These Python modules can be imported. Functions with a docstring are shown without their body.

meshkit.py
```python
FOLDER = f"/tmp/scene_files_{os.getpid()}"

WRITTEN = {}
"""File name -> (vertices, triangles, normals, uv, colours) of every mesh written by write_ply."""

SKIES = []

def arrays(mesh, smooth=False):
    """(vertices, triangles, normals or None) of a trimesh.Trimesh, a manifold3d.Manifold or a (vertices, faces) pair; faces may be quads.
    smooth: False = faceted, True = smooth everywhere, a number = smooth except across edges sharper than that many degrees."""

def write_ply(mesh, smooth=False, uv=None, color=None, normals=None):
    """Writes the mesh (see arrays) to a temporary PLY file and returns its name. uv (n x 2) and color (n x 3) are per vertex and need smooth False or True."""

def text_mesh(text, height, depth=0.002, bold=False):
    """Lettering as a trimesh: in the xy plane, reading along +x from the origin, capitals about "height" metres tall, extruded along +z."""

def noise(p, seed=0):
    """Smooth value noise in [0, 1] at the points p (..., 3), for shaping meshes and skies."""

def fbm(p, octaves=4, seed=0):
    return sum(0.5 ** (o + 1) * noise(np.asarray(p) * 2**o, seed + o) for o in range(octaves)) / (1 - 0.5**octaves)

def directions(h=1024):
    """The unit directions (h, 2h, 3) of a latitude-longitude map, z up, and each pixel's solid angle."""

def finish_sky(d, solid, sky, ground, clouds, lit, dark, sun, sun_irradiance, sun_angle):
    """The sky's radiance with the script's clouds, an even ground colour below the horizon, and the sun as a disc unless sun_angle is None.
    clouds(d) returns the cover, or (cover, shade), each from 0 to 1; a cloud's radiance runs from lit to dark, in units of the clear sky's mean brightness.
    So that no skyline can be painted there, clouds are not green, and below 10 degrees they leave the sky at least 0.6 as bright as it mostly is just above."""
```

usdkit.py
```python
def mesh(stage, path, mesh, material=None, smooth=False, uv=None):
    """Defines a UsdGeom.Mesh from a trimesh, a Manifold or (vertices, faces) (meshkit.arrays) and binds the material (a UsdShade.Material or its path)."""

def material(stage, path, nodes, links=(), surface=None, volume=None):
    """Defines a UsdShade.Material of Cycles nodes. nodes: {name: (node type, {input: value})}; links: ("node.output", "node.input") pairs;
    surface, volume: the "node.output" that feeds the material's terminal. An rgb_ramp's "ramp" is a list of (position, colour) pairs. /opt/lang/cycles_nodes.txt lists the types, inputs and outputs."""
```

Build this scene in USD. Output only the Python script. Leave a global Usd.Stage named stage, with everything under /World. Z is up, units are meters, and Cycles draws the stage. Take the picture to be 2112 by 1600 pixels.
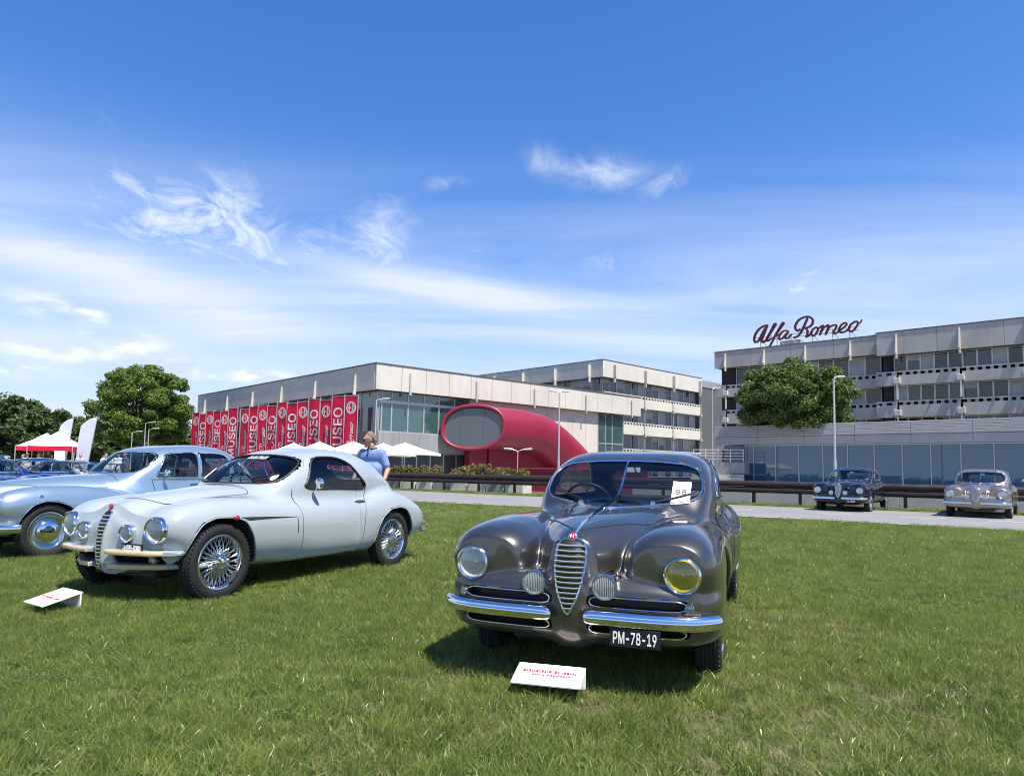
import math, random
import numpy as np
import trimesh
import shapely
from shapely.geometry import Polygon, LineString, Point
from scipy.spatial import Delaunay
from scipy.interpolate import PchipInterpolator
from scipy.ndimage import map_coordinates, gaussian_filter
import usdkit, meshkit
from pxr import Usd, UsdGeom, UsdLux, UsdShade, Gf, Sdf, Vt

stage = Usd.Stage.CreateInMemory()
UsdGeom.SetStageUpAxis(stage, 'Z')
UsdGeom.SetStageMetersPerUnit(stage, 1.0)
WORLD = UsdGeom.Xform.Define(stage, '/World')
UsdGeom.Scope.Define(stage, '/World/Looks')

# ------------------------------------------------------------------ camera
EYE = 1.235
PITCH, ROLL = math.radians(4.3), 0.0185
FPX, IMW, IMH = 1415.0, 2112.0, 1600.0
YP = 970 - FPX * math.tan(PITCH)                      # image row of the optical axis
cam = UsdGeom.Camera.Define(stage, '/World/camera')
_F = np.array([0, math.cos(PITCH), math.sin(PITCH)])
_U0 = np.array([0, -math.sin(PITCH), math.cos(PITCH)])
_R0 = np.array([1.0, 0, 0])
_R = math.cos(ROLL) * _R0 + math.sin(ROLL) * _U0
_U = -math.sin(ROLL) * _R0 + math.cos(ROLL) * _U0
m = Gf.Matrix4d(*_R, 0, *_U, 0, *(-_F), 0, 0, 0, EYE, 1)
cam.AddTransformOp().Set(m)
APW = 36.0
cam.CreateHorizontalApertureAttr(APW)
cam.CreateVerticalApertureAttr(APW * IMH / IMW)
cam.CreateFocalLengthAttr(FPX / IMW * APW)
cam.CreateVerticalApertureOffsetAttr((YP - IMH / 2) / IMW * APW)
cam.CreateClippingRangeAttr(Gf.Vec2f(0.05, 5000))
cam.CreateExposureAttr(0.80)

# ------------------------------------------------------------------ sun and sky
SUN_EL = math.radians(64)
SUN_AZ = math.atan2(0.63, -0.777)
sun_dir = np.array([math.sin(SUN_AZ) * math.cos(SUN_EL), math.cos(SUN_AZ) * math.cos(SUN_EL), math.sin(SUN_EL)])
sun = UsdLux.DistantLight.Define(stage, '/World/sun')
sun.CreateIntensityAttr(1.25)
sun.CreateAngleAttr(0.53)
sun.CreateNormalizeAttr(True)
sun.CreateColorAttr(Gf.Vec3f(1.0, 0.94, 0.85))
_z = sun_dir
_x = np.cross([0, 0, 1.0], _z); _x /= np.linalg.norm(_x)
_y = np.cross(_z, _x)
sun.AddTransformOp().Set(Gf.Matrix4d(*_x, 0, *_y, 0, *_z, 0, 0, 0, 60, 1))

SKY_STRENGTH = 0.090
def sky_material():
    n, l = {}, []
    n['sky'] = ('sky_texture', {'sky_type': 'single_scattering', 'sun_disc': False, 'sun_elevation': SUN_EL, 'sun_rotation': SUN_AZ, 'altitude': 200.0, 'air_density': 1.0, 'aerosol_density': 0.25, 'ozone_density': 2.2})
    n['tc'] = ('texture_coordinate', {})
    n['sep'] = ('separate_xyz', {})
    l.append(('tc.generated', 'sep.vector'))
    # height above the horizon, seen as a slope so that streaks flatten towards it
    n['zz'] = ('math', {'math_type': 'maximum', 'value2': 0.0})
    l.append(('sep.z', 'zz.value1'))
    n['den'] = ('math', {'math_type': 'add', 'value2': 0.10})
    l.append(('zz.value', 'den.value1'))
    n['px'] = ('math', {'math_type': 'divide'}); l += [('sep.x', 'px.value1'), ('den.value', 'px.value2')]
    n['py'] = ('math', {'math_type': 'divide'}); l += [('sep.y', 'py.value1'), ('den.value', 'py.value2')]
    n['pv'] = ('combine_xyz', {}); l += [('px.value', 'pv.x'), ('py.value', 'pv.y')]
    # long thin cirrus veil
    n['mapv'] = ('mapping', {'rotation': (0, 0, 0.55), 'scale': (0.22, 0.75, 1.0), 'location': (0.7, 0.25, 0)}); l.append(('pv.vector', 'mapv.vector'))
    n['nv'] = ('noise_texture', {'scale': 1.6, 'detail': 9.0, 'roughness': 0.58, 'distortion': 0.55}); l.append(('mapv.vector', 'nv.vector'))
    n['rv'] = ('map_range', {'from_min': 0.36, 'from_max': 0.66, 'to_min': 0.0, 'to_max': 1.0, 'clamp': True}); l.append(('nv.fac', 'rv.value'))
    n['el'] = ('map_range', {'from_min': 0.46, 'from_max': 0.20, 'to_min': 0.0, 'to_max': 1.0, 'clamp': True, 'range_type': 'smoothstep'})
    l.append(('zz.value', 'el.value'))
    n['veil'] = ('math', {'math_type': 'multiply'}); l += [('rv.result', 'veil.value1'), ('el.result', 'veil.value2')]
    # torn wisps: blobs in direction space broken up by a stretched noise
    n['mapw'] = ('mapping', {'rotation': (0, 0, -0.35), 'scale': (1.0, 0.55, 1.0)}); l.append(('pv.vector', 'mapw.vector'))
    n['nw'] = ('noise_texture', {'scale': 5.5, 'detail': 12.0, 'roughness': 0.66, 'distortion': 1.4}); l.append(('mapw.vector', 'nw.vector'))
    total = None
    totals = [None, None, None]
    def wisp(i, px, py, sx, sz, amp, rot=0.0, which=0):
        total = totals[which]
        d = _F + _R * (px - 1056) / FPX - _U * (py - YP) / FPX
        d = d / np.linalg.norm(d)
        right = np.cross(d, [0, 0, 1.0]); right /= np.linalg.norm(right); up = np.cross(right, d)
        c, s = math.cos(rot), math.sin(rot)
        a = (c * right + s * up) / sx; b = (-s * right + c * up) / sz
        for nm, vec in (('a', a), ('b', b)):
            n[f'w{i}{nm}'] = ('vector_math', {'math_type': 'dot_product', 'vector2': tuple(vec)}); l.append(('tc.generated', f'w{i}{nm}.vector1'))
            n[f'w{i}{nm}2'] = ('math', {'math_type': 'multiply'}); l.extend([(f'w{i}{nm}.value', f'w{i}{nm}2.value1'), (f'w{i}{nm}.value', f'w{i}{nm}2.value2')])
        n[f'w{i}f'] = ('vector_math', {'math_type': 'dot_product', 'vector2': tuple(d)}); l.append(('tc.generated', f'w{i}f.vector1'))
        n[f'w{i}g'] = ('math', {'math_type': 'greater_than', 'value2': 0.3}); l.append((f'w{i}f.value', f'w{i}g.value1'))
        n[f'w{i}s'] = ('math', {'math_type': 'add'}); l.extend([(f'w{i}a2.value', f'w{i}s.value1'), (f'w{i}b2.value', f'w{i}s.value2')])
        n[f'w{i}n'] = ('math', {'math_type': 'multiply', 'value2': -1.0}); l.append((f'w{i}s.value', f'w{i}n.value1'))
        n[f'w{i}e'] = ('math', {'math_type': 'exponent'}); l.append((f'w{i}n.value', f'w{i}e.value1'))
        n[f'w{i}m'] = ('math', {'math_type': 'multiply', 'value2': amp}); l.append((f'w{i}e.value', f'w{i}m.value1'))
        n[f'w{i}k'] = ('math', {'math_type': 'multiply'}); l.extend([(f'w{i}m.value', f'w{i}k.value1'), (f'w{i}g.value', f'w{i}k.value2')])
        if total is None:
            totals[which] = f'w{i}k.value'
        else:
            n[f'w{i}t'] = ('math', {'math_type': 'add'}); l.extend([(total, f'w{i}t.value1'), (f'w{i}k.value', f'w{i}t.value2')]); totals[which] = f'w{i}t.value'
    for i, w in enumerate(WISPS):
        wisp(i, *w)
    for i, w in enumerate(PUFFS):
        wisp(100 + i, *w, which=1)
    for i, w in enumerate(BANDS):
        wisp(200 + i, *w, which=2)
    total, puff, band = totals
    n['rv2'] = ('map_range', {'from_min': 0.30, 'from_max': 0.62, 'to_min': 0.12, 'to_max': 1.0, 'clamp': True}); l.append(('nv.fac', 'rv2.value'))
    n['bd'] = ('math', {'math_type': 'multiply', 'use_clamp': True}); l += [(band, 'bd.value1'), ('rv2.result', 'bd.value2')]
    n['nwr'] = ('map_range', {'from_min': 0.36, 'from_max': 0.70, 'to_min': 0.0, 'to_max': 1.0, 'clamp': True}); l.append(('nw.fac', 'nwr.value'))
    n['wi'] = ('math', {'math_type': 'multiply'}); l += [(total, 'wi.value1'), ('nwr.result', 'wi.value2')]
    # pale haze near the horizon
    n['hz'] = ('map_range', {'from_min': 0.36, 'from_max': 0.02, 'to_min': 0.0, 'to_max': 0.80, 'clamp': True, 'range_type': 'smoothstep'}); l.append(('zz.value', 'hz.value'))
    # small low cumulus
    n['mapc'] = ('mapping', {'scale': (14.0, 14.0, 34.0)}); l.append(('tc.generated', 'mapc.vector'))
    n['nc'] = ('noise_texture', {'scale': 1.5, 'detail': 7.0, 'roughness': 0.5}); l.append(('mapc.vector', 'nc.vector'))
    n['rc'] = ('map_range', {'from_min': 0.34, 'from_max': 0.60, 'to_min': 0.0, 'to_max': 1.0, 'clamp': True}); l.append(('nc.fac', 'rc.value'))
    n['cum'] = ('math', {'math_type': 'multiply'}); l += [('rc.result', 'cum.value1'), (puff, 'cum.value2')]
    n['vs'] = ('math', {'math_type': 'multiply', 'value2': 0.80}); l.append(('veil.value', 'vs.value1'))
    n['s1'] = ('math', {'math_type': 'maximum'}); l += [('vs.value', 's1.value1'), ('wi.value', 's1.value2')]
    n['s2'] = ('math', {'math_type': 'maximum', 'use_clamp': True}); l += [('s1.value', 's2.value1'), ('bd.value', 's2.value2')]
    n['c2'] = ('math', {'math_type': 'maximum', 'value2': 0.0, 'use_clamp': True}); l += [('cum.value', 'c2.value1')]
    n['shd'] = ('map_range', {'from_min': 0.40, 'from_max': 0.66, 'to_min': 0.0, 'to_max': 1.0, 'clamp': True}); l.append(('nc.fac', 'shd.value'))
    n['pc'] = ('mix_color', {'a': (4.3, 4.7, 5.4), 'b': (8.4, 8.6, 8.9), 'use_clamp': False}); l.append(('shd.result', 'pc.fac'))
    n['sat0'] = ('hsv', {'saturation': 1.28, 'value': 1.0}); l.append(('sky.color', 'sat0.color'))
    n['sat'] = ('vector_math', {'math_type': 'multiply', 'vector2': (1.18, 1.14, 1.36)}); l.append(('sat0.color', 'sat.vector1'))
    n['hazed'] = ('mix_color', {'b': SKY_HAZE, 'use_clamp': False}); l += [('hz.result', 'hazed.fac'), ('sat.vector', 'hazed.a')]
    n['cl'] = ('mix_color', {'b': SKY_CLOUD, 'use_clamp': False}); l += [('s2.value', 'cl.fac'), ('hazed.result', 'cl.a')]
    n['cl2'] = ('mix_color', {'use_clamp': False}); l += [('c2.value', 'cl2.fac'), ('cl.result', 'cl2.a'), ('pc.result', 'cl2.b')]
    n['bg'] = ('background_shader', {'strength': SKY_STRENGTH}); l.append(('cl2.result', 'bg.color'))
    return usdkit.material(stage, '/World/Looks/sky_look', n, l, surface='bg.background')
SKY_HAZE = (3.7, 4.7, 6.2)
SKY_CLOUD = (5.1, 5.7, 6.7)
# direction (as read off the photograph's rows and columns), angular half sizes, density, tilt
WISPS = [(330, 455, 0.11, 0.045, 0.95, -0.2), (560, 505, 0.15, 0.045, 0.9, -0.25), (790, 480, 0.05, 0.045, 0.9, 0.9), (480, 420, 0.05, 0.05, 0.6, -0.9),
         (280, 370, 0.06, 0.012, 0.5, -1.0), (1240, 355, 0.055, 0.02, 0.95, -0.1), (1120, 335, 0.022, 0.018, 0.7, -0.4), (1372, 382, 0.03, 0.014, 0.9, 0.5),
         (1560, 590, 0.13, 0.03, 0.6, 0.0), (1665, 580, 0.05, 0.010, 0.7, 0.8), (960, 525, 0.05, 0.007, 0.6, 0.3), (1240, 540, 0.04, 0.03, 0.5, 0.3), (1340, 560, 0.03, 0.03, 0.4, 0.6), (925, 375, 0.03, 0.01, 0.45, 0.2), (960, 590, 0.2, 0.03, 0.5, -0.2)]
BANDS = [(120, 535, .30, .034, .75, -.20), (420, 600, .34, .050, .70, -.14), (900, 590, .26, .028, .85, -.16), (1250, 640, .30, .035, .65, -.12), (1560, 600, .20, .022, .55, .03), (2000, 640, .22, .040, .65, .12), (250, 690, .50, .045, .45, 0.0)]
PUFFS = [(150, 640, .055, .016, .9), (240, 708, .045, .012, .8), (125, 725, .05, .010, .8), (375, 757, .028, .010, 1.2), (530, 776, .04, .008, 1.1), (820, 712, .03, .010, .5), (30, 760, .04, .008, .8)]
dome = UsdLux.DomeLight.Define(stage, '/World/sky')
dome.CreateIntensityAttr(1.0)
dome.GetPrim().SetCustomDataByKey('kind', 'structure')
UsdShade.MaterialBindingAPI.Apply(dome.GetPrim()).Bind(sky_material())
# ------------------------------------------------------------------ helpers
_used = {}
def numbered(parent, name):
    k = (parent, name)
    c = _used.get(k, 0); _used[k] = c + 1
    return name if c == 0 else f'{name}_{c:03d}'

def path_of(p):
    return '/World' if p is None else (p if isinstance(p, str) else str(p.GetPath()))

def tag(prim, label=None, category=None, group=None, kind=None):
    for k, v_ in (('label', label), ('category', category), ('group', group), ('kind', kind)):
        if v_ is not None:
            prim.SetCustomDataByKey(k, v_)
    return prim

def obj(name, mesh, mat, parent=None, smooth=False, **tags):
    """One Mesh prim. mesh: trimesh, (verts, faces) or (verts, faces, normals)."""
    pp = path_of(parent)
    path = pp + '/' + numbered(pp, name)
    if isinstance(mesh, list):
        mesh = cat(mesh)
    if isinstance(mesh, tuple) and len(mesh) == 3:
        g = usdkit.mesh(stage, path, (mesh[0], mesh[1]), mat, smooth=False)
        g.CreateNormalsAttr(Vt.Vec3fArray.FromNumpy(np.asarray(mesh[2], np.float32)))
        g.SetNormalsInterpolation('vertex')
    else:
        g = usdkit.mesh(stage, path, mesh, mat, smooth=smooth)
    return tag(g.GetPrim(), **tags)

def thing(name, label, category, loc=(0, 0, 0), rotz=0.0, group=None, kind=None):
    path = '/World/' + numbered('/World', name)
    x = UsdGeom.Xform.Define(stage, path)
    x.AddTranslateOp().Set(Gf.Vec3d(*map(float, loc)))
    x.AddRotateZOp().Set(float(math.degrees(rotz)))
    return tag(x.GetPrim(), label, category, group, kind)

def dup(src, loc, rotz=0.0, label=None, category=None, group=None, scale=None):
    was = src.GetCustomData()
    name = src.GetName()
    base = name.rsplit('_', 1)[0] if name[-3:].isdigit() else name
    path = '/World/' + numbered('/World', base)
    x = UsdGeom.Xform.Define(stage, path)
    x.AddTranslateOp().Set(Gf.Vec3d(*map(float, loc)))
    x.AddRotateZOp().Set(float(math.degrees(rotz)))
    if scale:
        x.AddScaleOp().Set(Gf.Vec3f(*map(float, scale)))
    p = x.GetPrim()
    p.GetReferences().AddInternalReference(src.GetPath())
    # only the own transform counts
    x.SetXformOpOrder(x.GetOrderedXformOps())
    p.SetInstanceable(True)
    tag(p, label or was.get('label'), category or was.get('category'), group or was.get('group'))
    return p

def cat(ms):
    vs, fs, k = [], [], 0
    for q in ms:
        if isinstance(q, tuple):
            v_, f_ = np.asarray(q[0], float), np.asarray(q[1], int)
            if f_.shape[1] == 4:
                f_ = np.vstack([f_[:, [0, 1, 2]], f_[:, [0, 2, 3]]])
        else:
            v_, f_ = np.asarray(q.vertices), np.asarray(q.faces)
        vs.append(v_); fs.append(f_ + k); k += len(v_)
    return np.vstack(vs), np.vstack(fs)

def moved(mesh, R=None, t=(0, 0, 0), s=1.0):
    v_, f_ = (mesh if isinstance(mesh, tuple) else (np.asarray(mesh.vertices), np.asarray(mesh.faces)))[:2]
    v_ = np.asarray(v_, float) * s
    if R is not None:
        v_ = v_ @ np.asarray(R, float).T
    return v_ + np.asarray(t, float), f_

def rz(a):
    c, s = math.cos(a), math.sin(a)
    return np.array([[c, -s, 0], [s, c, 0], [0, 0, 1.0]])
def ry(a):
    c, s = math.cos(a), math.sin(a)
    return np.array([[c, 0, s], [0, 1, 0], [-s, 0, c]])
def rx(a):
    c, s = math.cos(a), math.sin(a)
    return np.array([[1, 0, 0], [0, c, -s], [0, s, c]])

_BF = np.array([[0, 2, 1], [0, 3, 2], [4, 5, 6], [4, 6, 7], [0, 1, 5], [0, 5, 4], [1, 2, 6], [1, 6, 5], [2, 3, 7], [2, 7, 6], [3, 0, 4], [3, 4, 7]])
def box(x0, x1, y0, y1, z0, z1):
    return np.array([[x0, y0, z0], [x1, y0, z0], [x1, y1, z0], [x0, y1, z0], [x0, y0, z1], [x1, y0, z1], [x1, y1, z1], [x0, y1, z1]], float), _BF

def bevbox(x0, x1, y0, y1, z0, z1, b=0.02):
    pts = []
    for sx in (0, 1):
        for sy in (0, 1):
            for sz in (0, 1):
                c = np.array([(x0, x1)[sx], (y0, y1)[sy], (z0, z1)[sz]], float)
                s = np.array([1 - 2 * sx, 1 - 2 * sy, 1 - 2 * sz])
                for k in range(3):
                    q = c + s * b; q[k] = c[k]; pts.append(q)
    h = trimesh.convex.convex_hull(np.array(pts))
    return np.asarray(h.vertices), np.asarray(h.faces)

def frame_of(p):
    p = np.asarray(p, float)
    t = np.gradient(p, axis=0)
    t /= np.linalg.norm(t, axis=1, keepdims=True) + 1e-12
    return t

def tube(points, r, sides=8, caps=True, closed=False):
    p = np.asarray(points, float)
    n = len(p)
    if closed:
        t = np.roll(p, -1, 0) - np.roll(p, 1, 0)
    else:
        t = np.gradient(p, axis=0)
    t /= np.linalg.norm(t, axis=1, keepdims=True) + 1e-12
    a = np.zeros_like(p)
    ref = np.array([0, 0, 1.0]) if abs(t[0][2]) < 0.9 else np.array([1.0, 0, 0])
    prev = np.cross(t[0], ref); prev /= np.linalg.norm(prev)
    for i in range(n):
        q = prev - t[i] * (prev @ t[i]); q /= np.linalg.norm(q) + 1e-12
        a[i] = q; prev = q
    b = np.cross(t, a)
    rr = np.broadcast_to(np.asarray(r, float), (n,))
    ang = np.arange(sides) * 2 * np.pi / sides
    v_ = p[:, None] + rr[:, None, None] * (np.cos(ang)[None, :, None] * a[:, None] + np.sin(ang)[None, :, None] * b[:, None])
    v_ = v_.reshape(-1, 3)
    m_ = n if closed else n - 1
    i, j = np.meshgrid(np.arange(m_), np.arange(sides), indexing='ij')
    i2 = (i + 1) % n
    q = np.stack([i * sides + j, i * sides + (j + 1) % sides, i2 * sides + (j + 1) % sides, i2 * sides + j], -1).reshape(-1, 4)
    f_ = np.vstack([q[:, [0, 1, 2]], q[:, [0, 2, 3]]])
    if caps and not closed:
        k = len(v_)
        v_ = np.vstack([v_, p[:1], p[-1:]])
        c0 = np.stack([np.full(sides, k), (np.arange(sides) + 1) % sides, np.arange(sides)], 1)
        e = (n - 1) * sides
        c1 = np.stack([np.full(sides, k + 1), e + np.arange(sides), e + (np.arange(sides) + 1) % sides], 1)
        f_ = np.vstack([f_, c0, c1])
    return v_, f_

def lathe(prof, n=32, axis='z', closed=False):
    """prof: (r, h) pairs turned round the axis."""
    prof = np.asarray(prof, float)
    ang = np.arange(n) * 2 * np.pi / n
    m_ = len(prof)
    v_ = np.stack([prof[:, None, 0] * np.cos(ang), prof[:, None, 0] * np.sin(ang), np.broadcast_to(prof[:, None, 1], (m_, n))], -1).reshape(-1, 3)
    k = m_ if closed else m_ - 1
    i, j = np.meshgrid(np.arange(k), np.arange(n), indexing='ij')
    i2 = (i + 1) % m_
    q = np.stack([i * n + j, i * n + (j + 1) % n, i2 * n + (j + 1) % n, i2 * n + j], -1).reshape(-1, 4)
    f_ = np.vstack([q[:, [0, 1, 2]], q[:, [0, 2, 3]]])
    if axis == 'x':
        v_ = v_[:, [2, 0, 1]]
    elif axis == 'y':
        v_ = v_[:, [1, 2, 0]]
    return v_, f_

def fix(mesh):
    t = trimesh.Trimesh(*mesh[:2], process=True)
    trimesh.repair.fix_normals(t)
    return t

def extrude(poly, depth, R=None, t=(0, 0, 0)):
    ms = []
    for g in getattr(poly, 'geoms', [poly]):
        if g.is_empty or g.area <= 0 or g.geom_type != 'Polygon':
            continue
        e = trimesh.creation.extrude_polygon(g, depth, engine='earcut')
        ms.append((np.asarray(e.vertices), np.asarray(e.faces)))
    return moved(cat(ms), R, t)

def spline(pts, n=12, closed=False):
    """Catmull-Rom through the points."""
    p = np.asarray(pts, float)
    if closed:
        p = np.vstack([p[-1:], p, p[:2]])
    else:
        p = np.vstack([2 * p[0] - p[1], p, 2 * p[-1] - p[-2]])
    out = []
    for i in range(1, len(p) - 2):
        t = np.linspace(0, 1, n, endpoint=False)[:, None]
        a, b, c, d = p[i - 1], p[i], p[i + 1], p[i + 2]
        out.append(0.5 * (2 * b + (c - a) * t + (2 * a - 5 * b + 4 * c - d) * t**2 + (3 * b - a - 3 * c + d) * t**3))
    if not closed:
        out.append(p[-2:-1])
    return np.vstack(out)

# ------------------------------------------------------------------ materials
M = {}
def mat(name, nodes, links=(), surface='p.BSDF', volume=None):
    M[name] = usdkit.material(stage, '/World/Looks/' + name, nodes, links, surface=surface, volume=volume)
    return M[name]

def plain(name, color, rough=0.5, metallic=0.0, var=0.12, scale=3.0, coat=0.0, bump=0.0, bscale=60.0, spec=0.5, detail=6.0):
    """Principled with a little worn-looking variation in tone and gloss."""
    n = {'p': ('principled_bsdf', {'metallic': metallic, 'coat_weight': coat, 'coat_roughness': 0.02, 'specular_ior_level': spec}),
         'tc': ('texture_coordinate', {}),
         'nz': ('noise_texture', {'scale': scale, 'detail': detail, 'roughness': 0.6}),
         'mr': ('map_range', {'from_min': 0.25, 'from_max': 0.75, 'to_min': 1 - var, 'to_max': 1 + var}),
         'mx': ('vector_math', {'math_type': 'scale', 'vector1': color}),
         'rr': ('map_range', {'from_min': 0.25, 'from_max': 0.75, 'to_min': max(rough - 0.08, 0.0), 'to_max': rough + 0.08})}
    l = [('tc.object', 'nz.vector'), ('nz.fac', 'mr.value'), ('mr.result', 'mx.scale'), ('mx.vector', 'p.base_color'), ('nz.fac', 'rr.value'), ('rr.result', 'p.roughness')]
    if bump:
        n['nb'] = ('noise_texture', {'scale': bscale, 'detail': 5.0})
        n['bp'] = ('bump', {'strength': bump, 'distance': 0.01})
        l += [('tc.object', 'nb.vector'), ('nb.fac', 'bp.height'), ('bp.normal', 'p.normal')]
    return mat(name, n, l)

def glass(name, tint=(0.75, 0.82, 0.80), ior=1.5, extra=0.0):
    return mat(name, {'t': ('transparent_bsdf', {'color': tint}), 'g': ('glossy_bsdf', {'roughness': 0.0, 'color': (1, 1, 1)}), 'f': ('layer_weight', {'blend': 0.5}), 'pw': ('math', {'math_type': 'power', 'value2': 5.0}),
                      'a': ('math', {'math_type': 'multiply_add', 'value2': 0.92, 'value3': 0.055 + extra, 'use_clamp': True}), 'm': ('mix_closure', {})},
               [('f.facing', 'pw.value1'), ('pw.value', 'a.value1'), ('a.value', 'm.fac'), ('t.BSDF', 'm.closure1'), ('g.BSDF', 'm.closure2')], surface='m.closure')

def paint(name, base, flake=0.0, rough=0.35, coat=1.0, tint=None):
    """Car paint: base (metallic flakes if flake > 0) under clear lacquer with faint orange peel and dust."""
    n = {'tc': ('texture_coordinate', {}),
         'p': ('principled_bsdf', {'metallic': flake, 'roughness': rough, 'coat_weight': coat, 'coat_roughness': 0.015, 'base_color': base, 'specular_ior_level': 0.5 if flake > .5 else 0.15}),
         'nz': ('noise_texture', {'scale': 900.0, 'detail': 2.0}),
         'bp': ('bump', {'strength': 0.12 if flake else 0.0, 'distance': 0.0006}),
         'du': ('noise_texture', {'scale': 2.5, 'detail': 6.0}),
         'dr': ('map_range', {'from_min': 0.4, 'from_max': 0.8, 'to_min': 0.01, 'to_max': 0.05, 'clamp': True})}
    l = [('tc.object', 'nz.vector'), ('nz.fac', 'bp.height'), ('bp.normal', 'p.normal'), ('tc.object', 'du.vector'), ('du.fac', 'dr.value'), ('dr.result', 'p.coat_roughness')]
    return mat(name, n, l)

plain('chrome', (0.78, 0.79, 0.80), 0.06, 1.0, var=0.03)
plain('aluminium', (0.62, 0.63, 0.63), 0.28, 1.0, var=0.08)
plain('rubber', (0.010, 0.010, 0.010), 0.75, var=0.25, scale=9, bump=0.25, bscale=50)
plain('black_trim', (0.012, 0.012, 0.013), 0.55, var=0.2)
plain('lining', (0.016, 0.015, 0.014), 0.9, var=0.2)
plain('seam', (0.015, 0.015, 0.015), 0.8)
plain('white_paper', (0.82, 0.82, 0.80), 0.6, var=0.02)
plain('red_ink', (0.62, 0.03, 0.06), 0.6, var=0.05)
plain('black_plate', (0.012, 0.013, 0.02), 0.35)
plain('white_letter', (0.8, 0.8, 0.78), 0.5, var=0.03)
plain('red_enamel', (0.34, 0.02, 0.05), 0.2, coat=0.6)
glass('car_glass', (0.72, 0.78, 0.75), 1.5)
def lens_glass(name, clear, dim, period=0.014):
    """Moulded lamp glass: vertical flutes darken and brighten what is behind and break up the reflection."""
    return mat(name, {'tc': ('texture_coordinate', {}), 'wv': ('wave_texture', {'wave_type': 'bands', 'bands_direction': 'y', 'scale': 6.2832 / (20 * period), 'distortion': 0.0}), 'nz': ('noise_texture', {'scale': 38.0, 'detail': 2.0}),
                      'ad': ('math', {'math_type': 'multiply_add', 'value2': 0.55}), 'cm': ('mix_color', {'a': dim, 'b': clear}), 't': ('transparent_bsdf', {}), 'bp': ('bump', {'strength': 0.35, 'distance': 0.004}), 'g': ('glossy_bsdf', {'roughness': 0.02, 'color': (1, 1, 1)}),
                      'f': ('layer_weight', {'blend': 0.5}), 'pw': ('math', {'math_type': 'power', 'value2': 5.0}), 'a': ('math', {'math_type': 'multiply_add', 'value2': 0.9, 'value3': 0.10, 'use_clamp': True}), 'm': ('mix_closure', {})},
               [('tc.object', 'wv.vector'), ('tc.object', 'nz.vector'), ('wv.fac', 'ad.value1'), ('nz.fac', 'ad.value3'), ('ad.value', 'cm.fac'), ('cm.result', 't.color'), ('wv.fac', 'bp.height'), ('bp.normal', 'g.normal'),
                ('f.facing', 'pw.value1'), ('pw.value', 'a.value1'), ('a.value', 'm.fac'), ('t.BSDF', 'm.closure1'), ('g.BSDF', 'm.closure2')], surface='m.closure')
lens_glass('lamp_glass', (0.97, 0.98, 0.97), (0.52, 0.56, 0.56))
lens_glass('yellow_lamp_glass', (0.92, 0.86, 0.30), (0.52, 0.46, 0.05))
plain('reflector', (0.80, 0.80, 0.78), 0.30, 0.5, var=0.05)
# ------------------------------------------------------------------ the setting
def unit(deg):
    a = math.radians(deg)
    return np.array([math.sin(a), math.cos(a)])

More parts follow.
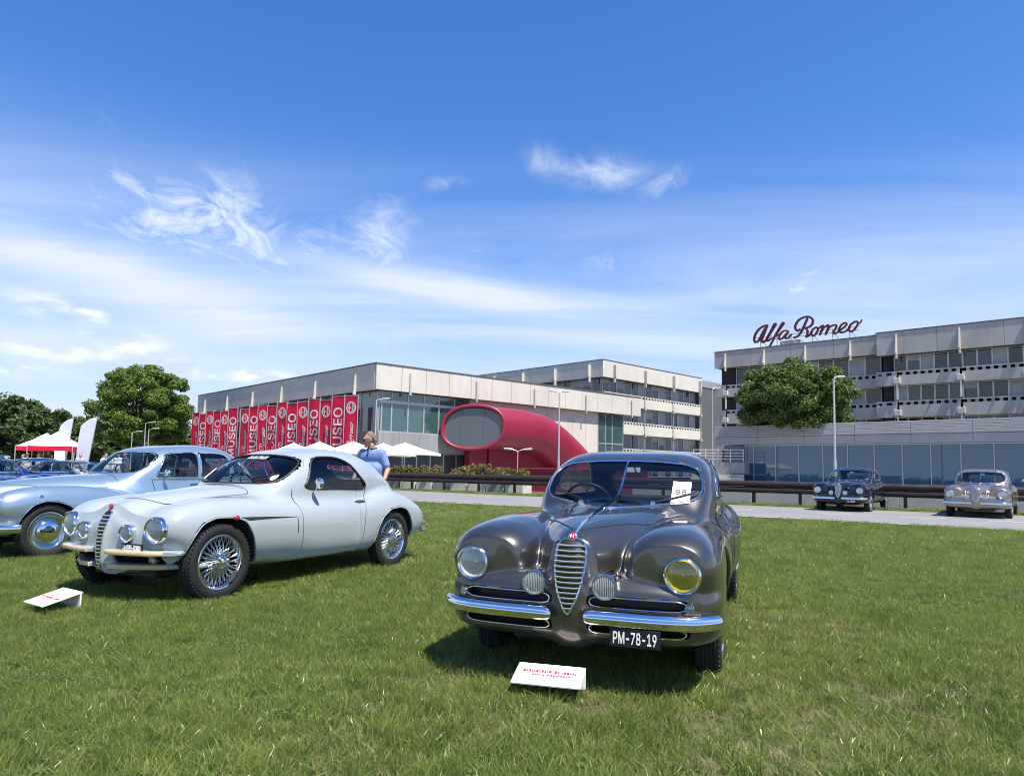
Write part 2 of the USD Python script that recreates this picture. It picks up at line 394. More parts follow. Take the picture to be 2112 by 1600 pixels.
class Frame:
    """A vertical wall: s runs along it, d out of it (towards the field), z up."""
    def __init__(self, O, deg):
        self.O, self.e = np.array(O, float), unit(deg)
        n = np.array([-self.e[1], self.e[0]])
        self.n = n if n @ (-self.O) > 0 else -n
        # right-handed basis columns
        self.flip = (self.e[0] * self.n[1] - self.e[1] * self.n[0]) < 0
    def pt(self, s, d, z):
        p = self.O + self.e * s + self.n * d
        return np.array([p[0], p[1], z])
    def place(self, mesh):
        v_, f_ = mesh[:2]
        v_ = np.asarray(v_, float)
        p = self.O[None] + v_[:, :1] * self.e[None] + v_[:, 1:2] * self.n[None]
        f_ = np.asarray(f_)
        return np.column_stack([p, v_[:, 2]]), (f_[:, ::-1] if self.flip else f_)
    def box(self, s0, s1, d0, d1, z0, z1, b=0.0):
        return self.place(bevbox(s0, s1, d0, d1, z0, z1, b) if b else box(s0, s1, d0, d1, z0, z1))

# --- ground
def ground_material():
    n = {'g': ('geometry', {}), 'n1': ('noise_texture', {'scale': 0.35, 'detail': 6.0, 'roughness': 0.6}), 'n2': ('noise_texture', {'scale': 9.0, 'detail': 8.0, 'roughness': 0.7}),
         'n3': ('noise_texture', {'scale': 70.0, 'detail': 4.0}),
         'r1': ('rgb_ramp', {'ramp': [(0.30, (0.060, 0.085, 0.024)), (0.50, (0.085, 0.115, 0.036)), (0.72, (0.15, 0.145, 0.065))]}),
         'r2': ('rgb_ramp', {'ramp': [(0.28, (0.45, 0.42, 0.36)), (0.5, (1, 1, 1)), (0.75, (1.4, 1.35, 1.25))]}),
         'm': ('mix_color', {'blend_type': 'multiply', 'fac': 1.0, 'use_clamp': False}), 'ad': ('math', {'math_type': 'add'}),
         'bp': ('bump', {'strength': 0.9, 'distance': 0.04}), 'p': ('principled_bsdf', {'roughness': 0.9, 'specular_ior_level': 0.2})}
    l = [('g.position', 'n1.vector'), ('g.position', 'n2.vector'), ('g.position', 'n3.vector'), ('n1.fac', 'r1.fac'), ('n2.fac', 'r2.fac'), ('r1.color', 'm.a'), ('r2.color', 'm.b'),
         ('m.result', 'p.base_color'), ('n2.fac', 'ad.value1'), ('n3.fac', 'ad.value2'), ('ad.value', 'bp.height'), ('bp.normal', 'p.normal')]
    return mat('turf_soil', n, l)
ground_material()
xs_ = np.concatenate([[-1500, -600, -300, -150], np.linspace(-90, 90, 91), [150, 300, 600, 1500]])
ys_ = np.concatenate([[-400, -120, -40], np.linspace(-12, 60, 61), [90, 150, 300, 700, 2500]])
gx, gy = np.meshgrid(xs_, ys_, indexing='ij')
gz = (meshkit.fbm(np.stack([gx * 0.18, gy * 0.18, gx * 0], -1), 3, seed=4) - 0.5) * 0.03
gz = np.where((np.abs(gx) < 16) & (gy < 15), gz, gz * 0.2) - 0.004
ni, nj = gx.shape
ii, jj = np.meshgrid(np.arange(ni - 1), np.arange(nj - 1), indexing='ij')
gq = np.stack([ii * nj + jj, (ii + 1) * nj + jj, (ii + 1) * nj + jj + 1, ii * nj + jj + 1], -1).reshape(-1, 4)
obj('ground', (np.stack([gx, gy, gz], -1).reshape(-1, 3), gq), M['turf_soil'], smooth=True, kind='structure')

# --- road across the field, with painted marks
def asphalt():
    n = {'g': ('geometry', {}), 'n1': ('noise_texture', {'scale': 0.5, 'detail': 7.0, 'roughness': 0.65}), 'n2': ('noise_texture', {'scale': 160.0, 'detail': 3.0}),
         'r1': ('rgb_ramp', {'ramp': [(0.3, (0.17, 0.168, 0.165)), (0.7, (0.225, 0.222, 0.218))]}), 'r2': ('map_range', {'from_min': 0.3, 'from_max': 0.7, 'to_min': 0.75, 'to_max': 1.2}),
         'm': ('vector_math', {'math_type': 'scale'}), 'bp': ('bump', {'strength': 0.4, 'distance': 0.004}), 'p': ('principled_bsdf', {'roughness': 0.85})}
    l = [('g.position', 'n1.vector'), ('g.position', 'n2.vector'), ('n1.fac', 'r1.fac'), ('n2.fac', 'r2.value'), ('r1.color', 'm.vector1'), ('r2.result', 'm.scale'), ('m.vector', 'p.base_color'), ('n2.fac', 'bp.height'), ('bp.normal', 'p.normal')]
    return mat('asphalt', n, l)
asphalt()
plain('road_paint', (0.62, 0.62, 0.60), 0.7, var=0.2, scale=6)
near_pts = np.array([[-62, 58.0], [-20, 35.2], [-3.65, 25.64], [8.16, 19.4], [12.22, 16.6], [16.5, 14.2], [40, 0.5]])
far_pts = np.array([[-62, 74.0], [-22, 48.9], [-5.99, 38.17], [0.16, 33.6], [11.43, 26.5], [18.9, 23.0], [48, 6.5]])
def resample(p, n):
    t = np.concatenate([[0], np.cumsum(np.linalg.norm(np.diff(p, axis=0), axis=1))])
    q = np.linspace(0, t[-1], n)
    return np.stack([PchipInterpolator(t, p[:, k])(q) for k in range(2)], 1)
A_, B_ = resample(near_pts, 80), resample(far_pts, 80)
def strip(a, b, z):
    k = len(a)
    v_ = np.vstack([np.column_stack([a, np.full(k, z)]), np.column_stack([b, np.full(k, z)])])
    i = np.arange(k - 1)
    q = np.stack([i, i + 1, k + i + 1, k + i], 1)
    t = trimesh.Trimesh(*moved((v_, np.vstack([q[:, [0, 1, 2]], q[:, [0, 2, 3]]]))), process=False)
    if t.face_normals[:, 2].mean() < 0:
        t.invert()
    return np.asarray(t.vertices), np.asarray(t.faces)
road = obj('road', strip(A_, B_, 0.022), M['asphalt'], smooth=True, kind='structure')
W_ = (B_ - A_) / np.linalg.norm(B_ - A_, axis=1, keepdims=True)
obj('edge_line', strip(A_ + W_ * 0.18, A_ + W_ * 0.30, 0.026), M['road_paint'], road)
dash_dir = unit(118.5)
for a, b in (((10.02, 22.63), (10.95, 22.1)), ((12.15, 21.48), (13.2, 20.9)), ((14.1, 20.3), (15.6, 19.45)), ((7.3, 24.1), (8.3, 23.55)), ((4.3, 25.75), (5.3, 25.2)), ((1.3, 27.4), (2.3, 26.85))):
    a, b = np.array(a), np.array(b)
    e = (b - a) / np.linalg.norm(b - a); w = np.array([-e[1], e[0]]) * 0.055
    obj('dash', strip(np.array([a - w, b - w]), np.array([a + w, b + w]), 0.026), M['road_paint'], road)
# paved forecourt in front of the buildings
plain('paving', (0.24, 0.235, 0.225), 0.85, var=0.18, scale=0.8, bump=0.2, bscale=30)
obj('pavement', strip(np.array([[-70, 92.0], [-6, 45.5], [14, 33.0], [60, 4]]), np.array([[-70, 190.0], [-6, 190], [14, 190.0], [110, 190]]), 0.012), M['paving'], kind='structure')

# --- materials of the buildings
def concrete(name, col, var=0.10, scale=0.35, streak=True):
    n = {'g': ('geometry', {}), 'mp': ('mapping', {'scale': (1.0, 1.0, 0.12)}), 'n1': ('noise_texture', {'scale': 2.2, 'detail': 6.0, 'roughness': 0.65}), 'n2': ('noise_texture', {'scale': scale, 'detail': 5.0}),
         'ad': ('math', {'math_type': 'add'}), 'mr': ('map_range', {'from_min': 0.6, 'from_max': 1.4, 'to_min': 1 - 2 * var, 'to_max': 1 + 2 * var}),
         'm': ('vector_math', {'math_type': 'scale', 'vector1': col}), 'oi': ('geometry', {}), 'rr': ('map_range', {'to_min': 0.96, 'to_max': 1.04}), 'm2': ('vector_math', {'math_type': 'scale'}),
         'p': ('principled_bsdf', {'roughness': 0.8, 'specular_ior_level': 0.3})}
    l = [('g.position', 'mp.vector'), ('mp.vector', 'n1.vector'), ('g.position', 'n2.vector'), ('n1.fac', 'ad.value1'), ('n2.fac', 'ad.value2'), ('ad.value', 'mr.value'), ('mr.result', 'm.scale'),
         ('oi.random_per_island', 'rr.value'), ('m.vector', 'm2.vector1'), ('rr.result', 'm2.scale'), ('m2.vector', 'p.base_color')]
    return mat(name, n, l)
concrete('beige_panel', (0.55, 0.515, 0.455), var=0.06)
concrete('grey_panel', (0.40, 0.385, 0.355))
concrete('pale_panel', (0.56, 0.53, 0.465), var=0.06)
concrete('dark_wall', (0.10, 0.10, 0.105))
concrete('mid_wall', (0.26, 0.26, 0.265))
concrete('zinc', (0.36, 0.355, 0.36), var=0.05)
plain('white_metal', (0.66, 0.66, 0.63), 0.45, var=0.06)
plain('mullion', (0.42, 0.43, 0.43), 0.35, 0.4, var=0.06)
plain('roof_edge', (0.10, 0.10, 0.10), 0.5)
plain('galvanised', (0.50, 0.51, 0.51), 0.42, 0.55, var=0.10, scale=8)
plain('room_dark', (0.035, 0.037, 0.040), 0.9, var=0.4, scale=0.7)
plain('blind', (0.34, 0.35, 0.36), 0.8, var=0.12, scale=1.0)
def window_glass(name, col, spec=0.5, rough=0.02):
    return mat(name, {'p': ('principled_bsdf', {'base_color': col, 'roughness': rough, 'specular_ior_level': spec, 'ior': 1.6}), 'g': ('geometry', {}), 'nz': ('noise_texture', {'scale': 0.35, 'detail': 2.0}),
                      'bp': ('bump', {'strength': 0.05, 'distance': 0.02})}, [('g.position', 'nz.vector'), ('nz.fac', 'bp.height'), ('bp.normal', 'p.normal')])
window_glass('teal_glass', (0.035, 0.085, 0.085), 1.0)
window_glass('blue_glass', (0.030, 0.085, 0.140), 0.75)
window_glass('office_glass', (0.022, 0.024, 0.030), 0.7)
window_glass('brown_glass', (0.030, 0.022, 0.020), 0.6)
window_glass('smoke_glass', (0.055, 0.062, 0.066), 0.8)
plain('sign_red', (0.11, 0.010, 0.018), 0.4, var=0.08)
def magenta():
    n = {'g': ('geometry', {}), 'nz': ('noise_texture', {'scale': 0.4, 'detail': 6.0}), 'mr': ('map_range', {'from_min': 0.3, 'from_max': 0.7, 'to_min': 0.88, 'to_max': 1.10}), 'm': ('vector_math', {'math_type': 'scale', 'vector1': (0.225, 0.014, 0.034)}),
         'n2': ('noise_texture', {'scale': 6.0, 'detail': 5.0}), 'bp': ('bump', {'strength': 0.12, 'distance': 0.05}), 'p': ('principled_bsdf', {'roughness': 0.42})}
    return mat('crimson_shell', n, [('g.position', 'nz.vector'), ('nz.fac', 'mr.value'), ('mr.result', 'm.scale'), ('m.vector', 'p.base_color'), ('g.position', 'n2.vector'), ('n2.fac', 'bp.height'), ('bp.normal', 'p.normal')])
magenta()

def window(parent, fr, s0, s1, d, z0, z1, gm, sub=True, fm=None, bar=0.07, blind=0.0):
    """A window: its frame, with the pane (and a drawn blind) as sub-parts."""
    fm = fm or M['mullion']
    b = bar
    fparts = [fr.box(s0, s0 + b, d - 0.05, d + 0.06, z0, z1), fr.box(s1 - b, s1, d - 0.05, d + 0.06, z0, z1), fr.box(s0 + b, s1 - b, d - 0.05, d + 0.05, z0, z0 + b), fr.box(s0 + b, s1 - b, d - 0.05, d + 0.05, z1 - b, z1)]
    f = obj('window', fparts, fm, parent)
    obj('pane', fr.box(s0 + b, s1 - b, d - 0.03, d, z0 + b, z1 - b), gm, f)
    if blind > 0:
        obj('blind', fr.box(s0 + b + 0.02, s1 - b - 0.02, d, d + 0.012, z1 - b - (z1 - z0 - 2 * b) * blind, z1 - b), M['blind'], f)
    return f

rng = random.Random(7)
# --- pavilion with the red tunnel
PAV = thing('pavilion', 'long low concrete pavilion with deep beige roof fascia behind the row of red banners', 'building')
PC = (-12.02, 60.0)
pr, pl = Frame(PC, 49), Frame(PC, -43.5)
ztop, zlow = 10.44, 8.16
def fascia(parent, fr, s0, s1, z0, z1, d, step, m, name='fascia_panel', thick=0.25, first=None):
    s = s0
    edges = [s0]
    while s < s1 - 0.3:
        s = min(s + step, s1); edges.append(s)
    for a, b in zip(edges[:-1], edges[1:]):
        obj(name, fr.box(a + 0.014, b - 0.014, d - thick, d, z0, z1, 0.02), m, parent)
fascia(PAV, pr, 0.0, 36.96, zlow, ztop, 0.0, 2.64, M['beige_panel'])
fascia(PAV, pl, 0.30, 44.0, zlow, ztop, 0.0, 3.64, M['beige_panel'])
# backing so that the joints read as dark gaps, roof slab and its metal edge
Rp, Lp = unit(49), unit(-43.5)
corner = np.array(PC)
inner = corner + Rp * 0.45 + Lp * 0.45
quad = np.array([corner + Rp * 0.26 + Lp * 0.26, corner + Rp * 36.9 + Lp * 0.26, corner + Rp * 36.9 + Lp * 43.9, corner + Rp * 0.26 + Lp * 43.9])
def slab(quadxy, z0, z1):
    p = Polygon(quadxy)
    e = trimesh.creation.extrude_polygon(p, z1 - z0, engine='earcut')
    return moved((np.asarray(e.vertices), np.asarray(e.faces)), t=(0, 0, z0))
obj('roof', slab(quad, zlow + 0.05, ztop - 0.08), M['roof_edge'], PAV)
q2 = np.array([corner - Rp * 0.06 - Lp * 0.06, corner + Rp * 37.0 - Lp * 0.06, corner + Rp * 37.0 + Lp * 44.1, corner - Rp * 0.06 + Lp * 44.1])
obj('roof_flashing', slab(q2, ztop, ztop + 0.10), M['roof_edge'], PAV)
for s in (3.48, 11.16, 18.96, 26.97, 35.08):
    obj('rain_bracket', [pr.box(s - 0.06, s + 0.06, 0.003, 0.16, zlow + 0.05, ztop - 0.55), pr.box(s - 0.10, s + 0.10, 0.0035, 0.2, zlow - 0.28, zlow + 0.05)], M['grey_panel'], PAV)
for s in (3.4, 11.0, 18.5, 26.0, 33.5, 41.0):
    v_ = np.array([[s - 0.06, 0.003, ztop - 0.7], [s + 0.06, 0.003, ztop - 0.7], [s - 0.06, 0.16, ztop - 0.7], [s + 0.06, 0.16, ztop - 0.7],
                   [s - 0.06, 0.003, zlow + 0.1], [s + 0.06, 0.003, zlow + 0.1], [s - 0.06, 0.26, zlow + 0.1], [s + 0.06, 0.26, zlow + 0.1]])
    h = trimesh.convex.convex_hull(v_)
    obj('rain_bracket', [pl.place((np.asarray(h.vertices), np.asarray(h.faces))), pl.box(s - 0.09, s + 0.09, 0.0035, 0.3, zlow - 0.3, zlow + 0.09)], M['pale_panel'], PAV)
# glazed upper storey, right face then left face
for k, (a, b) in enumerate([(0.75, 1.04), (1.04, 2.08), (2.08, 3.82), (3.82, 5.57), (5.57, 7.27), (7.27, 9.1), (9.1, 10.9)]):
    window(PAV, pr, a, b, -0.75, 4.50, 7.15, M['teal_glass'])
    obj('transom', pr.box(a, b, -0.80, -0.68, 7.152, 7.30), M['mullion'], PAV)
    window(PAV, pr, a, b, -0.75, 7.302, 8.13, M['teal_glass'], bar=0.05)
obj('spandrel', pr.box(0.75, 11.5, -1.1, -0.66, 2.7, 4.496), M['grey_panel'], PAV)
for k in range(5):
    obj('spandrel_panel', pr.box(0.75 + k * 2.15 + 0.02, 0.75 + (k + 1) * 2.15 - 0.02, -0.655, -0.61, 2.72, 4.48, 0.01), M['mid_wall'], PAV)
for k in range(7):
    window(PAV, pr, 0.8 + k * 1.55, 0.8 + (k + 1) * 1.55, -1.6, 0.05, 2.68, M['smoke_glass'], bar=0.06)
# solid wall beyond the tunnel and the glazed corner at the far end
for k in range(9):
    a = 11.0 + k * 2.1
    obj('wall_panel', pr.box(a + 0.015, a + 2.1 - 0.015, -1.3, -0.7, 0.05, zlow + 0.04, 0.015), M['beige_panel'], PAV)
for a, b in ((29.95, 31.2), (31.2, 32.4), (32.4, 34.4)):
    window(PAV, pr, a, b, -0.72, 0.1, 4.6, M['teal_glass'])
    window(PAV, pr, a, b, -0.72, 4.6, 8.13, M['teal_glass'])
for k in range(15):
    a, b = 0.75 + k * 2.85, 0.75 + (k + 1) * 2.85
    window(PAV, pl, a, b, -0.75, 4.50, 8.13, M['teal_glass'])
    obj('wall_panel', pl.box(a + 0.01, b - 0.01, -1.2, -0.7, 0.05, 4.48, 0.015), M['mid_wall'], PAV)
obj('core', slab(np.array([corner + Rp * 2.2 + Lp * 2.2, corner + Rp * 36.4 + Lp * 2.2, corner + Rp * 36.4 + Lp * 43.4, corner + Rp * 2.2 + Lp * 43.4]), 0.0, zlow), M['room_dark'], PAV)

# --- crimson tunnel: a flattened tube that runs along the wall and dives to the ground
TUN = thing('tunnel_entrance', 'big glossy crimson tunnel tube with oval window bursting from the pavilion wall', 'tunnel')
def tunnel():
    d3 = np.array([Rp[0], Rp[1], 0.0]); nrm = np.array([pr.n[0], pr.n[1], 0.0])
    def P(s, d, z): return pr.pt(s, d, z)
    path = spline([P(8.6, 1.9, 5.25), P(12, 1.9, 5.25), P(15.6, 1.8, 5.2), P(18.6, 1.7, 4.65), P(21.6, 1.6, 3.1), P(25.2, 1.5, 0.6), P(27.2, 1.5, -.9)], 10)
    t = np.gradient(path, axis=0); t /= np.linalg.norm(t, axis=1, keepdims=True)
    side = np.broadcast_to(nrm, t.shape)
    up = np.cross(side, t); up = np.where((up[:, 2:] > 0), up, -up)
    th = np.linspace(0, 2 * np.pi, 64, endpoint=False)
    e = 0.86
    cx = np.sign(np.cos(th)) * np.abs(np.cos(th)) ** e; cy = np.sign(np.sin(th)) * np.abs(np.sin(th)) ** e
    hw, hh = 2.15, 2.06
    ring = path[:, None] + side[:, None] * (cx * hw)[None, :, None] + up[:, None] * (cy * hh)[None, :, None]
    # oblique mouth: slide every line of the tube along its axis on to the cutting plane
    mouth_c = P(9.4, 1.9, 5.25)
    nm = np.array([0.10, 0.97, -0.10]); nm /= np.linalg.norm(nm)
    first = ring[0] + d3[None] * (((mouth_c - ring[0]) @ nm) / (d3 @ nm))[:, None]
    keep = [first]
    for r_ in ring[1:]:
        ahead = ((r_ - first) @ d3)
        keep.append(np.where(ahead[:, None] > 0.02, r_, first + d3[None] * 0.02))
    ring = np.array(keep)
    k, m_ = ring.shape[:2]
    i, j = np.meshgrid(np.arange(k - 1), np.arange(m_), indexing='ij')
    q = np.stack([i * m_ + j, i * m_ + (j + 1) % m_, (i + 1) * m_ + (j + 1) % m_, (i + 1) * m_ + j], -1).reshape(-1, 4)
    tt = fix((ring.reshape(-1, 3), np.vstack([q[:, [0, 1, 2]], q[:, [0, 2, 3]]])))
    obj('shell', (np.asarray(tt.vertices), np.asarray(tt.faces)), M['crimson_shell'], TUN, smooth=True)
    for kk in []:
        if (np.abs(keep[kk] - keep[kk - 1]).max(1) > .05).mean() > .9:
            obj('panel_joint', tube(keep[kk] + (keep[kk] - keep[kk].mean(0)) * .0015, .016, 5, closed=True), M['sign_red'], TUN)
    obj('rim', tube(first, 0.17, 12, closed=True), M['crimson_shell'], TUN, smooth=True)
    c = first.mean(0)
    inn = c + (first - c) * 0.965 + nm * 0.25
    cc = inn.mean(0)
    v_ = np.vstack([inn, cc[None]])
    f_ = np.array([[i, (i + 1) % m_, m_] for i in range(m_)])
    obj('window_pane', (v_, f_), M['smoke_glass'], TUN)
    right = np.cross(nm, [0, 0, 1.0]); right /= np.linalg.norm(right)
    upv = np.cross(right, nm)
    for off in (-1.15, 1.05):
        rel = (inn - cc) @ right
        near = inn[np.argsort(np.abs(rel - off))[:6]]
        zt, zb = ((near - cc) @ upv).max(), ((near - cc) @ upv).min()
        obj('mullion', tube([cc + right * off + upv * zb - nm * 0.04, cc + right * off + upv * zt - nm * 0.04], 0.035, 6), M['roof_edge'], TUN)
    # red plinth below the tube and the ramp wall in front of it
    obj('plinth', pr.box(12.4, 23.0, -0.5, 0.9, -0.2, 3.9, 0.15), M['crimson_shell'], TUN)
    obj('plinth', pr.box(10.2, 12.398, -0.5, 0.6, -0.2, 3.7, 0.15), M['crimson_shell'], TUN)
tunnel()
RW = Frame((0.55, 41.6), 120)
rwl = thing('ramp_wall', 'low crimson ramp wall behind the brown guard rail', 'wall')
obj('wall_face', RW.box(0, 8.0, -0.3, 0, -0.1, 1.30, 0.02), M['crimson_shell'], rwl)
obj('coping', RW.box(-0.04, 8.04, -0.36, 0.06, 1.302, 1.42, 0.02), M['crimson_shell'], rwl)

# --- second office block
B2 = thing('office_block', 'pale office block with balcony bands rising behind the pavilion roof', 'building')
BC = (13.23, 100.0)
br, bl = Frame(BC, 47), Frame(BC, -44)
fascia(B2, br, 0, 26.9, 15.25, 17.75, 0, 8.1, M['pale_panel'])
fascia(B2, bl, 0.3, 27.8, 15.25, 17.75, 0, 7.4, M['pale_panel'])
bR, bL = unit(47), unit(-44); bcn = np.array(BC)
obj('roof', slab(np.array([bcn + bR * .28 + bL * .28, bcn + bR * 26.8 + bL * .28, bcn + bR * 26.8 + bL * 27.6, bcn + bR * .28 + bL * 27.6]), 15.3, 17.7), M['roof_edge'], B2)
obj('roof_flashing', slab(np.array([bcn - bR * .05 - bL * .05, bcn + bR * 26.95 - bL * .05, bcn + bR * 26.95 + bL * 27.8, bcn - bR * .05 + bL * 27.8]), 17.75, 17.85), M['roof_edge'], B2)
for fr, ss in ((br, (2.5, 10.2, 18.0, 25.9)), (bl, (2.4, 9.3, 16.4, 23.4))):
    for s in ss:
        obj('rain_bracket', [fr.box(s - 0.10, s + 0.10, 0.003, 0.55, 15.4, 17.2), fr.box(s - 0.09, s + 0.09, 0.0035, 0.4, 14.6, 15.4)], M['pale_panel'], B2)
levels2 = [(13.15, 15.25), (9.0, 11.2), (4.9, 7.0), (0.6, 2.8)]
for z0, z1 in levels2:
    for k in range(14):
        a = 0.9 + k * 1.82
        window(B2, br, a, a + 1.80, -1.1, z0, z1, M['brown_glass'] if k in (9, 10) else M['office_glass'], bar=0.08, blind=rng.choice([0, 0, 0.3, 0.6, 1.0]))
for k in range(13):
    a = 0.9 + k * 2.0
    window(B2, bl, a, a + 1.98, -1.1, 13.15, 15.25, M['office_glass'], bar=0.08, blind=rng.choice([0, 0, 0.5]))
def balcony(parent, fr, s0, s1, z0, z1, m, d0=-0.9, d1=0.0, pick=0.36, top=0.42):
    """Solid parapet with a row of square openings under its coping."""
    parts = [fr.box(s0, s1, d1 - 0.16, d1, z0, z1 - top), fr.box(s0, s1, d1 - 0.18, d1 + 0.02, z1 - 0.12, z1), fr.box(s0, s1, d0, d1 - 0.162, z0, z0 + 0.18)]
    n_ = max(int((s1 - s0) / (pick * 2)), 1)
    w = (s1 - s0) / n_
    for i in range(n_):
        parts.append(fr.box(s0 + i * w + 0.02, s0 + i * w + w * 0.46, d1 - 0.15, d1 - 0.01, z1 - top + 0.002, z1 - 0.122))
    return obj('balcony', parts, m, parent)
for z0, z1 in ((11.25, 13.1), (7.05, 8.95), (2.9, 4.85)):
    for a, b in ((0.3, 2.45), (2.55, 10.15), (10.25, 17.95), (18.05, 26.6)):
        balcony(B2, br, a, b, z0, z1, M['pale_panel'])
    for s in (2.5, 10.2, 18.0, 26.3):
        obj('down_pipe', [br.box(s - 0.05, s + 0.05, 0.03, 0.13, z0 - 2.2, z1), br.box(s - 0.2, s + 0.2, 0.026, 0.3, z0 - 0.25, z0 + 0.25)], M['grey_panel'], B2)
obj('core', slab(np.array([bcn + bR * 1.9 + bL * 1.9, bcn + bR * 26.4 + bL * 1.9, bcn + bR * 26.4 + bL * 27, bcn + bR * 1.9 + bL * 27]), 0, 15.3), M['room_dark'], B2)
obj('stair_tower', br.box(26.95, 36.0, -10, -0.6, 0, 16.4), M['dark_wall'], B2)
obj('link_wall', br.box(27.2, 36.2, -10.2, -0.5, 16.42, 17.6), M['mid_wall'], B2)

# --- right office block and the big script sign on its roof
B3 = thing('office_block', 'grey office block with stacked balcony bands under the big rooftop sign', 'building')
f2, f1 = Frame((48.29, 64.0), -48.5), Frame((48.29, 64.0), -48.5)
f1.O = f1.O - f1.n * 1.25
fascia(B3, f2, -15, 12.5, 13.95, 16.36, 0.9, 5.5, M['grey_panel'])
fascia(B3, f1, 12.5, 31.2, 14.35, 16.36, 0.9, 4.68, M['grey_panel'])
obj('roof', [f2.box(-15, 12.4, -14, 0.64, 14.0, 16.3), f1.box(12.41, 31.1, -13, 0.64, 14.4, 16.3)], M['roof_edge'], B3)
obj('roof_flashing', [f2.box(-15, 12.55, -14, 0.95, 16.362, 16.46), f1.box(12.551, 31.25, -13, 0.95, 16.362, 16.46)], M['roof_edge'], B3)
obj('penthouse', f1.box(8.2, 13.8, -6, -2.2, 16.47, 17.15), M['grey_panel'], B3)
for fr, ss, zb in ((f2, (10.62, 5.06, -0.2, -5.5), 13.95), (f1, (29.72, 24.92, 20.16, 15.38), 14.35)):
    for s in ss:
        v_ = np.array([[s + a, d, z] for a in (-0.06, 0.06) for d, z in ((0.903, 16.1), (1.02, 16.1), (0.903, zb + 0.1), (1.40, zb + 0.1))])
        h = trimesh.convex.convex_hull(v_)
        obj('rain_bracket', [fr.place((np.asarray(h.vertices), np.asarray(h.faces))), fr.box(s - 0.07, s + 0.07, 0.91, 1.2, zb - 0.45, zb + 0.098)], M['pale_panel'], B3)
for fr, s0, s1, w in ((f2, -14.5, 12.3, 1.22), (f1, 12.6, 30.4, 1.62)):
    n_ = int((s1 - s0) / w)
    for z0, z1 in ((12.2, 13.95), (9.1, 10.75), (5.9, 7.45)):
        zt = z1 + (0.4 if fr is f1 and z1 > 13 else 0)
        for k in range(n_):
            r_ = rng.random()
            window(B3, fr, s0 + k * w, s0 + (k + 1) * w - 0.01, -0.15, z0, zt, M['brown_glass'] if r_ < 0.55 else M['office_glass'], bar=0.06, fm=M['white_metal'], blind=rng.choice([0, 0, 0, 0.35, 1.0]) if r_ > 0.3 else 0)
for z0, z1 in ((10.75, 12.2), (7.45, 9.1), (4.3, 5.9)):
    for a, b in ((-14.5, -5.6), (-5.4, 4.95), (5.15, 10.5), (10.7, 12.6)):
        balcony(B3, f2, a, b, z0, z1, M['grey_panel'], d0=-0.1, d1=0.85, pick=0.32)
    for a, b in ((12.65, 15.3), (15.45, 20.05), (20.25, 24.8), (25.0, 29.6), (29.8, 31.0)):
        balcony(B3, f1, a, b, z0, z1, M['grey_panel'], d0=-0.1, d1=0.85, pick=0.32)
    for fr, ss in ((f2, (10.62, 5.06, -0.2)), (f1, (29.72, 24.92, 20.16, 15.38))):
        for s in ss:
            obj('beam_end', fr.box(s - 0.32, s + 0.32, 0.853, 1.2, z0 + 0.15, z0 + 0.72, 0.03), M['pale_panel'], B3)
            obj('down_pipe', fr.box(s - 0.07, s + 0.07, 0.88, 1.0, z0 - 1.5, z0 + 0.148), M['white_metal'], B3)
obj('core', [f2.box(-14.9, 12.3, -13, -0.8, 0, 14.0), f1.box(12.31, 31.0, -12, -0.8, 0, 14.4)], M['room_dark'], B3)

# --- low glazed hall in front of it
LOW = thing('glass_hall', 'low hall with ribbed grey roof edge and tall dark blue glass wall', 'building')
gl = Frame((35.96, 48.0), -47.5)
# ribbed cornice: five horizontal metal boards per bay
for k in range(9):
    a = -13 + k * 4.0
    b = min(a + 4.0, 23.0)
    for i in range(5):
        z = 4.62 + i * 0.2
        obj('cornice_board', gl.box(a + 0.012, b - 0.012, 0.10, 0.42 - 0.012 * i, z + 0.006, z + 0.186, 0.015), M['zinc'], LOW)
obj('roof', gl.box(-13, 23.0, -12, 0.098, 4.0, 5.60), M['mid_wall'], LOW)
for k in range(9):
    a = -13 + k * 4.0
    obj('fascia_panel', gl.box(a + 0.012, min(a + 4.0, 23.0) - 0.012, 0.10, 0.30, 3.92, 4.60, 0.012), M['zinc'], LOW)
edges = [-12.0, -10.0, -8.05, -6.1, -4.15, -2.15, -0.2, 1.8, 3.82, 5.75, 7.67, 9.66, 11.64, 13.57, 15.54, 17.52, 19.49, 20.34]
for a, b in zip(edges[:-1], edges[1:]):
    w_ = obj('window', [gl.box(a - 0.03, a + 0.03, -0.10, 0.06, 0.1, 3.9), gl.box(a + 0.03, b - 0.03, -0.10, 0.04, 3.80, 3.9)], M['mullion'], LOW)
    obj('pane', gl.box(a + 0.032, b - 0.032, -0.06, -0.02, 0.1, 3.8), M['blue_glass'], w_)
obj('core', gl.box(-12.5, 20.3, -11, -0.3, 0, 4.0), M['room_dark'], LOW)
obj('side_wall', gl.box(20.4, 22.5, -3.0, -0.4, 0, 3.9), M['mid_wall'], LOW)

# --- open stair landing between the blocks
LAND = thing('stair_landing', 'concrete stair landing with thin white railings left of the glass hall', 'stairs')
lf = Frame((19.0, 60.0), -60)
obj('deck', lf.box(-1.3, 3.2, -3, 0.0, 1.3, 2.3), M['mid_wall'], LAND)
for i in range(4):
    obj('step', lf.box(-1.3, 3.2, 0.002 + i * 0.3, 0.3 + i * 0.3, 0.0, 1.25 - 0.28 * i, 0.01), M['grey_panel'], LAND)
for s in np.linspace(-1.2, 3.1, 5):
    obj('railing_post', tube([lf.pt(s, -0.1, 2.3), lf.pt(s, -0.1, 3.4)], 0.03, 6), M['white_metal'], LAND)
for z in (2.6, 2.87, 3.13, 3.4):
    obj('railing_bar', tube([lf.pt(-1.25, -0.1, z), lf.pt(3.15, -0.1, z)], 0.022, 6), M['white_metal'], LAND)

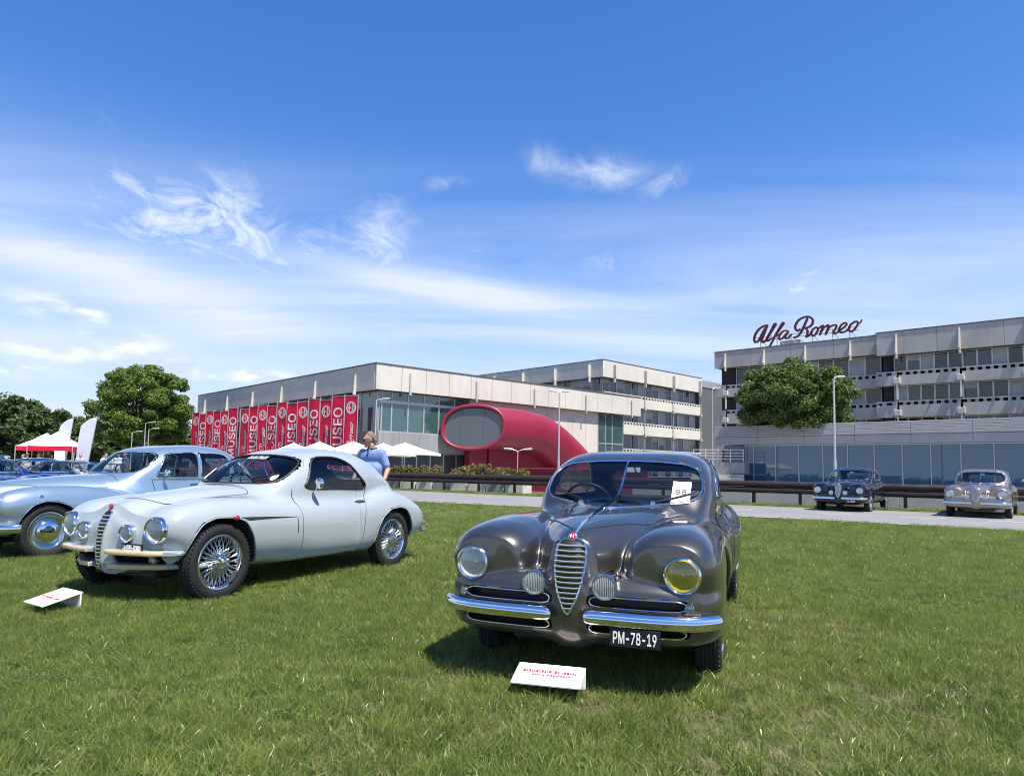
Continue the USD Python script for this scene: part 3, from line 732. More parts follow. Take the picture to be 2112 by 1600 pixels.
# --- brown guard rail along the far side of the road
plain('rail_brown', (0.030, 0.017, 0.015), 0.42, var=0.25, scale=4)
rf = Frame((-5.443, 39.006), 0)
rf.e = np.array([0.8375, -0.5464]); rf.n = np.array([-0.5464, -0.8375]); rf.flip = (rf.e[0] * rf.n[1] - rf.e[1] * rf.n[0]) < 0
GR = thing('guard_rail', 'long brown guard rail of two thick round beams on posts beyond the road', 'guard rail')
for z in (0.62, 0.87):
    for k in range(-4, 7):
        a = k * 6.0 - 1.0
        obj('beam', tube([rf.pt(a + 0.012, 0, z), rf.pt(a + 5.988, 0, z)], 0.122, 12), M['rail_brown'], GR, smooth=40)
for s in [-21.6, -17.6, -13.6, -9.6, -5.2, -2.7, -0.4, 1.96, 4.3, 6.58, 10.6, 14.6, 18.59, 20.41, 24.13, 28.1, 32.0, 36.0]:
    obj('post', rf.box(s - 0.06, s + 0.06, -0.30, -0.18, -0.3, 0.95, 0.01), M['rail_brown'], GR)
    obj('bracket', rf.box(s - 0.05, s + 0.05, -0.178, -0.09, 0.55, 0.92), M['rail_brown'], GR)
# ------------------------------------------------------------------ grass and trees
def leaf_mat(name, ramp, trans=0.35, rough=0.5, scale=0.6, spec=0.35):
    n = {'g': ('geometry', {}), 'oi': ('object_info', {}), 'ad': ('math', {'math_type': 'add'}), 'nz': ('noise_texture', {'scale': scale, 'detail': 4.0}), 'a2': ('math', {'math_type': 'multiply_add', 'value2': 0.42}),
         'r': ('rgb_ramp', {'ramp': ramp}), 'p': ('principled_bsdf', {'roughness': rough, 'specular_ior_level': spec}), 't': ('translucent_bsdf', {}), 'hs': ('hsv', {'value': 1.25, 'saturation': 1.05}), 'm': ('mix_closure', {'fac': trans}),
         'm3': ('math', {'math_type': 'multiply', 'value2': 0.28}), 'm4': ('math', {'math_type': 'multiply', 'value2': 0.30})}
    l = [('g.random_per_island', 'a2.value1'), ('g.position', 'nz.vector'), ('nz.fac', 'm3.value1'), ('m3.value', 'a2.value3'), ('oi.random', 'm4.value1'), ('a2.value', 'ad.value1'), ('m4.value', 'ad.value2'), ('ad.value', 'r.fac'),
         ('r.color', 'p.base_color'), ('r.color', 'hs.color'), ('hs.color', 't.color'), ('p.BSDF', 'm.closure1'), ('t.BSDF', 'm.closure2')]
    return mat(name, n, l, surface='m.closure')
leaf_mat('grass_blades', [(0.0, (0.050, 0.080, 0.016)), (0.28, (0.165, 0.222, 0.047)), (0.56, (0.310, 0.362, 0.100)), (0.80, (0.50, 0.49, 0.22)), (1.0, (0.66, 0.58, 0.32))], 0.45, 0.30, 0.9)
leaf_mat('weed_leaves', [(0.0, (0.085, 0.140, 0.028)), (1.0, (0.16, 0.22, 0.065))], 0.35, 0.5)
leaf_mat('dry_straw', [(0.0, (0.26, 0.21, 0.10)), (1.0, (0.42, 0.36, 0.20))], 0.25, 0.6)

gr_rng = np.random.default_rng(11)
def blade(x, y, h_, w, az, lean, curl, seg=3, twist=0.0):
    """A tapered curving blade as a strip."""
    t = np.linspace(0, 1, seg + 1)
    out = lean * t + curl * t ** 2
    d = np.array([math.cos(az), math.sin(az)]); s = np.array([-d[1], d[0]])
    if twist:
        s = s * math.cos(twist) + d * math.sin(twist)
    z = h_ * (t - 0.25 * (lean + curl) * t ** 2)
    c = np.stack([x + d[0] * out * h_, y + d[1] * out * h_, z - 0.006], 1)
    ww = w * np.array([1, 0.95, 0.62, 0.0])[:seg + 1] if seg == 3 else w * (1 - t)
    L = c[:-1] - np.column_stack([s[0] * ww[:-1], s[1] * ww[:-1], 0 * ww[:-1]]) / 2
    Rr = c[:-1] + np.column_stack([s[0] * ww[:-1], s[1] * ww[:-1], 0 * ww[:-1]]) / 2
    v_ = np.vstack([np.stack([L, Rr], 1).reshape(-1, 3), c[-1:]])
    f_ = []
    for k in range(seg - 1):
        a = 2 * k
        f_ += [[a, a + 1, a + 3], [a, a + 3, a + 2]]
    f_.append([2 * seg - 2, 2 * seg - 1, 2 * seg])
    return v_, np.array(f_)

def clump(n, rad, hmin, hmax, wmin, wmax, lean=0.9):
    ms = []
    for _ in range(n):
        r_ = rad * math.sqrt(gr_rng.random()); a = gr_rng.random() * 6.283
        hh = hmin + (hmax - hmin) * gr_rng.random() ** 1.3
        ms.append(blade(r_ * math.cos(a), r_ * math.sin(a), hh, wmin + (wmax - wmin) * gr_rng.random(), gr_rng.random() * 6.283, lean * gr_rng.random(), 0.9 * gr_rng.random() ** 1.5, 3, gr_rng.random() * 3))
    return cat(ms)

def weed(n, rad, size):
    ms = []
    for _ in range(n):
        r_ = rad * math.sqrt(gr_rng.random()); a = gr_rng.random() * 6.283
        z = 0.02 + 0.03 * gr_rng.random(); s = size * (0.6 + 0.7 * gr_rng.random())
        th = np.linspace(0, 2 * np.pi, 7)[:-1]
        el = np.stack([s * np.cos(th), 0.55 * s * np.sin(th), 0.15 * s * np.cos(th) ** 2], 1)
        R_ = rz(gr_rng.random() * 6.283) @ ry((gr_rng.random() - .5) * 1.1)
        v_ = np.vstack([[0, 0, 0], el]) @ R_.T + [r_ * math.cos(a), r_ * math.sin(a), z]
        ms.append((v_, np.array([[0, i + 1, (i + 1) % 6 + 1] for i in range(6)])))
    return cat(ms)

def instancer(name, protos, xyz, scales, rot, which, label, category):
    path = '/World/' + name
    pi = UsdGeom.PointInstancer.Define(stage, path)
    rel = pi.CreatePrototypesRel()
    for k, (nm, mesh, m_) in enumerate(protos):
        p = f'{path}/{nm}' + (f'_{k:03d}' if k else '')
        usdkit.mesh(stage, p, mesh, m_)
        rel.AddTarget(p)
    pi.CreateProtoIndicesAttr(Vt.IntArray.FromNumpy(which.astype(np.int32)))
    pi.CreatePositionsAttr(Vt.Vec3fArray.FromNumpy(xyz.astype(np.float32)))
    pi.CreateScalesAttr(Vt.Vec3fArray.FromNumpy(scales.astype(np.float32)))
    q = np.stack([np.cos(rot / 2), np.zeros_like(rot), np.zeros_like(rot), np.sin(rot / 2)], 1)
    pi.CreateOrientationsAttr(Vt.QuathArray([Gf.Quath(float(a[0]), float(a[1]), float(a[2]), float(a[3])) for a in q]))
    tag(pi.GetPrim(), label, category, None, 'stuff')
    return pi

def road_near_y(x):
    return np.interp(x, A_[:, 0], A_[:, 1])
def scatter(y0, y1, dens, margin=1.25):
    """Points of the field inside a wide fan from the camera, this side of the road."""
    w = 0.85 * y1 + margin
    n_ = int(dens * 2 * w * (y1 - y0))
    x = (gr_rng.random(n_) * 2 - 1) * w; y = y0 + (y1 - y0) * gr_rng.random(n_)
    k = (np.abs(x) < 0.80 * y + margin) & (y < road_near_y(x) - 0.06 * (1 + gr_rng.random(n_)))
    return x[k], y[k]
xs_g, ys_g, sc_g, wh_g = [], [], [], []
NP = 9
for y0, y1, dens, s0 in ((1.9, 6.5, 400, 0.85), (6.5, 11, 210, 1.05), (11, 19, 75, 1.55), (19, 30, 26, 2.2), (30, 60, 7, 3.6)):
    x, y = scatter(y0, y1, dens)
    patchy = meshkit.fbm(np.stack([x * .55, y * .55, 0 * x], 1), 3, seed=9)
    r_ = gr_rng.random(len(x))
    wh = np.where(r_ < .80, gr_rng.integers(0, 5, len(x)), np.where(r_ < .92, gr_rng.integers(5, 7, len(x)), np.where(r_ < .95, 7, 8)))
    wh = np.where((patchy > .60) & (r_ > .70), 8, wh)
    wh = np.where((patchy < .36) & (r_ > .74), 7, wh)
    keep = ~((patchy > .66) & (r_ < .35))
    xs_g.append(x[keep]); ys_g.append(y[keep]); wh_g.append(wh[keep])
    sc_g.append((s0 * (0.75 + 0.5 * gr_rng.random(len(x))) * (0.8 + .5 * (patchy - .3)))[keep])
X_, Y_, S_, H_ = map(np.concatenate, (xs_g, ys_g, sc_g, wh_g))
protos = [('grass_tuft', clump(44, .090, .030, .100, .0034, .0074), M['grass_blades']) for _ in range(5)]
protos += [('grass_tuft', clump(30, .10, .06, .13, .0028, .0045, 0.7), M['grass_blades']) for _ in range(2)]
protos += [('clover', weed(22, .08, .012), M['weed_leaves'])]
protos += [('straw', clump(26, .09, .02, .07, .0025, .0040, 1.6), M['dry_straw'])]
instancer('lawn_grass', protos, np.column_stack([X_, Y_, np.zeros(len(X_))]), np.column_stack([S_ * .95, S_ * .95, np.minimum(S_, 1.25)]), gr_rng.random(len(X_)) * 6.283, H_, 'short sunlit grass of the field with clover and dry straw', 'grass')
# verge beyond the road
vx = gr_rng.random(5200); k = (vx * (len(B_) - 1)).astype(int); fr_ = vx * (len(B_) - 1) - k
vb = B_[k] * (1 - fr_[:, None]) + B_[np.minimum(k + 1, len(B_) - 1)] * fr_[:, None] + W_[k] * (0.05 + 1.5 * gr_rng.random(5200)[:, None])
instancer('verge_grass', [('grass_tuft', clump(44, .085, .05, .11, .004, .007), M['grass_blades'])], np.column_stack([vb, np.zeros(5200)]), np.tile((1.6 + .9 * gr_rng.random(5200))[:, None], (1, 3)) * [1, 1, .8], gr_rng.random(5200) * 6.283, np.zeros(5200), 'rough green grass along the foot of the guard rail', 'grass')

plain('bark', (0.09, 0.07, 0.055), 0.9, var=0.3, scale=6, bump=0.6, bscale=14)
leaf_mat('tree_leaves', [(0.0, (0.055, 0.100, 0.018)), (0.5, (0.120, 0.190, 0.034)), (1.0, (0.22, 0.30, 0.065))], 0.35, 0.5, 0.35)
leaf_mat('terrace_leaves', [(0.0, (0.042, 0.075, 0.016)), (0.5, (0.092, 0.142, 0.030)), (1.0, (0.170, 0.230, 0.055))], 0.32, 0.5, 0.35)
leaf_mat('dark_leaves', [(0.0, (0.040, 0.066, 0.020)), (0.5, (0.080, 0.120, 0.032)), (1.0, (0.150, 0.190, 0.056))], 0.3, 0.55, 0.2)
leaf_mat('shrub_leaves', [(0.0, (0.085, 0.085, 0.022)), (0.35, (0.19, 0.165, 0.05)), (0.6, (0.32, 0.20, 0.085)), (1.0, (0.42, 0.17, 0.11))], 0.35, 0.5, 1.2)

def leaves(rs, centres, radii, per, size, flat=0.75):
    n_ = len(centres) * per
    c = np.repeat(centres, per, 0); rd = np.repeat(radii, per)
    d = rs.normal(size=(n_, 3)); d /= np.linalg.norm(d, axis=1, keepdims=True)
    rr = rd * rs.random(n_) ** 0.45
    p = c + d * rr[:, None] * [1, 1, flat]
    s = size * (0.6 + 0.8 * rs.random(n_))
    nrm = d + rs.normal(size=(n_, 3)) * 0.7 + [0, 0, .35]; nrm /= np.linalg.norm(nrm, axis=1, keepdims=True)
    a = np.cross(nrm, rs.normal(size=(n_, 3))); a /= np.linalg.norm(a, axis=1, keepdims=True)
    b = np.cross(nrm, a)
    q = np.stack([p - a * s[:, None] * .75, p + b * s[:, None] * .42 - nrm * s[:, None] * .08, p + a * s[:, None] * .75, p - b * s[:, None] * .42 - nrm * s[:, None] * .08], 1)
    i = np.arange(n_) * 4
    f_ = np.vstack([np.stack([i, i + 1, i + 2], 1), np.stack([i, i + 2, i + 3], 1)])
    return q.reshape(-1, 3), f_

def tree(name, label, base, H, crown_c, crown_r, nclust, per, size, seed, mat_name='tree_leaves', trunk=0.28, group=None, flat=0.7, limbs=9, cl=(.13, .24), bottom=-.75):
    rs = np.random.default_rng(seed)
    t = thing(name, label, 'tree', base, 0, group)
    crown_c = np.array(crown_c, float); crown_r = np.array(crown_r, float)
    d = rs.normal(size=(nclust * 3, 3)); d /= np.linalg.norm(d, axis=1, keepdims=True)
    d = d[d[:, 2] > bottom][:nclust]
    u_ = 0.45 + 0.52 * rs.random(len(d)) ** 0.6
    wob = 1 + 0.22 * (meshkit.noise(d * 2.2 + seed, seed) - .5)
    cen = crown_c + d * crown_r * (u_ * wob)[:, None]
    rad = crown_r.mean() * (cl[0] + (cl[1] - cl[0]) * rs.random(len(d)))
    tr = [tube(spline([(0, 0, -.3), (.05 * H * .2, 0, H * .18), (0, .03, crown_c[2] - crown_r[2] * .2), (0, 0, crown_c[2] + crown_r[2] * .45)], 5), np.linspace(trunk, trunk * .18, 16), 9)]
    for k in range(limbs):
        e = cen[rs.integers(len(cen))]
        z0 = crown_c[2] - crown_r[2] * (.85 - .6 * rs.random())
        mid = np.array([e[0] * .45, e[1] * .45, z0 + (e[2] - z0) * .55])
        tr.append(tube(spline([(0, 0, z0), mid, e], 5), np.linspace(trunk * .42, trunk * .07, 11), 6))
    obj('trunk', cat(tr), M['bark'], t, smooth=True)
    obj('crown', leaves(rs, cen, rad, per, size, flat), M[mat_name], t, kind='stuff')
    return t

tree('broad_tree', 'big round-topped leafy tree standing alone left of the banners', (-43.3, 80, 0), 12.8, (0, 0, 7.5), (5.6, 5.4, 5.2), 190, 330, .21, 3, trunk=.42, limbs=18, cl=(.12, .22))
tree('terrace_tree', 'dense bushy tree in front of the grey office block beside the tall lamp', (24.8, 60, 2.0), 10, (0, 0, 5.9), (5.0, 4.4, 3.5), 200, 340, .18, 5, 'terrace_leaves', trunk=.32, cl=(.14, .24), bottom=-.75)
for i, (px, D_, top, w_, lab) in enumerate([(-30, 112, 12.5, 8.5, 'tall dark tree at the left edge of the wood'), (40, 104, 11.4, 7.0, 'tallest dark tree behind the white party tent'), (100, 122, 9.2, 6.0, 'low dark tree in the dip behind the party tent'), (150, 112, 9.0, 6.5, 'dark tree behind the left feather flag'), (215, 118, 8.6, 6.5, 'dark tree behind the right feather flag'),
                                           (330, 104, 7.6, 6.0, 'dark tree low behind the trunk of the big round tree'), (385, 110, 6.4, 5.0, 'small dark tree beside the leftmost red banner'), (255, 100, 5.4, 5.5, 'dark bushy tree under the big round crown')]):
    x_ = (px - 1056) / FPX * D_
    tree('wood_tree', lab, (x_, D_, 0), top, (0, 0, top * .52), (w_, w_ * .8, top * .50), 70, 220, .42, 20 + i, 'dark_leaves', trunk=.3, limbs=5, cl=(.16, .3), bottom=-1)
# ------------------------------------------------------------------ bodies from blended distance fields
def surface_nets(F, h, o):
    """Smooth mesh of F = 0 (inside negative): vertices, triangles."""
    S = F < 0
    nx, ny, nz = F.shape
    cnt = np.zeros((nx - 1, ny - 1, nz - 1), np.uint8)
    for a in (0, 1):
        for b in (0, 1):
            for c in (0, 1):
                cnt += S[a:nx - 1 + a, b:ny - 1 + b, c:nz - 1 + c]
    cells = np.argwhere((cnt > 0) & (cnt < 8))
    idx = -np.ones(cnt.shape, np.int32)
    idx[tuple(cells.T)] = np.arange(len(cells))
    C = np.array([[a, b, c] for a in (0, 1) for b in (0, 1) for c in (0, 1)])
    val = np.stack([F[cells[:, 0] + a, cells[:, 1] + b, cells[:, 2] + c] for a, b, c in C], 1)
    acc = np.zeros((len(cells), 3)); num = np.zeros(len(cells))
    for i in range(8):
        for j in range(i + 1, 8):
            if np.abs(C[i] - C[j]).sum() == 1:
                va, vb = val[:, i], val[:, j]
                m_ = (va < 0) != (vb < 0)
                t = np.where(m_, va / np.where(m_, va - vb, 1), 0)
                acc += np.where(m_[:, None], C[i] + t[:, None] * (C[j] - C[i]), 0)
                num += m_
    V = (cells + acc / num[:, None]) * h + np.asarray(o)
    faces = []
    for ax in range(3):
        sl0 = [slice(None)] * 3; sl1 = [slice(None)] * 3
        sl0[ax] = slice(0, -1); sl1[ax] = slice(1, None)
        e = np.argwhere(S[tuple(sl0)] != S[tuple(sl1)])
        u_, v_ = [(1, 2), (2, 0), (0, 1)][ax]
        ok = (e[:, u_] > 0) & (e[:, v_] > 0) & (e[:, u_] < F.shape[u_] - 1) & (e[:, v_] < F.shape[v_] - 1)
        e = e[ok]
        q = []
        for du, dv in ((-1, -1), (0, -1), (0, 0), (-1, 0)):
            p = e.copy(); p[:, u_] += du; p[:, v_] += dv
            q.append(idx[tuple(p.T)])
        q = np.stack(q, 1)
        inside0 = S[tuple(e.T)]
        q[~inside0] = q[~inside0][:, ::-1]
        faces.append(q)
    Q = np.vstack(faces)
    Q = Q[(Q >= 0).all(1)]
    return V, Q

def smin(a, b, k):
    h_ = np.clip(0.5 + 0.5 * (b - a) / k, 0, 1)
    return b + (a - b) * h_ - k * h_ * (1 - h_)
def smax(a, b, k):
    return -smin(-a, -b, k)

def poly_sdf(px, py, poly):
    """Signed distance (inside negative) of points to a 2-D polygon."""
    poly = np.asarray(poly, float)
    d = np.full(px.shape, 1e9); inside = np.zeros(px.shape, bool)
    for i in range(len(poly)):
        a, b = poly[i], poly[(i + 1) % len(poly)]
        ex, ey = b - a
        wx, wy = px - a[0], py - a[1]
        t = np.clip((wx * ex + wy * ey) / (ex * ex + ey * ey + 1e-12), 0, 1)
        d = np.minimum(d, (wx - ex * t) ** 2 + (wy - ey * t) ** 2)
        c = (a[1] <= py) != (b[1] <= py)
        with np.errstate(divide='ignore', invalid='ignore'):
            xi = a[0] + (py - a[1]) * ex / (ey if ey else 1e-12)
        inside ^= c & (px < xi)
    d = np.sqrt(d)
    return np.where(inside, -d, d)

class Body:
    """Half of a symmetric body (y >= 0) on a grid; x forward, y to the car's left, z up."""
    def __init__(self, x0, x1, ymax, z0, z1, h):
        self.h = h
        self.nx = int((x1 - x0) / h) + 1; self.ny = int(ymax / h) + 1; self.nz = int((z1 - z0) / h) + 1
        self.x = x0 + np.arange(self.nx) * h; self.y = np.arange(self.ny) * h; self.z = z0 + np.arange(self.nz) * h
        self.o = np.array([x0, 0, z0])
        self.X = self.x[:, None, None]; self.Y = self.y[None, :, None]; self.Z = self.z[None, None, :]
        self.d = None
    def norm(self, F, ref):
        g = np.gradient(F.astype(np.float32), self.h)
        n = np.sqrt(g[0] ** 2 + g[1] ** 2 + g[2] ** 2)
        return F / np.maximum(n, 0.15 / ref)
    def loft(self, tab, n=2.5, nu=None):
        """tab rows: x, cy, ry, zc, zup, zdown (zup/zdown are the top and bottom heights); superellipse sections along x."""
        tab = np.asarray(sorted(tab, key=lambda r_: r_[0]), float)
        xs = self.x
        inside = (xs >= tab[0, 0]) & (xs <= tab[-1, 0])
        xc = np.clip(xs, tab[0, 0], tab[-1, 0])
        cy, rY, zc, zu, zd = [PchipInterpolator(tab[:, 0], tab[:, k])(xc) for k in range(1, 6)]
        rY = np.maximum(rY, 0.008); ru = np.maximum(zu - zc, 0.008); rd = np.maximum(zc - zd, 0.008)
        ny_ = n if np.ndim(n) else (n, n)
        e1, e2 = ny_
        dy = np.abs(self.Y - cy[:, None, None]) / rY[:, None, None]
        dz = self.Z - zc[:, None, None]
        up = np.abs(dz) / ru[:, None, None]; dn = np.abs(dz) / rd[:, None, None]
        F = np.where(dz >= 0, (dy ** e1 + up ** e1) ** (1 / e1), (dy ** e2 + dn ** e2) ** (1 / e2)) - 1
        ext = np.abs(xs - xc)[:, None, None]
        F = F.astype(np.float32)
        F = self.norm(F, 0.5)
        F = np.where(ext > 0, np.sqrt(np.maximum(F, 0) ** 2 + ext ** 2) + np.minimum(F, 0) * 0, F)
        return F.astype(np.float32)
    def ellipsoid(self, c, r, n=2.0):
        F = (np.abs((self.X - c[0]) / r[0]) ** n + np.abs((self.Y - c[1]) / r[1]) ** n + np.abs((self.Z - c[2]) / r[2]) ** n) ** (1 / n) - 1
        return self.norm(F.astype(np.float32), 0.5)
    def side_prism(self, poly):           # polygon in (x, z)
        px, pz = np.meshgrid(self.x, self.z, indexing='ij')
        return poly_sdf(px, pz, poly)[:, None, :].astype(np.float32)
    def front_prism(self, poly):          # polygon in (y, z)
        py, pz = np.meshgrid(self.y, self.z, indexing='ij')
        return poly_sdf(py, pz, poly)[None].astype(np.float32)
    def maps(self):
        """Outermost surface seen from the side, the front, the rear and above."""
        d = self.d
        def first(D, coords):           # D sampled from outside inwards along axis -1
            s = D < 0
            k = np.argmax(s, -1)
            k = np.clip(k, 1, D.shape[-1] - 1)
            a = np.take_along_axis(D, (k - 1)[..., None], -1)[..., 0]; b = np.take_along_axis(D, k[..., None], -1)[..., 0]
            t = np.clip(a / np.where(a - b == 0, 1, a - b), 0, 1)
            v_ = coords[k - 1] + (coords[k] - coords[k - 1]) * t
            v_ = np.where(s.any(-1), v_, np.nan)
            return v_
        self.side_map = first(d.transpose(0, 2, 1)[:, :, ::-1], self.y[::-1])     # [x, z] -> y
        self.front_map = first(d.transpose(1, 2, 0)[:, :, ::-1], self.x[::-1])    # [y, z] -> x
        self.rear_map = first(d.transpose(1, 2, 0), self.x)
        self.top_map = first(d[:, :, ::-1], self.z[::-1])                         # [x, y] -> z
        self.grad = np.gradient(d, self.h)
    def _get(self, m_, a, b, a0, b0):
        fill = np.where(np.isnan(m_), np.nanmean(m_), m_)
        a, b = np.broadcast_arrays(np.asarray(a, float), np.asarray(b, float))
        r_ = map_coordinates(fill, [(np.atleast_1d(a) - a0) / self.h, (np.atleast_1d(b) - b0) / self.h], order=1, mode='nearest')
        return r_ if a.ndim else float(r_[0])
    def side(self, x, z):
        return self._get(self.side_map, x, z, self.o[0], self.o[2])
    def front(self, y, z):
        return self._get(self.front_map, np.abs(y), z, 0, self.o[2])
    def rear(self, y, z):
        return self._get(self.rear_map, np.abs(y), z, 0, self.o[2])
    def top(self, x, y):
        return self._get(self.top_map, x, np.abs(y), self.o[0], 0)
    def at(self, F, P):
        q = [(P[:, 0] - self.o[0]) / self.h, np.abs(P[:, 1]) / self.h, (P[:, 2] - self.o[2]) / self.h]
        return map_coordinates(F, q, order=1, mode='nearest')
    def normal(self, P, grad=None):
        g = grad or self.grad
        n = np.stack([self.at(g[0], P), self.at(g[1], P) * np.sign(P[:, 1] + 1e-9), self.at(g[2], P)], 1)
        return n / (np.linalg.norm(n, axis=1, keepdims=True) + 1e-9)
    # curves and patches laid on the body
    def lay(self, pts, how, sgn=1, off=0.0):
        pts = np.asarray(pts, float)
        if how == 'side':
            P = np.stack([pts[:, 0], self.side(pts[:, 0], pts[:, 1]) * sgn, pts[:, 1]], 1)
        elif how == 'front':
            P = np.stack([self.front(pts[:, 0], pts[:, 1]), pts[:, 0], pts[:, 1]], 1)
        elif how == 'rear':
            P = np.stack([self.rear(pts[:, 0], pts[:, 1]), pts[:, 0], pts[:, 1]], 1)
        else:
            P = np.stack([pts[:, 0], pts[:, 1], self.top(pts[:, 0], pts[:, 1])], 1)
        if off:
            P = P + self.normal(P) * off
        return P
    def line(self, pts, how, r=0.004, sgn=1, off=0.0, closed=False, step=0.02, sides=6, smooth_n=0):
        pts = np.asarray(pts, float)
        if closed:
            pts = np.vstack([pts, pts[:1]])
        t = np.concatenate([[0], np.cumsum(np.linalg.norm(np.diff(pts, axis=0), axis=1))])
        q = np.linspace(0, t[-1], max(int(t[-1] / step), 4))
        p = np.stack([np.interp(q, t, pts[:, k]) for k in range(2)], 1)
        if closed:
            p = p[:-1]
        P = self.lay(p, how, sgn, off)
        for _ in range(6):
            Q = P.copy()
            if closed:
                P = (np.roll(Q, 1, 0) + 2 * Q + np.roll(Q, -1, 0)) / 4
            else:
                P[1:-1] = (Q[:-2] + 2 * Q[1:-1] + Q[2:]) / 4
        return tube(P, r, sides, closed=closed)
    def patch(self, poly, how, sgn=1, off=0.0, step=0.03):
        """A skin over the body inside a 2-D outline."""
        pg = Polygon(poly)
        bnd = np.array(pg.exterior.segmentize(step).coords)[:-1]
        x0, y0, x1, y1 = pg.bounds
        gx_, gy_ = np.meshgrid(np.arange(x0 + step / 2, x1, step), np.arange(y0 + step / 2, y1, step))
        g = np.stack([gx_.ravel(), gy_.ravel()], 1)
        inn = shapely.contains_xy(pg.buffer(-step * 0.4), g[:, 0], g[:, 1])
        p = np.vstack([bnd, g[inn]])
        tri = Delaunay(p).simplices
        c = p[tri].mean(1)
        tri = tri[shapely.contains_xy(pg, c[:, 0], c[:, 1])]
        P = self.lay(p, how, sgn, off)
        N = self.normal(P)
        fn = np.cross(P[tri[:, 1]] - P[tri[:, 0]], P[tri[:, 2]] - P[tri[:, 0]])
        fl = (fn * N[tri[:, 0]]).sum(1) < 0
        tri[fl] = tri[fl][:, ::-1]
        return P, tri, N
    def finish(self, cuts, inner=None, k=0.008):
        """Full shell: the body with CUTS (fields, inside negative) taken away; splits outer skin and lining faces."""
        S = self.d
        if inner is not None:
            S = smax(S, -inner, k)
        for c in cuts:
            S = smax(S, -c, k)
        S = np.broadcast_to(S, self.d.shape)
        full = np.concatenate([S[:, :0:-1], S], 1).astype(np.float32)
        V, Q = surface_nets(full, self.h, [self.o[0], -self.y[-1], self.o[2]])
        g = np.gradient(S, self.h)
        N = self.normal(V, g)
        dv = self.at(self.d, V)
        T = np.vstack([Q[:, [0, 1, 2]], Q[:, [0, 2, 3]]])
        outer = dv[T].mean(1) > -max(1.25 * self.h, 0.016)
        # skin vertices take the undisturbed body's normal: clean reflections up to the edges
        on = dv > -0.35 * self.h
        N[on] = self.normal(V[on])
        # pull skin vertices exactly on to the body
        V[on] = V[on] - N[on] * dv[on][:, None] * 0.9
        return V, T, N, outer

def sub(V, T, N, m_):
    t = T[m_]
    u_, inv = np.unique(t, return_inverse=True)
    return V[u_], inv.reshape(-1, 3), N[u_]

# ------------------------------------------------------------------ parts shared by the cars
def rounded(y0, y1, z0, z1, r, n=6):
    r = min(r, (y1 - y0) / 2 - 1e-4, (z1 - z0) / 2 - 1e-4)
    out = []
    for cy, cz, a0 in ((y1 - r, z1 - r, 0), (y0 + r, z1 - r, 90), (y0 + r, z0 + r, 180), (y1 - r, z0 + r, 270)):
        for a in np.linspace(a0, a0 + 90, n):
            out.append((cy + r * math.cos(math.radians(a)), cz + r * math.sin(math.radians(a))))
    return out

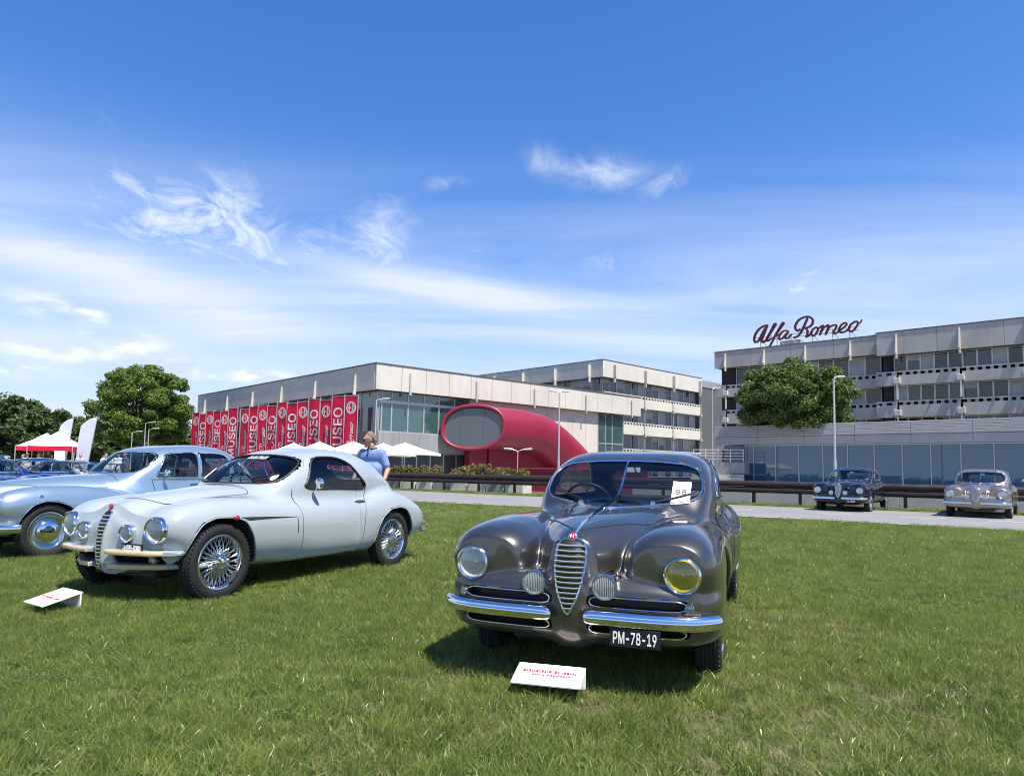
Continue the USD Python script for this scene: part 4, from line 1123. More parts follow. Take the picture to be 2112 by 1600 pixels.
def wheel(parent, x, y, R=0.352, w=0.165, kind='disc', sides=40, rimc=None, tread=True, sink=0.012):
    """Tyre with rim; kind 'wire' (spokes and knock-off nut) or 'disc' (painted steel wheel with chrome hub cap)."""
    s = 1 if y > 0 else -1
    y = y - s * 0.0
    prof = [(0.242, -w * .36), (0.262, -w * .46), (0.295, -w * .5), (0.325, -w * .47), (R - 0.012, -w * .40), (R, -w * .30)]
    groove = []
    for g in (-0.22, -0.08, 0.08, 0.22):
        groove += [(R, w * (g - 0.03)), (R - 0.007, w * (g - 0.025)), (R - 0.007, w * (g + 0.025)), (R, w * (g + 0.03))]
    prof = prof + groove + [(R, w * .30), (R - 0.012, w * .40), (0.325, w * .47), (0.295, w * .5), (0.262, w * .46), (0.242, w * .36)]
    loc = (x, y, R - sink)
    def put(m_): return moved(m_, t=loc)
    def ax(pr): return lathe([(r_, h_ * s) for r_, h_ in pr], sides, 'y')
    def good(m_):
        t = fix(m_); return (np.asarray(t.vertices), np.asarray(t.faces))
    wh = obj('wheel', put(good(lathe([(r_, h_) for r_, h_ in prof], sides, 'y', closed=False))), M['rubber'], parent, smooth=35)
    # tread blocks on the shoulders
    lugs = []
    for k in range(56 if tread else 0):
        a = 2 * math.pi * k / 56
        for sg in (-1, 1):
            b = box(-0.007, 0.007, sg * w * .37 - 0.012, sg * w * .37 + 0.012, R - 0.016, R - 0.003)
            lugs.append(moved(b, ry(a)))
    if tread:
        obj('tread', put(cat(lugs)), M['rubber'], wh, kind='stuff')
    if kind == 'wire':
        rim = [(0.246, w * .36), (0.256, w * .42), (0.248, w * .45), (0.234, w * .42), (0.226, w * .30), (0.212, w * .10), (0.212, -w * .25), (0.243, -w * .36)]
        obj('rim', put(good(ax(rim))), M['chrome'], wh, smooth=40)
        sp = []
        for k in range(24):
            for hub_r, hub_y, rim_y, da in ((0.055, w * .48, w * .05, 0.30), (0.055, w * .48, w * .02, -0.30), (0.07, w * .02, w * .25, 0.55), (0.07, w * .02, w * .22, -0.55)):
                a = 2 * math.pi * (k + (0.5 if da < 0 else 0)) / 24
                p0 = np.array([hub_r * math.cos(a + da), hub_y * s, hub_r * math.sin(a + da)]); p1 = np.array([0.217 * math.cos(a), rim_y * s, 0.217 * math.sin(a)])
                sp.append(tube([p0, p1], 0.0026, 4, caps=False))
        obj('spokes', put(cat(sp)), M['aluminium'], wh, kind='stuff')
        hub = [(0.0, w * .78), (0.02, w * .77), (0.038, w * .68), (0.048, w * .56), (0.06, w * .50), (0.062, w * .40), (0.075, 0.0), (0.075, -w * .3)]
        obj('hub', put(good(ax(hub))), M['chrome'], wh, smooth=40)
        ears = []
        for sg in (1, -1):
            a = 0.5
            p = [np.array([sg * r_ * math.cos(a), yy * s, sg * r_ * math.sin(a)]) for r_, yy in ((0.03, w * .64), (0.075, w * .66), (0.12, w * .60))]
            ears.append(tube(p, [0.017, 0.013, 0.007], 8))
        obj('knock_off_nut', put(cat(ears)), M['chrome'], wh, smooth=40)
    else:
        rimm = [(0.244, w * .36), (0.252, w * .42), (0.238, w * .44), (0.212, w * .38), (0.205, w * .22), (0.18, w * .16), (0.15, w * .30), (0.10, w * .3), (0.02, w * .3)]
        obj('rim', put(good(ax(rimm))), rimc or M['chrome'], wh, smooth=40)
        cap = [(0.0, w * .66), (0.03, w * .655), (0.07, w * .63), (0.11, w * .57), (0.138, w * .47), (0.15, w * .36), (0.152, w * .28)]
        obj('hub_cap', put(good(ax(cap))), M['chrome'], wh, smooth=True)
        obj('trim_ring', put(good(ax([(0.250, w * .44), (0.232, w * .468), (0.208, w * .44), (0.20, w * .36)]))), M['chrome'], wh, smooth=True)
    return wh

def lamp_cuts(B, lamps, depth=.15):
    return [np.maximum(np.sqrt((B.Y - y) ** 2 + (B.Z - z) ** 2) - r + 0 * B.X, B.front(y, z) - depth - B.X + 0 * B.d) for y, z, r in lamps]

def headlamp(parent, c, r, name='headlamp', depth=0.10, glass_m=None, yaw=0.0, bez=0.014, ribs=0, tilt=0.0, shallow=None):
    R_ = rz(yaw) @ ry(tilt)
    def put(m_):
        t = fix(moved(m_, R_, c)); return (np.asarray(t.vertices), np.asarray(t.faces))
    ring = [(r - bez, 0.004), (r - bez * .5, 0.012), (r, 0.006), (r + 0.004, -0.012), (r - 0.002, -depth)]
    hl = obj(name, put(lathe(ring, 36, 'x')), M['chrome'], parent, smooth=50)
    db = depth if shallow is None else shallow
    bowl = [(0.004, -db * .85)] + [((r - bez) * k, -db * .85 * (1 - k * k)) for k in (0.2, 0.4, 0.6, 0.8, 0.95)] + [(r - bez, 0.0)]
    obj('reflector', moved(lathe(bowl, 36, 'x'), R_, c), M['reflector'], hl, smooth=True)
    obj('bulb', put(lathe([(0.0, -depth * .25), (0.012, -depth * .3), (0.016, -depth * .5), (0.012, -depth * .85)], 12, 'x')), M['chrome'], hl, smooth=True)
    rr = r - bez
    lens = [(0.0001, 0.022 * r / 0.1)] + [(rr * k, 0.022 * r / 0.1 * (1 - k * k) + 0.002) for k in (0.25, 0.5, 0.7, 0.85, 1.0)]
    obj('lens', moved(lathe(lens, 36, 'x'), R_, c), glass_m or M['lamp_glass'], hl, smooth=True)
    if ribs:
        rb = []
        for k in range(ribs):
            yy = (k + 0.5) / ribs * 2 - 1
            hz = math.sqrt(max(1 - yy * yy, 0)) * rr * 0.96
            n_ = 7
            zz = np.linspace(-hz, hz, n_)
            xx = 0.022 * r / 0.1 * (1 - (yy * yy * rr * rr + zz ** 2) / rr ** 2) + 0.0035
            rb.append(tube(np.stack([xx, np.full(n_, yy * rr), zz], 1), 0.0022, 5))
        obj('lens_ribs', moved(cat(rb), R_, c), M['lamp_rib'], hl, smooth=40)
    return hl
mat('lamp_rib', {'t': ('transparent_bsdf', {'color': (0.85, 0.87, 0.85)}), 'd': ('principled_bsdf', {'base_color': (0.55, 0.57, 0.55), 'roughness': 0.15}), 'm': ('mix_closure', {'fac': 0.55})},
    [('t.BSDF', 'm.closure1'), ('d.BSDF', 'm.closure2')], surface='m.closure')

def sweep(profile, path, up=(0, 0, 1.0), caps=True):
    """Sweeps a closed 2-D profile (out, up) along a path; 'out' is path x up."""
    p = np.asarray(path, float); up = np.asarray(up, float)
    t = np.gradient(p, axis=0); t /= np.linalg.norm(t, axis=1, keepdims=True)
    out = np.cross(t, up); out /= np.linalg.norm(out, axis=1, keepdims=True)
    u2 = np.cross(out, t)
    pr = np.asarray(profile, float)
    pr = pr if pr.ndim == 3 else np.broadcast_to(pr, (len(p),) + pr.shape)
    v_ = p[:, None] + out[:, None] * pr[:, :, :1] + u2[:, None] * pr[:, :, 1:]
    n, m_ = v_.shape[:2]
    i, j = np.meshgrid(np.arange(n - 1), np.arange(m_), indexing='ij')
    q = np.stack([i * m_ + j, i * m_ + (j + 1) % m_, (i + 1) * m_ + (j + 1) % m_, (i + 1) * m_ + j], -1).reshape(-1, 4)
    f_ = np.vstack([q[:, [0, 1, 2]], q[:, [0, 2, 3]]])
    v_ = v_.reshape(-1, 3)
    if caps:
        k = len(v_)
        v_ = np.vstack([v_, p[:1], p[-1:]])
        a = np.arange(m_)
        f_ = np.vstack([f_, np.stack([np.full(m_, k), (a + 1) % m_, a], 1), np.stack([np.full(m_, k + 1), (n - 1) * m_ + a, (n - 1) * m_ + (a + 1) % m_], 1)])
    t_ = fix((v_, f_))
    return np.asarray(t_.vertices), np.asarray(t_.faces)

def letters(text, height, depth=0.002, bold=False):
    t = meshkit.text_mesh(text, height, depth, bold)
    v_ = np.asarray(t.vertices)
    return v_, np.asarray(t.faces)

def plate(parent, text, c, w, h_, R_=None, plate_m=None, letter_m=None, name='number_plate', bold=True, fill=0.86, tall=0.62):
    """A plate facing +x; text reads from the car's right to its left as seen from the front."""
    R_ = np.eye(3) if R_ is None else R_
    pl_ = obj(name, moved(bevbox(-0.006, 0.006, -w / 2, w / 2, -h_ / 2, h_ / 2, 0.003), R_, c), plate_m or M['black_plate'], parent)
    v_, f_ = letters(text, h_ * tall, 0.003, bold)
    v_ = v_ - [v_[:, 0].mean(), 0, 0]
    ext = v_[:, 0].max() - v_[:, 0].min(); v_[:, 0] -= (v_[:, 0].max() + v_[:, 0].min()) / 2
    v_[:, 0] *= fill * w / ext
    v_[:, 1] -= h_ * tall / 2
    L = np.stack([v_[:, 2] + 0.0062, v_[:, 0], v_[:, 1]], 1)     # text x -> +y, up -> z, out -> +x
    obj('lettering', moved((L, f_), R_, c), letter_m or M['white_letter'], pl_)
    return pl_

def steering_wheel(parent, c, r=0.2, tilt=0.55, rim_m=None):
    th = np.linspace(0, 2 * np.pi, 40, endpoint=False)
    ring = np.stack([np.zeros_like(th), r * np.cos(th), r * np.sin(th)], 1)
    Rm = ry(tilt)
    sw = obj('steering_wheel', moved(tube(ring, 0.012, 8, closed=True), Rm, c), rim_m or M['black_trim'], parent, smooth=True)
    sp = [tube([(0.03, 0, 0), (0, r * math.cos(a), r * math.sin(a))], 0.007, 6) for a in (0.3, math.pi - 0.3, -math.pi / 2, math.pi / 2)]
    sp.append(tube([(0.03, 0, 0), (0.6, 0, 0)], 0.02, 8))
    obj('spokes', moved(cat(sp), Rm, c), M['chrome'], sw)
    return sw

def seat(parent, x, y, m_, w=0.5, z=0.30):
    s_ = obj('seat', bevbox(x - 0.25, x + 0.27, y - w / 2, y + w / 2, z, z + 0.22, 0.06), m_, parent)
    obj('backrest', moved(bevbox(-0.08, 0.08, -w / 2, w / 2, 0, 0.52, 0.06), ry(-0.22), (x - 0.27, y, z + 0.16)), m_, s_)
    return s_

def wiper(body, parent, y0, z0, y1, z1, off=0.03):
    P = body.lay(np.linspace((y0, z0), (y1, z1), 8), 'front', off=0.018)
    w_ = obj('wiper', tube(P, 0.0045, 6), M['black_trim'], parent)
    P2 = body.lay(np.linspace((y0 + (y1 - y0) * .35, z0 + (z1 - z0) * .35 - 0.004), (y1, z1 + 0.008), 8), 'front', off=0.008)
    obj('blade', tube(P2, 0.006, 6), M['rubber'], w_)
    b = body.lay([(y0, z0)], 'front', off=0.012)[0]
    obj('pivot', moved(bevbox(-0.018, 0.018, -0.018, 0.018, -0.015, 0.018, 0.006), t=b), M['chrome'], w_)
    return w_
# ------------------------------------------------------------------ round-fendered coupes (the bronze-grey one and the two parked by the road)
paint('bronze_paint', (0.092, 0.088, 0.078), 0.82, 0.34)
paint('navy_paint', (0.003, 0.0035, 0.010), 0.0, 0.3)
paint('champagne_paint', (0.29, 0.24, 0.195), 0.8, 0.36)
plain('tan_leather', (0.16, 0.11, 0.075), 0.55, var=0.15, scale=12)
plain('dark_leather', (0.035, 0.030, 0.030), 0.5, var=0.15, scale=12)
plain('blue_leather', (0.025, 0.035, 0.075), 0.5, var=0.15, scale=12)
plain('tan_cloth', (0.30, 0.22, 0.15), 0.8, var=0.1, scale=12)
plain('light_cloth', (0.42, 0.42, 0.42), 0.8, var=0.1)

def wheel_well(B, x, z=0.35, r=0.41, yin=0.46):
    f_ = np.sqrt((B.X - x) ** 2 + (B.Z - z) ** 2) - r + 0 * B.Y
    return np.maximum(f_, yin - B.Y)

GRILLE = [(0, .845), (.05, .841), (.080, .824), (.085, .795), (.084, .70), (.070, .60), (.048, .52), (.022, .452), (0, .42)]
GRILLE = GRILLE + [(-y, z) for y, z in GRILLE[-2:0:-1]]
def grille(B, parent, outline=GRILLE, bars=13, frame_r=0.007, emblem=True, paintm=None, barw=0.5):
    """Shield grille laid on the prow: dark mesh backing, chrome frame, cross bars and the enamel badge."""
    G = Polygon(outline)
    gr = obj('grille', B.patch(outline, 'front', off=0.003, step=0.02), M['black_trim'], parent)
    obj('grille_frame', B.line(outline, 'front', frame_r, off=0.006, closed=True, step=0.015, sides=8), M['chrome'], gr, smooth=40)
    z0, z1 = min(p[1] for p in outline), max(p[1] for p in outline)
    for k in range(bars):
        z = z0 + 0.03 + (z1 - z0 - 0.055) * (k + 0.5) / bars
        cut = G.intersection(LineString([(-1, z), (1, z)]))
        if cut.is_empty: continue
        a, b = cut.bounds[0], cut.bounds[2]
        hb = (z1 - z0 - 0.05) / bars * barw / 2
        ys = np.linspace(a, b, 9)
        P = B.lay(np.stack([ys, np.full(9, z)], 1), 'front', off=0.006)
        P[:, 0] = np.maximum(P[:, 0], P[:, 0].max() - 0.02) + 0.004
        prof = [(0.004 * c_, hb * s_) for c_, s_ in ((1, 0), (.7, .8), (0, 1), (-1, 1), (-1, -1), (0, -1), (.7, -.8))]
        obj('grille_bar', sweep([(o_[0], o_[1]) for o_ in prof], P), M['chrome'], gr, smooth=40)
    if emblem:
        e = B.lay([(0, z1 + 0.004)], 'front', off=0.012)[0]
        eb = obj('badge', moved(lathe([(0.0001, 0.010), (0.02, 0.009), (0.030, 0.006), (0.034, 0.0), (0.034, -0.02)], 24, 'x'), ry(-0.5), e, .85), M['chrome'], gr, smooth=True)
        obj('enamel', moved(lathe([(0.0001, 0.0125), (0.014, 0.0118), (0.026, 0.0095), (0.027, 0.004)], 24, 'x'), ry(-0.5), e, .85), M['red_enamel'], eb, smooth=True)
        obj('cross', moved(cat([box(0.0115, 0.0136, -0.018, -0.003, -0.003, 0.003), box(0.0115, 0.0136, -0.0125, -0.0075, -0.012, 0.012), box(0.0115, 0.0134, 0.004, 0.010, -0.013, 0.013)]), ry(-0.5), e, .85), M['white_letter'], eb)
    return gr

WSCREEN = [(0, .985), (.30, .995), (.53, 1.025), (.60, 1.06), (.615, 1.10), (.606, 1.19), (.57, 1.262), (.49, 1.303), (.25, 1.325), (0, 1.33)]
WSCREEN = WSCREEN + [(-y, z) for y, z in WSCREEN[-2:0:-1]]
AX = (-.23, -2.86)
SIDEWIN = spline([(-1.36, 1.035), (-1.42, 1.13), (-1.53, 1.26), (-1.66, 1.325), (-1.90, 1.35), (-2.2, 1.33), (-2.45, 1.25), (-2.62, 1.12), (-2.66, 1.035), (-2.0, 1.03)], 4, closed=True)
BACKLIGHT = rounded(-0.47, 0.47, 0.985, 1.26, 0.12)

def round_coupe(name, label, group, loc, ang, paint_m, h=0.016, fine=True, lens=('lamp_glass', 'lamp_glass'), plate_text=None, seat_m='dark_leather', slots=True, scale=None):
    B = Body(-3.80, 0.80, 0.96, 0.14, 1.54, h)
    hull = B.loft([(.60, 0, .05, .55, .80, .35), (.52, 0, .17, .56, .855, .30), (.36, 0, .28, .58, .905, .26), (.15, 0, .37, .60, .945, .24), (-.25, 0, .50, .62, .985, .24), (-.6, 0, .62, .64, 1.015, .24),
                   (-.95, 0, .72, .66, 1.03, .23), (-1.5, 0, .785, .66, 1.035, .22), (-2.2, 0, .79, .66, 1.03, .22), (-2.8, 0, .74, .64, .98, .24), (-3.2, 0, .62, .60, .88, .28), (-3.5, 0, .44, .56, .74, .34), (-3.70, 0, .10, .52, .58, .46)], (2.5, 4.5))
    prow = B.ellipsoid((.22, 0, .52), (.455, .135, .365), 3.0)
    apron = B.ellipsoid((.0, 0, .445), (.632, .835, .200), 5.0)
    ff = B.loft([(.580, .545, .04, .70, .74, .66), (.57, .545, .15, .70, .81, .59), (.525, .542, .228, .69, .862, .54), (.43, .542, .266, .68, .895, .50), (.27, .543, .285, .66, .920, .42), (0, .543, .293, .62, .938, .28), (-.4, .545, .29, .6, .935, .25),
                 (-.8, .555, .275, .58, .91, .24), (-1.2, .57, .25, .56, .87, .23), (-1.7, .58, .215, .52, .81, .23), (-2.2, .56, .16, .48, .70, .26)], 2.35)
    rf_ = B.loft([(-1.93, .64, .03, .55, .60, .5), (-2.0, .62, .13, .56, .76, .30), (-2.15, .605, .205, .58, .88, .24), (-2.4, .60, .25, .6, .95, .23), (-2.7, .595, .262, .6, .965, .24), (-3.05, .565, .25, .58, .915, .26), (-3.35, .52, .215, .56, .80, .30), (-3.6, .46, .12, .54, .65, .42), (-3.68, .44, .03, .53, .56, .5)], 2.3)
    cab = B.loft([(-.58, 0, .50, .80, .90, .6), (-.75, 0, .60, .80, .985, .6), (-.95, 0, .67, .80, 1.155, .6), (-1.13, 0, .695, .80, 1.285, .6), (-1.3, 0, .70, .80, 1.362, .6), (-1.5, 0, .700, .80, 1.408, .6), (-1.85, 0, .70, .80, 1.432, .6), (-2.2, 0, .695, .8, 1.415, .6),
                  (-2.6, 0, .66, .8, 1.325, .6), (-3.0, 0, .58, .76, 1.12, .6), (-3.4, 0, .40, .70, .84, .6), (-3.6, 0, .2, .64, .68, .6)], (4.8, 3.0))
    d = smin(hull, prow, 0.07)
    d = smin(d, apron, 0.05)
    d = smin(d, cab, 0.06)
    d = smin(d, ff, 0.035)
    d = smin(d, rf_, 0.06)
    d = np.maximum(d, 0.225 - B.Z)
    B.d = d.astype(np.float32)
    B.maps()
    inner = np.maximum.reduce([B.d + 0.035, 0.36 - B.Z + 0 * B.d, B.X + 0.50 + 0 * B.d, -3.05 - B.X + 0 * B.d])
    cuts = [wheel_well(B, AX[0], r=0.41), wheel_well(B, AX[1], r=0.40)]
    cuts.append(np.maximum(B.front_prism(WSCREEN), -0.60 + 0 * B.Y - 0 * B.X) + 0 * B.X)
    cuts[-1] = np.maximum(cuts[-1], np.maximum(B.X + 0.55, -1.65 - B.X) + 0 * B.d)
    cuts.append(np.maximum(B.front_prism(BACKLIGHT) + 0 * B.X, B.X + 2.3 + 0 * B.d))
    cuts.append(np.maximum(B.side_prism(SIDEWIN) + 0 * B.Y, 0.35 - B.Y + 0 * B.d))
    up_slot, lo_slot = rounded(.10, .665, .478, .535, .026), rounded(.10, .665, .335, .385, .024)
    if fine:
        cuts += lamp_cuts(B, [(.625, .672, .083), (.207, .592, .062)])
    if slots:
        for sl in (up_slot, lo_slot):
            cuts.append(np.maximum(np.maximum(B.front_prism(sl) + 0 * B.X, 0.30 - B.X + 0 * B.d), -(B.d + 0.09)))
    V, T, N, outer = B.finish(cuts, inner)
    car = thing(name, label, 'car', (loc[0], loc[1], loc[2]), ang, group)
    if scale: UsdGeom.Xformable(car).AddScaleOp().Set(Gf.Vec3f(scale, scale, scale))
    cx = V[T].mean(1)
    door_poly = Polygon([(-1.16, .30), (-1.14, .70), (-1.12, 1.02), (-2.02, 1.02), (-2.08, .8), (-2.08, .3)])
    hood_poly = Polygon([(.46, -.05), (.46, .05), (.30, .13), (.17, .20), (-.1, .33), (-.4, .47), (-.72, .60), (-.72, -.60), (-.4, -.47), (-.1, -.33), (.17, -.20), (.30, -.13)])
    in_hood = outer & (cx[:, 2] > .72) & shapely.contains_xy(hood_poly, cx[:, 0], cx[:, 1])
    in_door = outer & (np.abs(cx[:, 1]) > .55) & shapely.contains_xy(door_poly, cx[:, 0], cx[:, 2])
    obj('body', sub(V, T, N, outer & ~in_hood & ~in_door), paint_m, car)
    obj('bonnet', sub(V, T, N, in_hood), paint_m, car)
    for sg in (1, -1):
        dr = obj('door', sub(V, T, N, in_door & (np.sign(cx[:, 1]) == sg)), paint_m, car)
        P = B.lay([(-1.90, .90), (-2.04, .90)], 'side', sg, 0.02)
        obj('handle', tube(P, 0.011, 8), M['chrome'], dr)
        obj('shut_line', cat([B.line([(-1.14, .98), (-1.15, .70), (-1.16, .30)], 'side', 0.004, sg), B.line([(-2.03, .98), (-2.08, .8), (-2.08, .3), (-1.16, .3)], 'side', 0.004, sg)]), M['seam'], dr)
    obj('lining', sub(V, T, N, ~outer), M['lining'], car)
    for sg in (1, -1):
        obj('bonnet_seam', B.line([(.46, .03 * sg), (.30, .13 * sg), (.17, .20 * sg), (-.1, .33 * sg), (-.4, .47 * sg), (-.72, .60 * sg)], 'top', 0.0055), M['seam'], car)
    obj('bonnet_strip', B.line([(.56, 0), (-.70, 0)], 'top', 0.011, off=0.004), M['chrome'], car, smooth=40)
    # glass and its bright frames
    ws = obj('windscreen', B.patch(WSCREEN, 'front', off=-0.010), M['car_glass'], car)
    obj('frame', B.line(WSCREEN, 'front', 0.008, off=0.002, closed=True), M['chrome'], ws, smooth=40)
    obj('divider', B.line([(0, .985), (0, 1.33)], 'front', 0.009, off=0.002), M['chrome'], ws, smooth=40)
    rw = obj('rear_window', B.patch(BACKLIGHT, 'rear', off=-0.010), M['car_glass'], car)
    obj('frame', B.line(BACKLIGHT, 'rear', 0.008, closed=True), M['black_trim'], rw)
    for sg in (1, -1):
        sw = obj('side_window', B.patch(SIDEWIN, 'side', sg, -0.010), M['car_glass'], car)
        obj('frame', B.line(SIDEWIN, 'side', 0.009, sg, 0.001, closed=True), M['chrome'], sw, smooth=40)
    grille(B, car, bars=13)
    # lamps
    for sg, ln in zip((1, -1), lens):
        x = float(B.front(.62, .672)) + 0.012
        headlamp(car, (x + (0 if fine else .03), sg * .625, .672), 0.102, 'headlamp', 0.16, M[ln], yaw=sg * 0.02, bez=.017, shallow=None if fine else .03)
        x = max(B.front(.205, .54), B.front(.27, .56), B.front(.205, .60)) + 0.02
        headlamp(car, (x, sg * .207, .592), 0.074, 'fog_lamp', 0.13, M['lamp_glass'], ribs=13 if fine else 0, bez=0.008, shallow=None if fine else .02)
        x = float(B.front(.665, .505)) + 0.02
        headlamp(car, (x, sg * .665, .505), 0.026, 'side_lamp', 0.06, bez=0.005)
    # slots with thin bright rims
    if slots:
        for sl in (up_slot, lo_slot):
            for sg in (1, -1):
                s_ = np.array(sl) * [sg, 1]
                obj('air_slot', B.patch(s_, 'front', off=-0.075, step=0.04), M['black_trim'], car)
                obj('slot_rim', B.line(s_, 'front', 0.0045, off=0.002, closed=True), M['chrome'], car, smooth=40)
    # two-piece ribbed bumper
    prof = []
    for a, r_ in ((-90, 1), (-70, 1.0), (-45, .98), (-28, .92), (-22, .84), (-12, .96), (0, 1.0), (12, .96), (22, .84), (28, .92), (45, .98), (70, 1.0), (90, 1)):
        prof.append((0.030 * r_ * math.cos(math.radians(a)) + 0.004, 0.042 * math.sin(math.radians(a))))
    prof += [(-0.012, 0.034), (-0.012, -0.034)]
    for sg in (1, -1):
        ys = np.array([.092, .097, .11, .14, .2, .3, .4, .5, .6, .68, .74, .785, .81, .82])
        xs_b = np.array([float(B.front(min(y, .62), .43)) for y in ys]) + 0.045
        xs_b = xs_b - np.clip(ys - .60, 0, 1) ** 2 * 3.2
        path = np.stack([xs_b, ys * sg, np.full(len(ys), .428)], 1)
        sc = np.array([.15, .55, .85, 1, 1, 1, 1, 1, 1, 1, 1, .95, .85, .6])
        pr_ = np.array(prof)[None] * sc[:, None, None]
        if sg > 0:
            pass
        else:
            pr_ = pr_ * [1, 1]
        bump = sweep(pr_ * ([-1, 1] if (np.cross(path[5] - path[4], [0, 0, 1])[0] < 0) else [1, 1]), path)
        obj('bumper', bump, M['chrome'], car, smooth=35)
        for yb in (.22, .56):
            obj('bumper_iron', box(float(B.front(yb, .43)) - .05, float(B.front(yb, .43)) + 0.05, yb * sg - .012, yb * sg + .012, .41, .445), M['black_trim'], car)
        # rear quarter bumper
        pth = np.array([[float(B.side(-3.3, .45)) * 0 - 3.25, (float(B.side(-3.25, .45)) + 0.03) * sg, .45], [-3.5, (float(B.side(-3.5, .45)) + 0.05) * sg, .45], [-3.75, .30 * sg, .45], [-3.80, 0.02 * sg, .45]])
        obj('rear_bumper', tube(spline(pth, 6), 0.035, 8), M['chrome'], car, smooth=40)
    if plate_text:
        plate(car, plate_text, (float(B.front(.385, .37)) + 0.06, .385, .338), .275, .098)
    # wheels and under-body
    for x in AX:
        for sg in (1, -1):
            wheel(car, x, sg * .72, kind='disc', tread=fine, sink=.068)
        obj('axle', tube([(x, -.66, .30), (x, .66, .30)], 0.045, 8), M['black_trim'], car)
    obj('chassis', bevbox(-3.1, .40, -.42, .42, .20, .30, .02), M['black_trim'], car)
    # cabin
    seat(car, -1.72, .36, M[seat_m]); seat(car, -1.72, -.36, M[seat_m])
    obj('rear_bench', bevbox(-2.75, -2.35, -.52, .52, .36, .88, .07), M[seat_m], car)
    obj('dashboard', bevbox(-1.12, -1.0, -.62, .62, .72, .96, .04), paint_m, car)
    steering_wheel(car, (-1.32, -.36, .96), 0.20, 0.5)
    mir = obj('mirror', bevbox(-1.335, -1.32, -.035, .085, 1.235, 1.285, .006), M['black_trim'], car)
    obj('mirror_face', box(-1.319, -1.317, -.03, .08, 1.24, 1.28), M['chrome'], mir)
    wiper(B, car, -.22, .995, -.50, 1.075); wiper(B, car, .28, 1.0, .57, 1.085)
    return car, B

GREY_LOC, GREY_ANG = (0.562, 4.58, 0.0), math.atan2(-math.cos(math.radians(20)), -math.sin(math.radians(20)))
grey, GB = round_coupe('vintage_coupe', 'bronze grey metallic vintage coupe with chrome shield grille and one yellow headlamp', None, GREY_LOC, GREY_ANG, M['bronze_paint'], 0.016, True, ('yellow_lamp_glass', 'lamp_glass'), 'PM-78-19')
# ------------------------------------------------------------------ the pale coupe on wire wheels and the ice-blue saloon behind it
paint('pale_paint', (0.31, 0.355, 0.37), 0.0, 0.35)
paint('ice_paint', (0.36, 0.475, 0.55), 0.72, 0.33)
plain('tan_strip', (0.56, 0.42, 0.22), 0.5, var=0.12, scale=20)

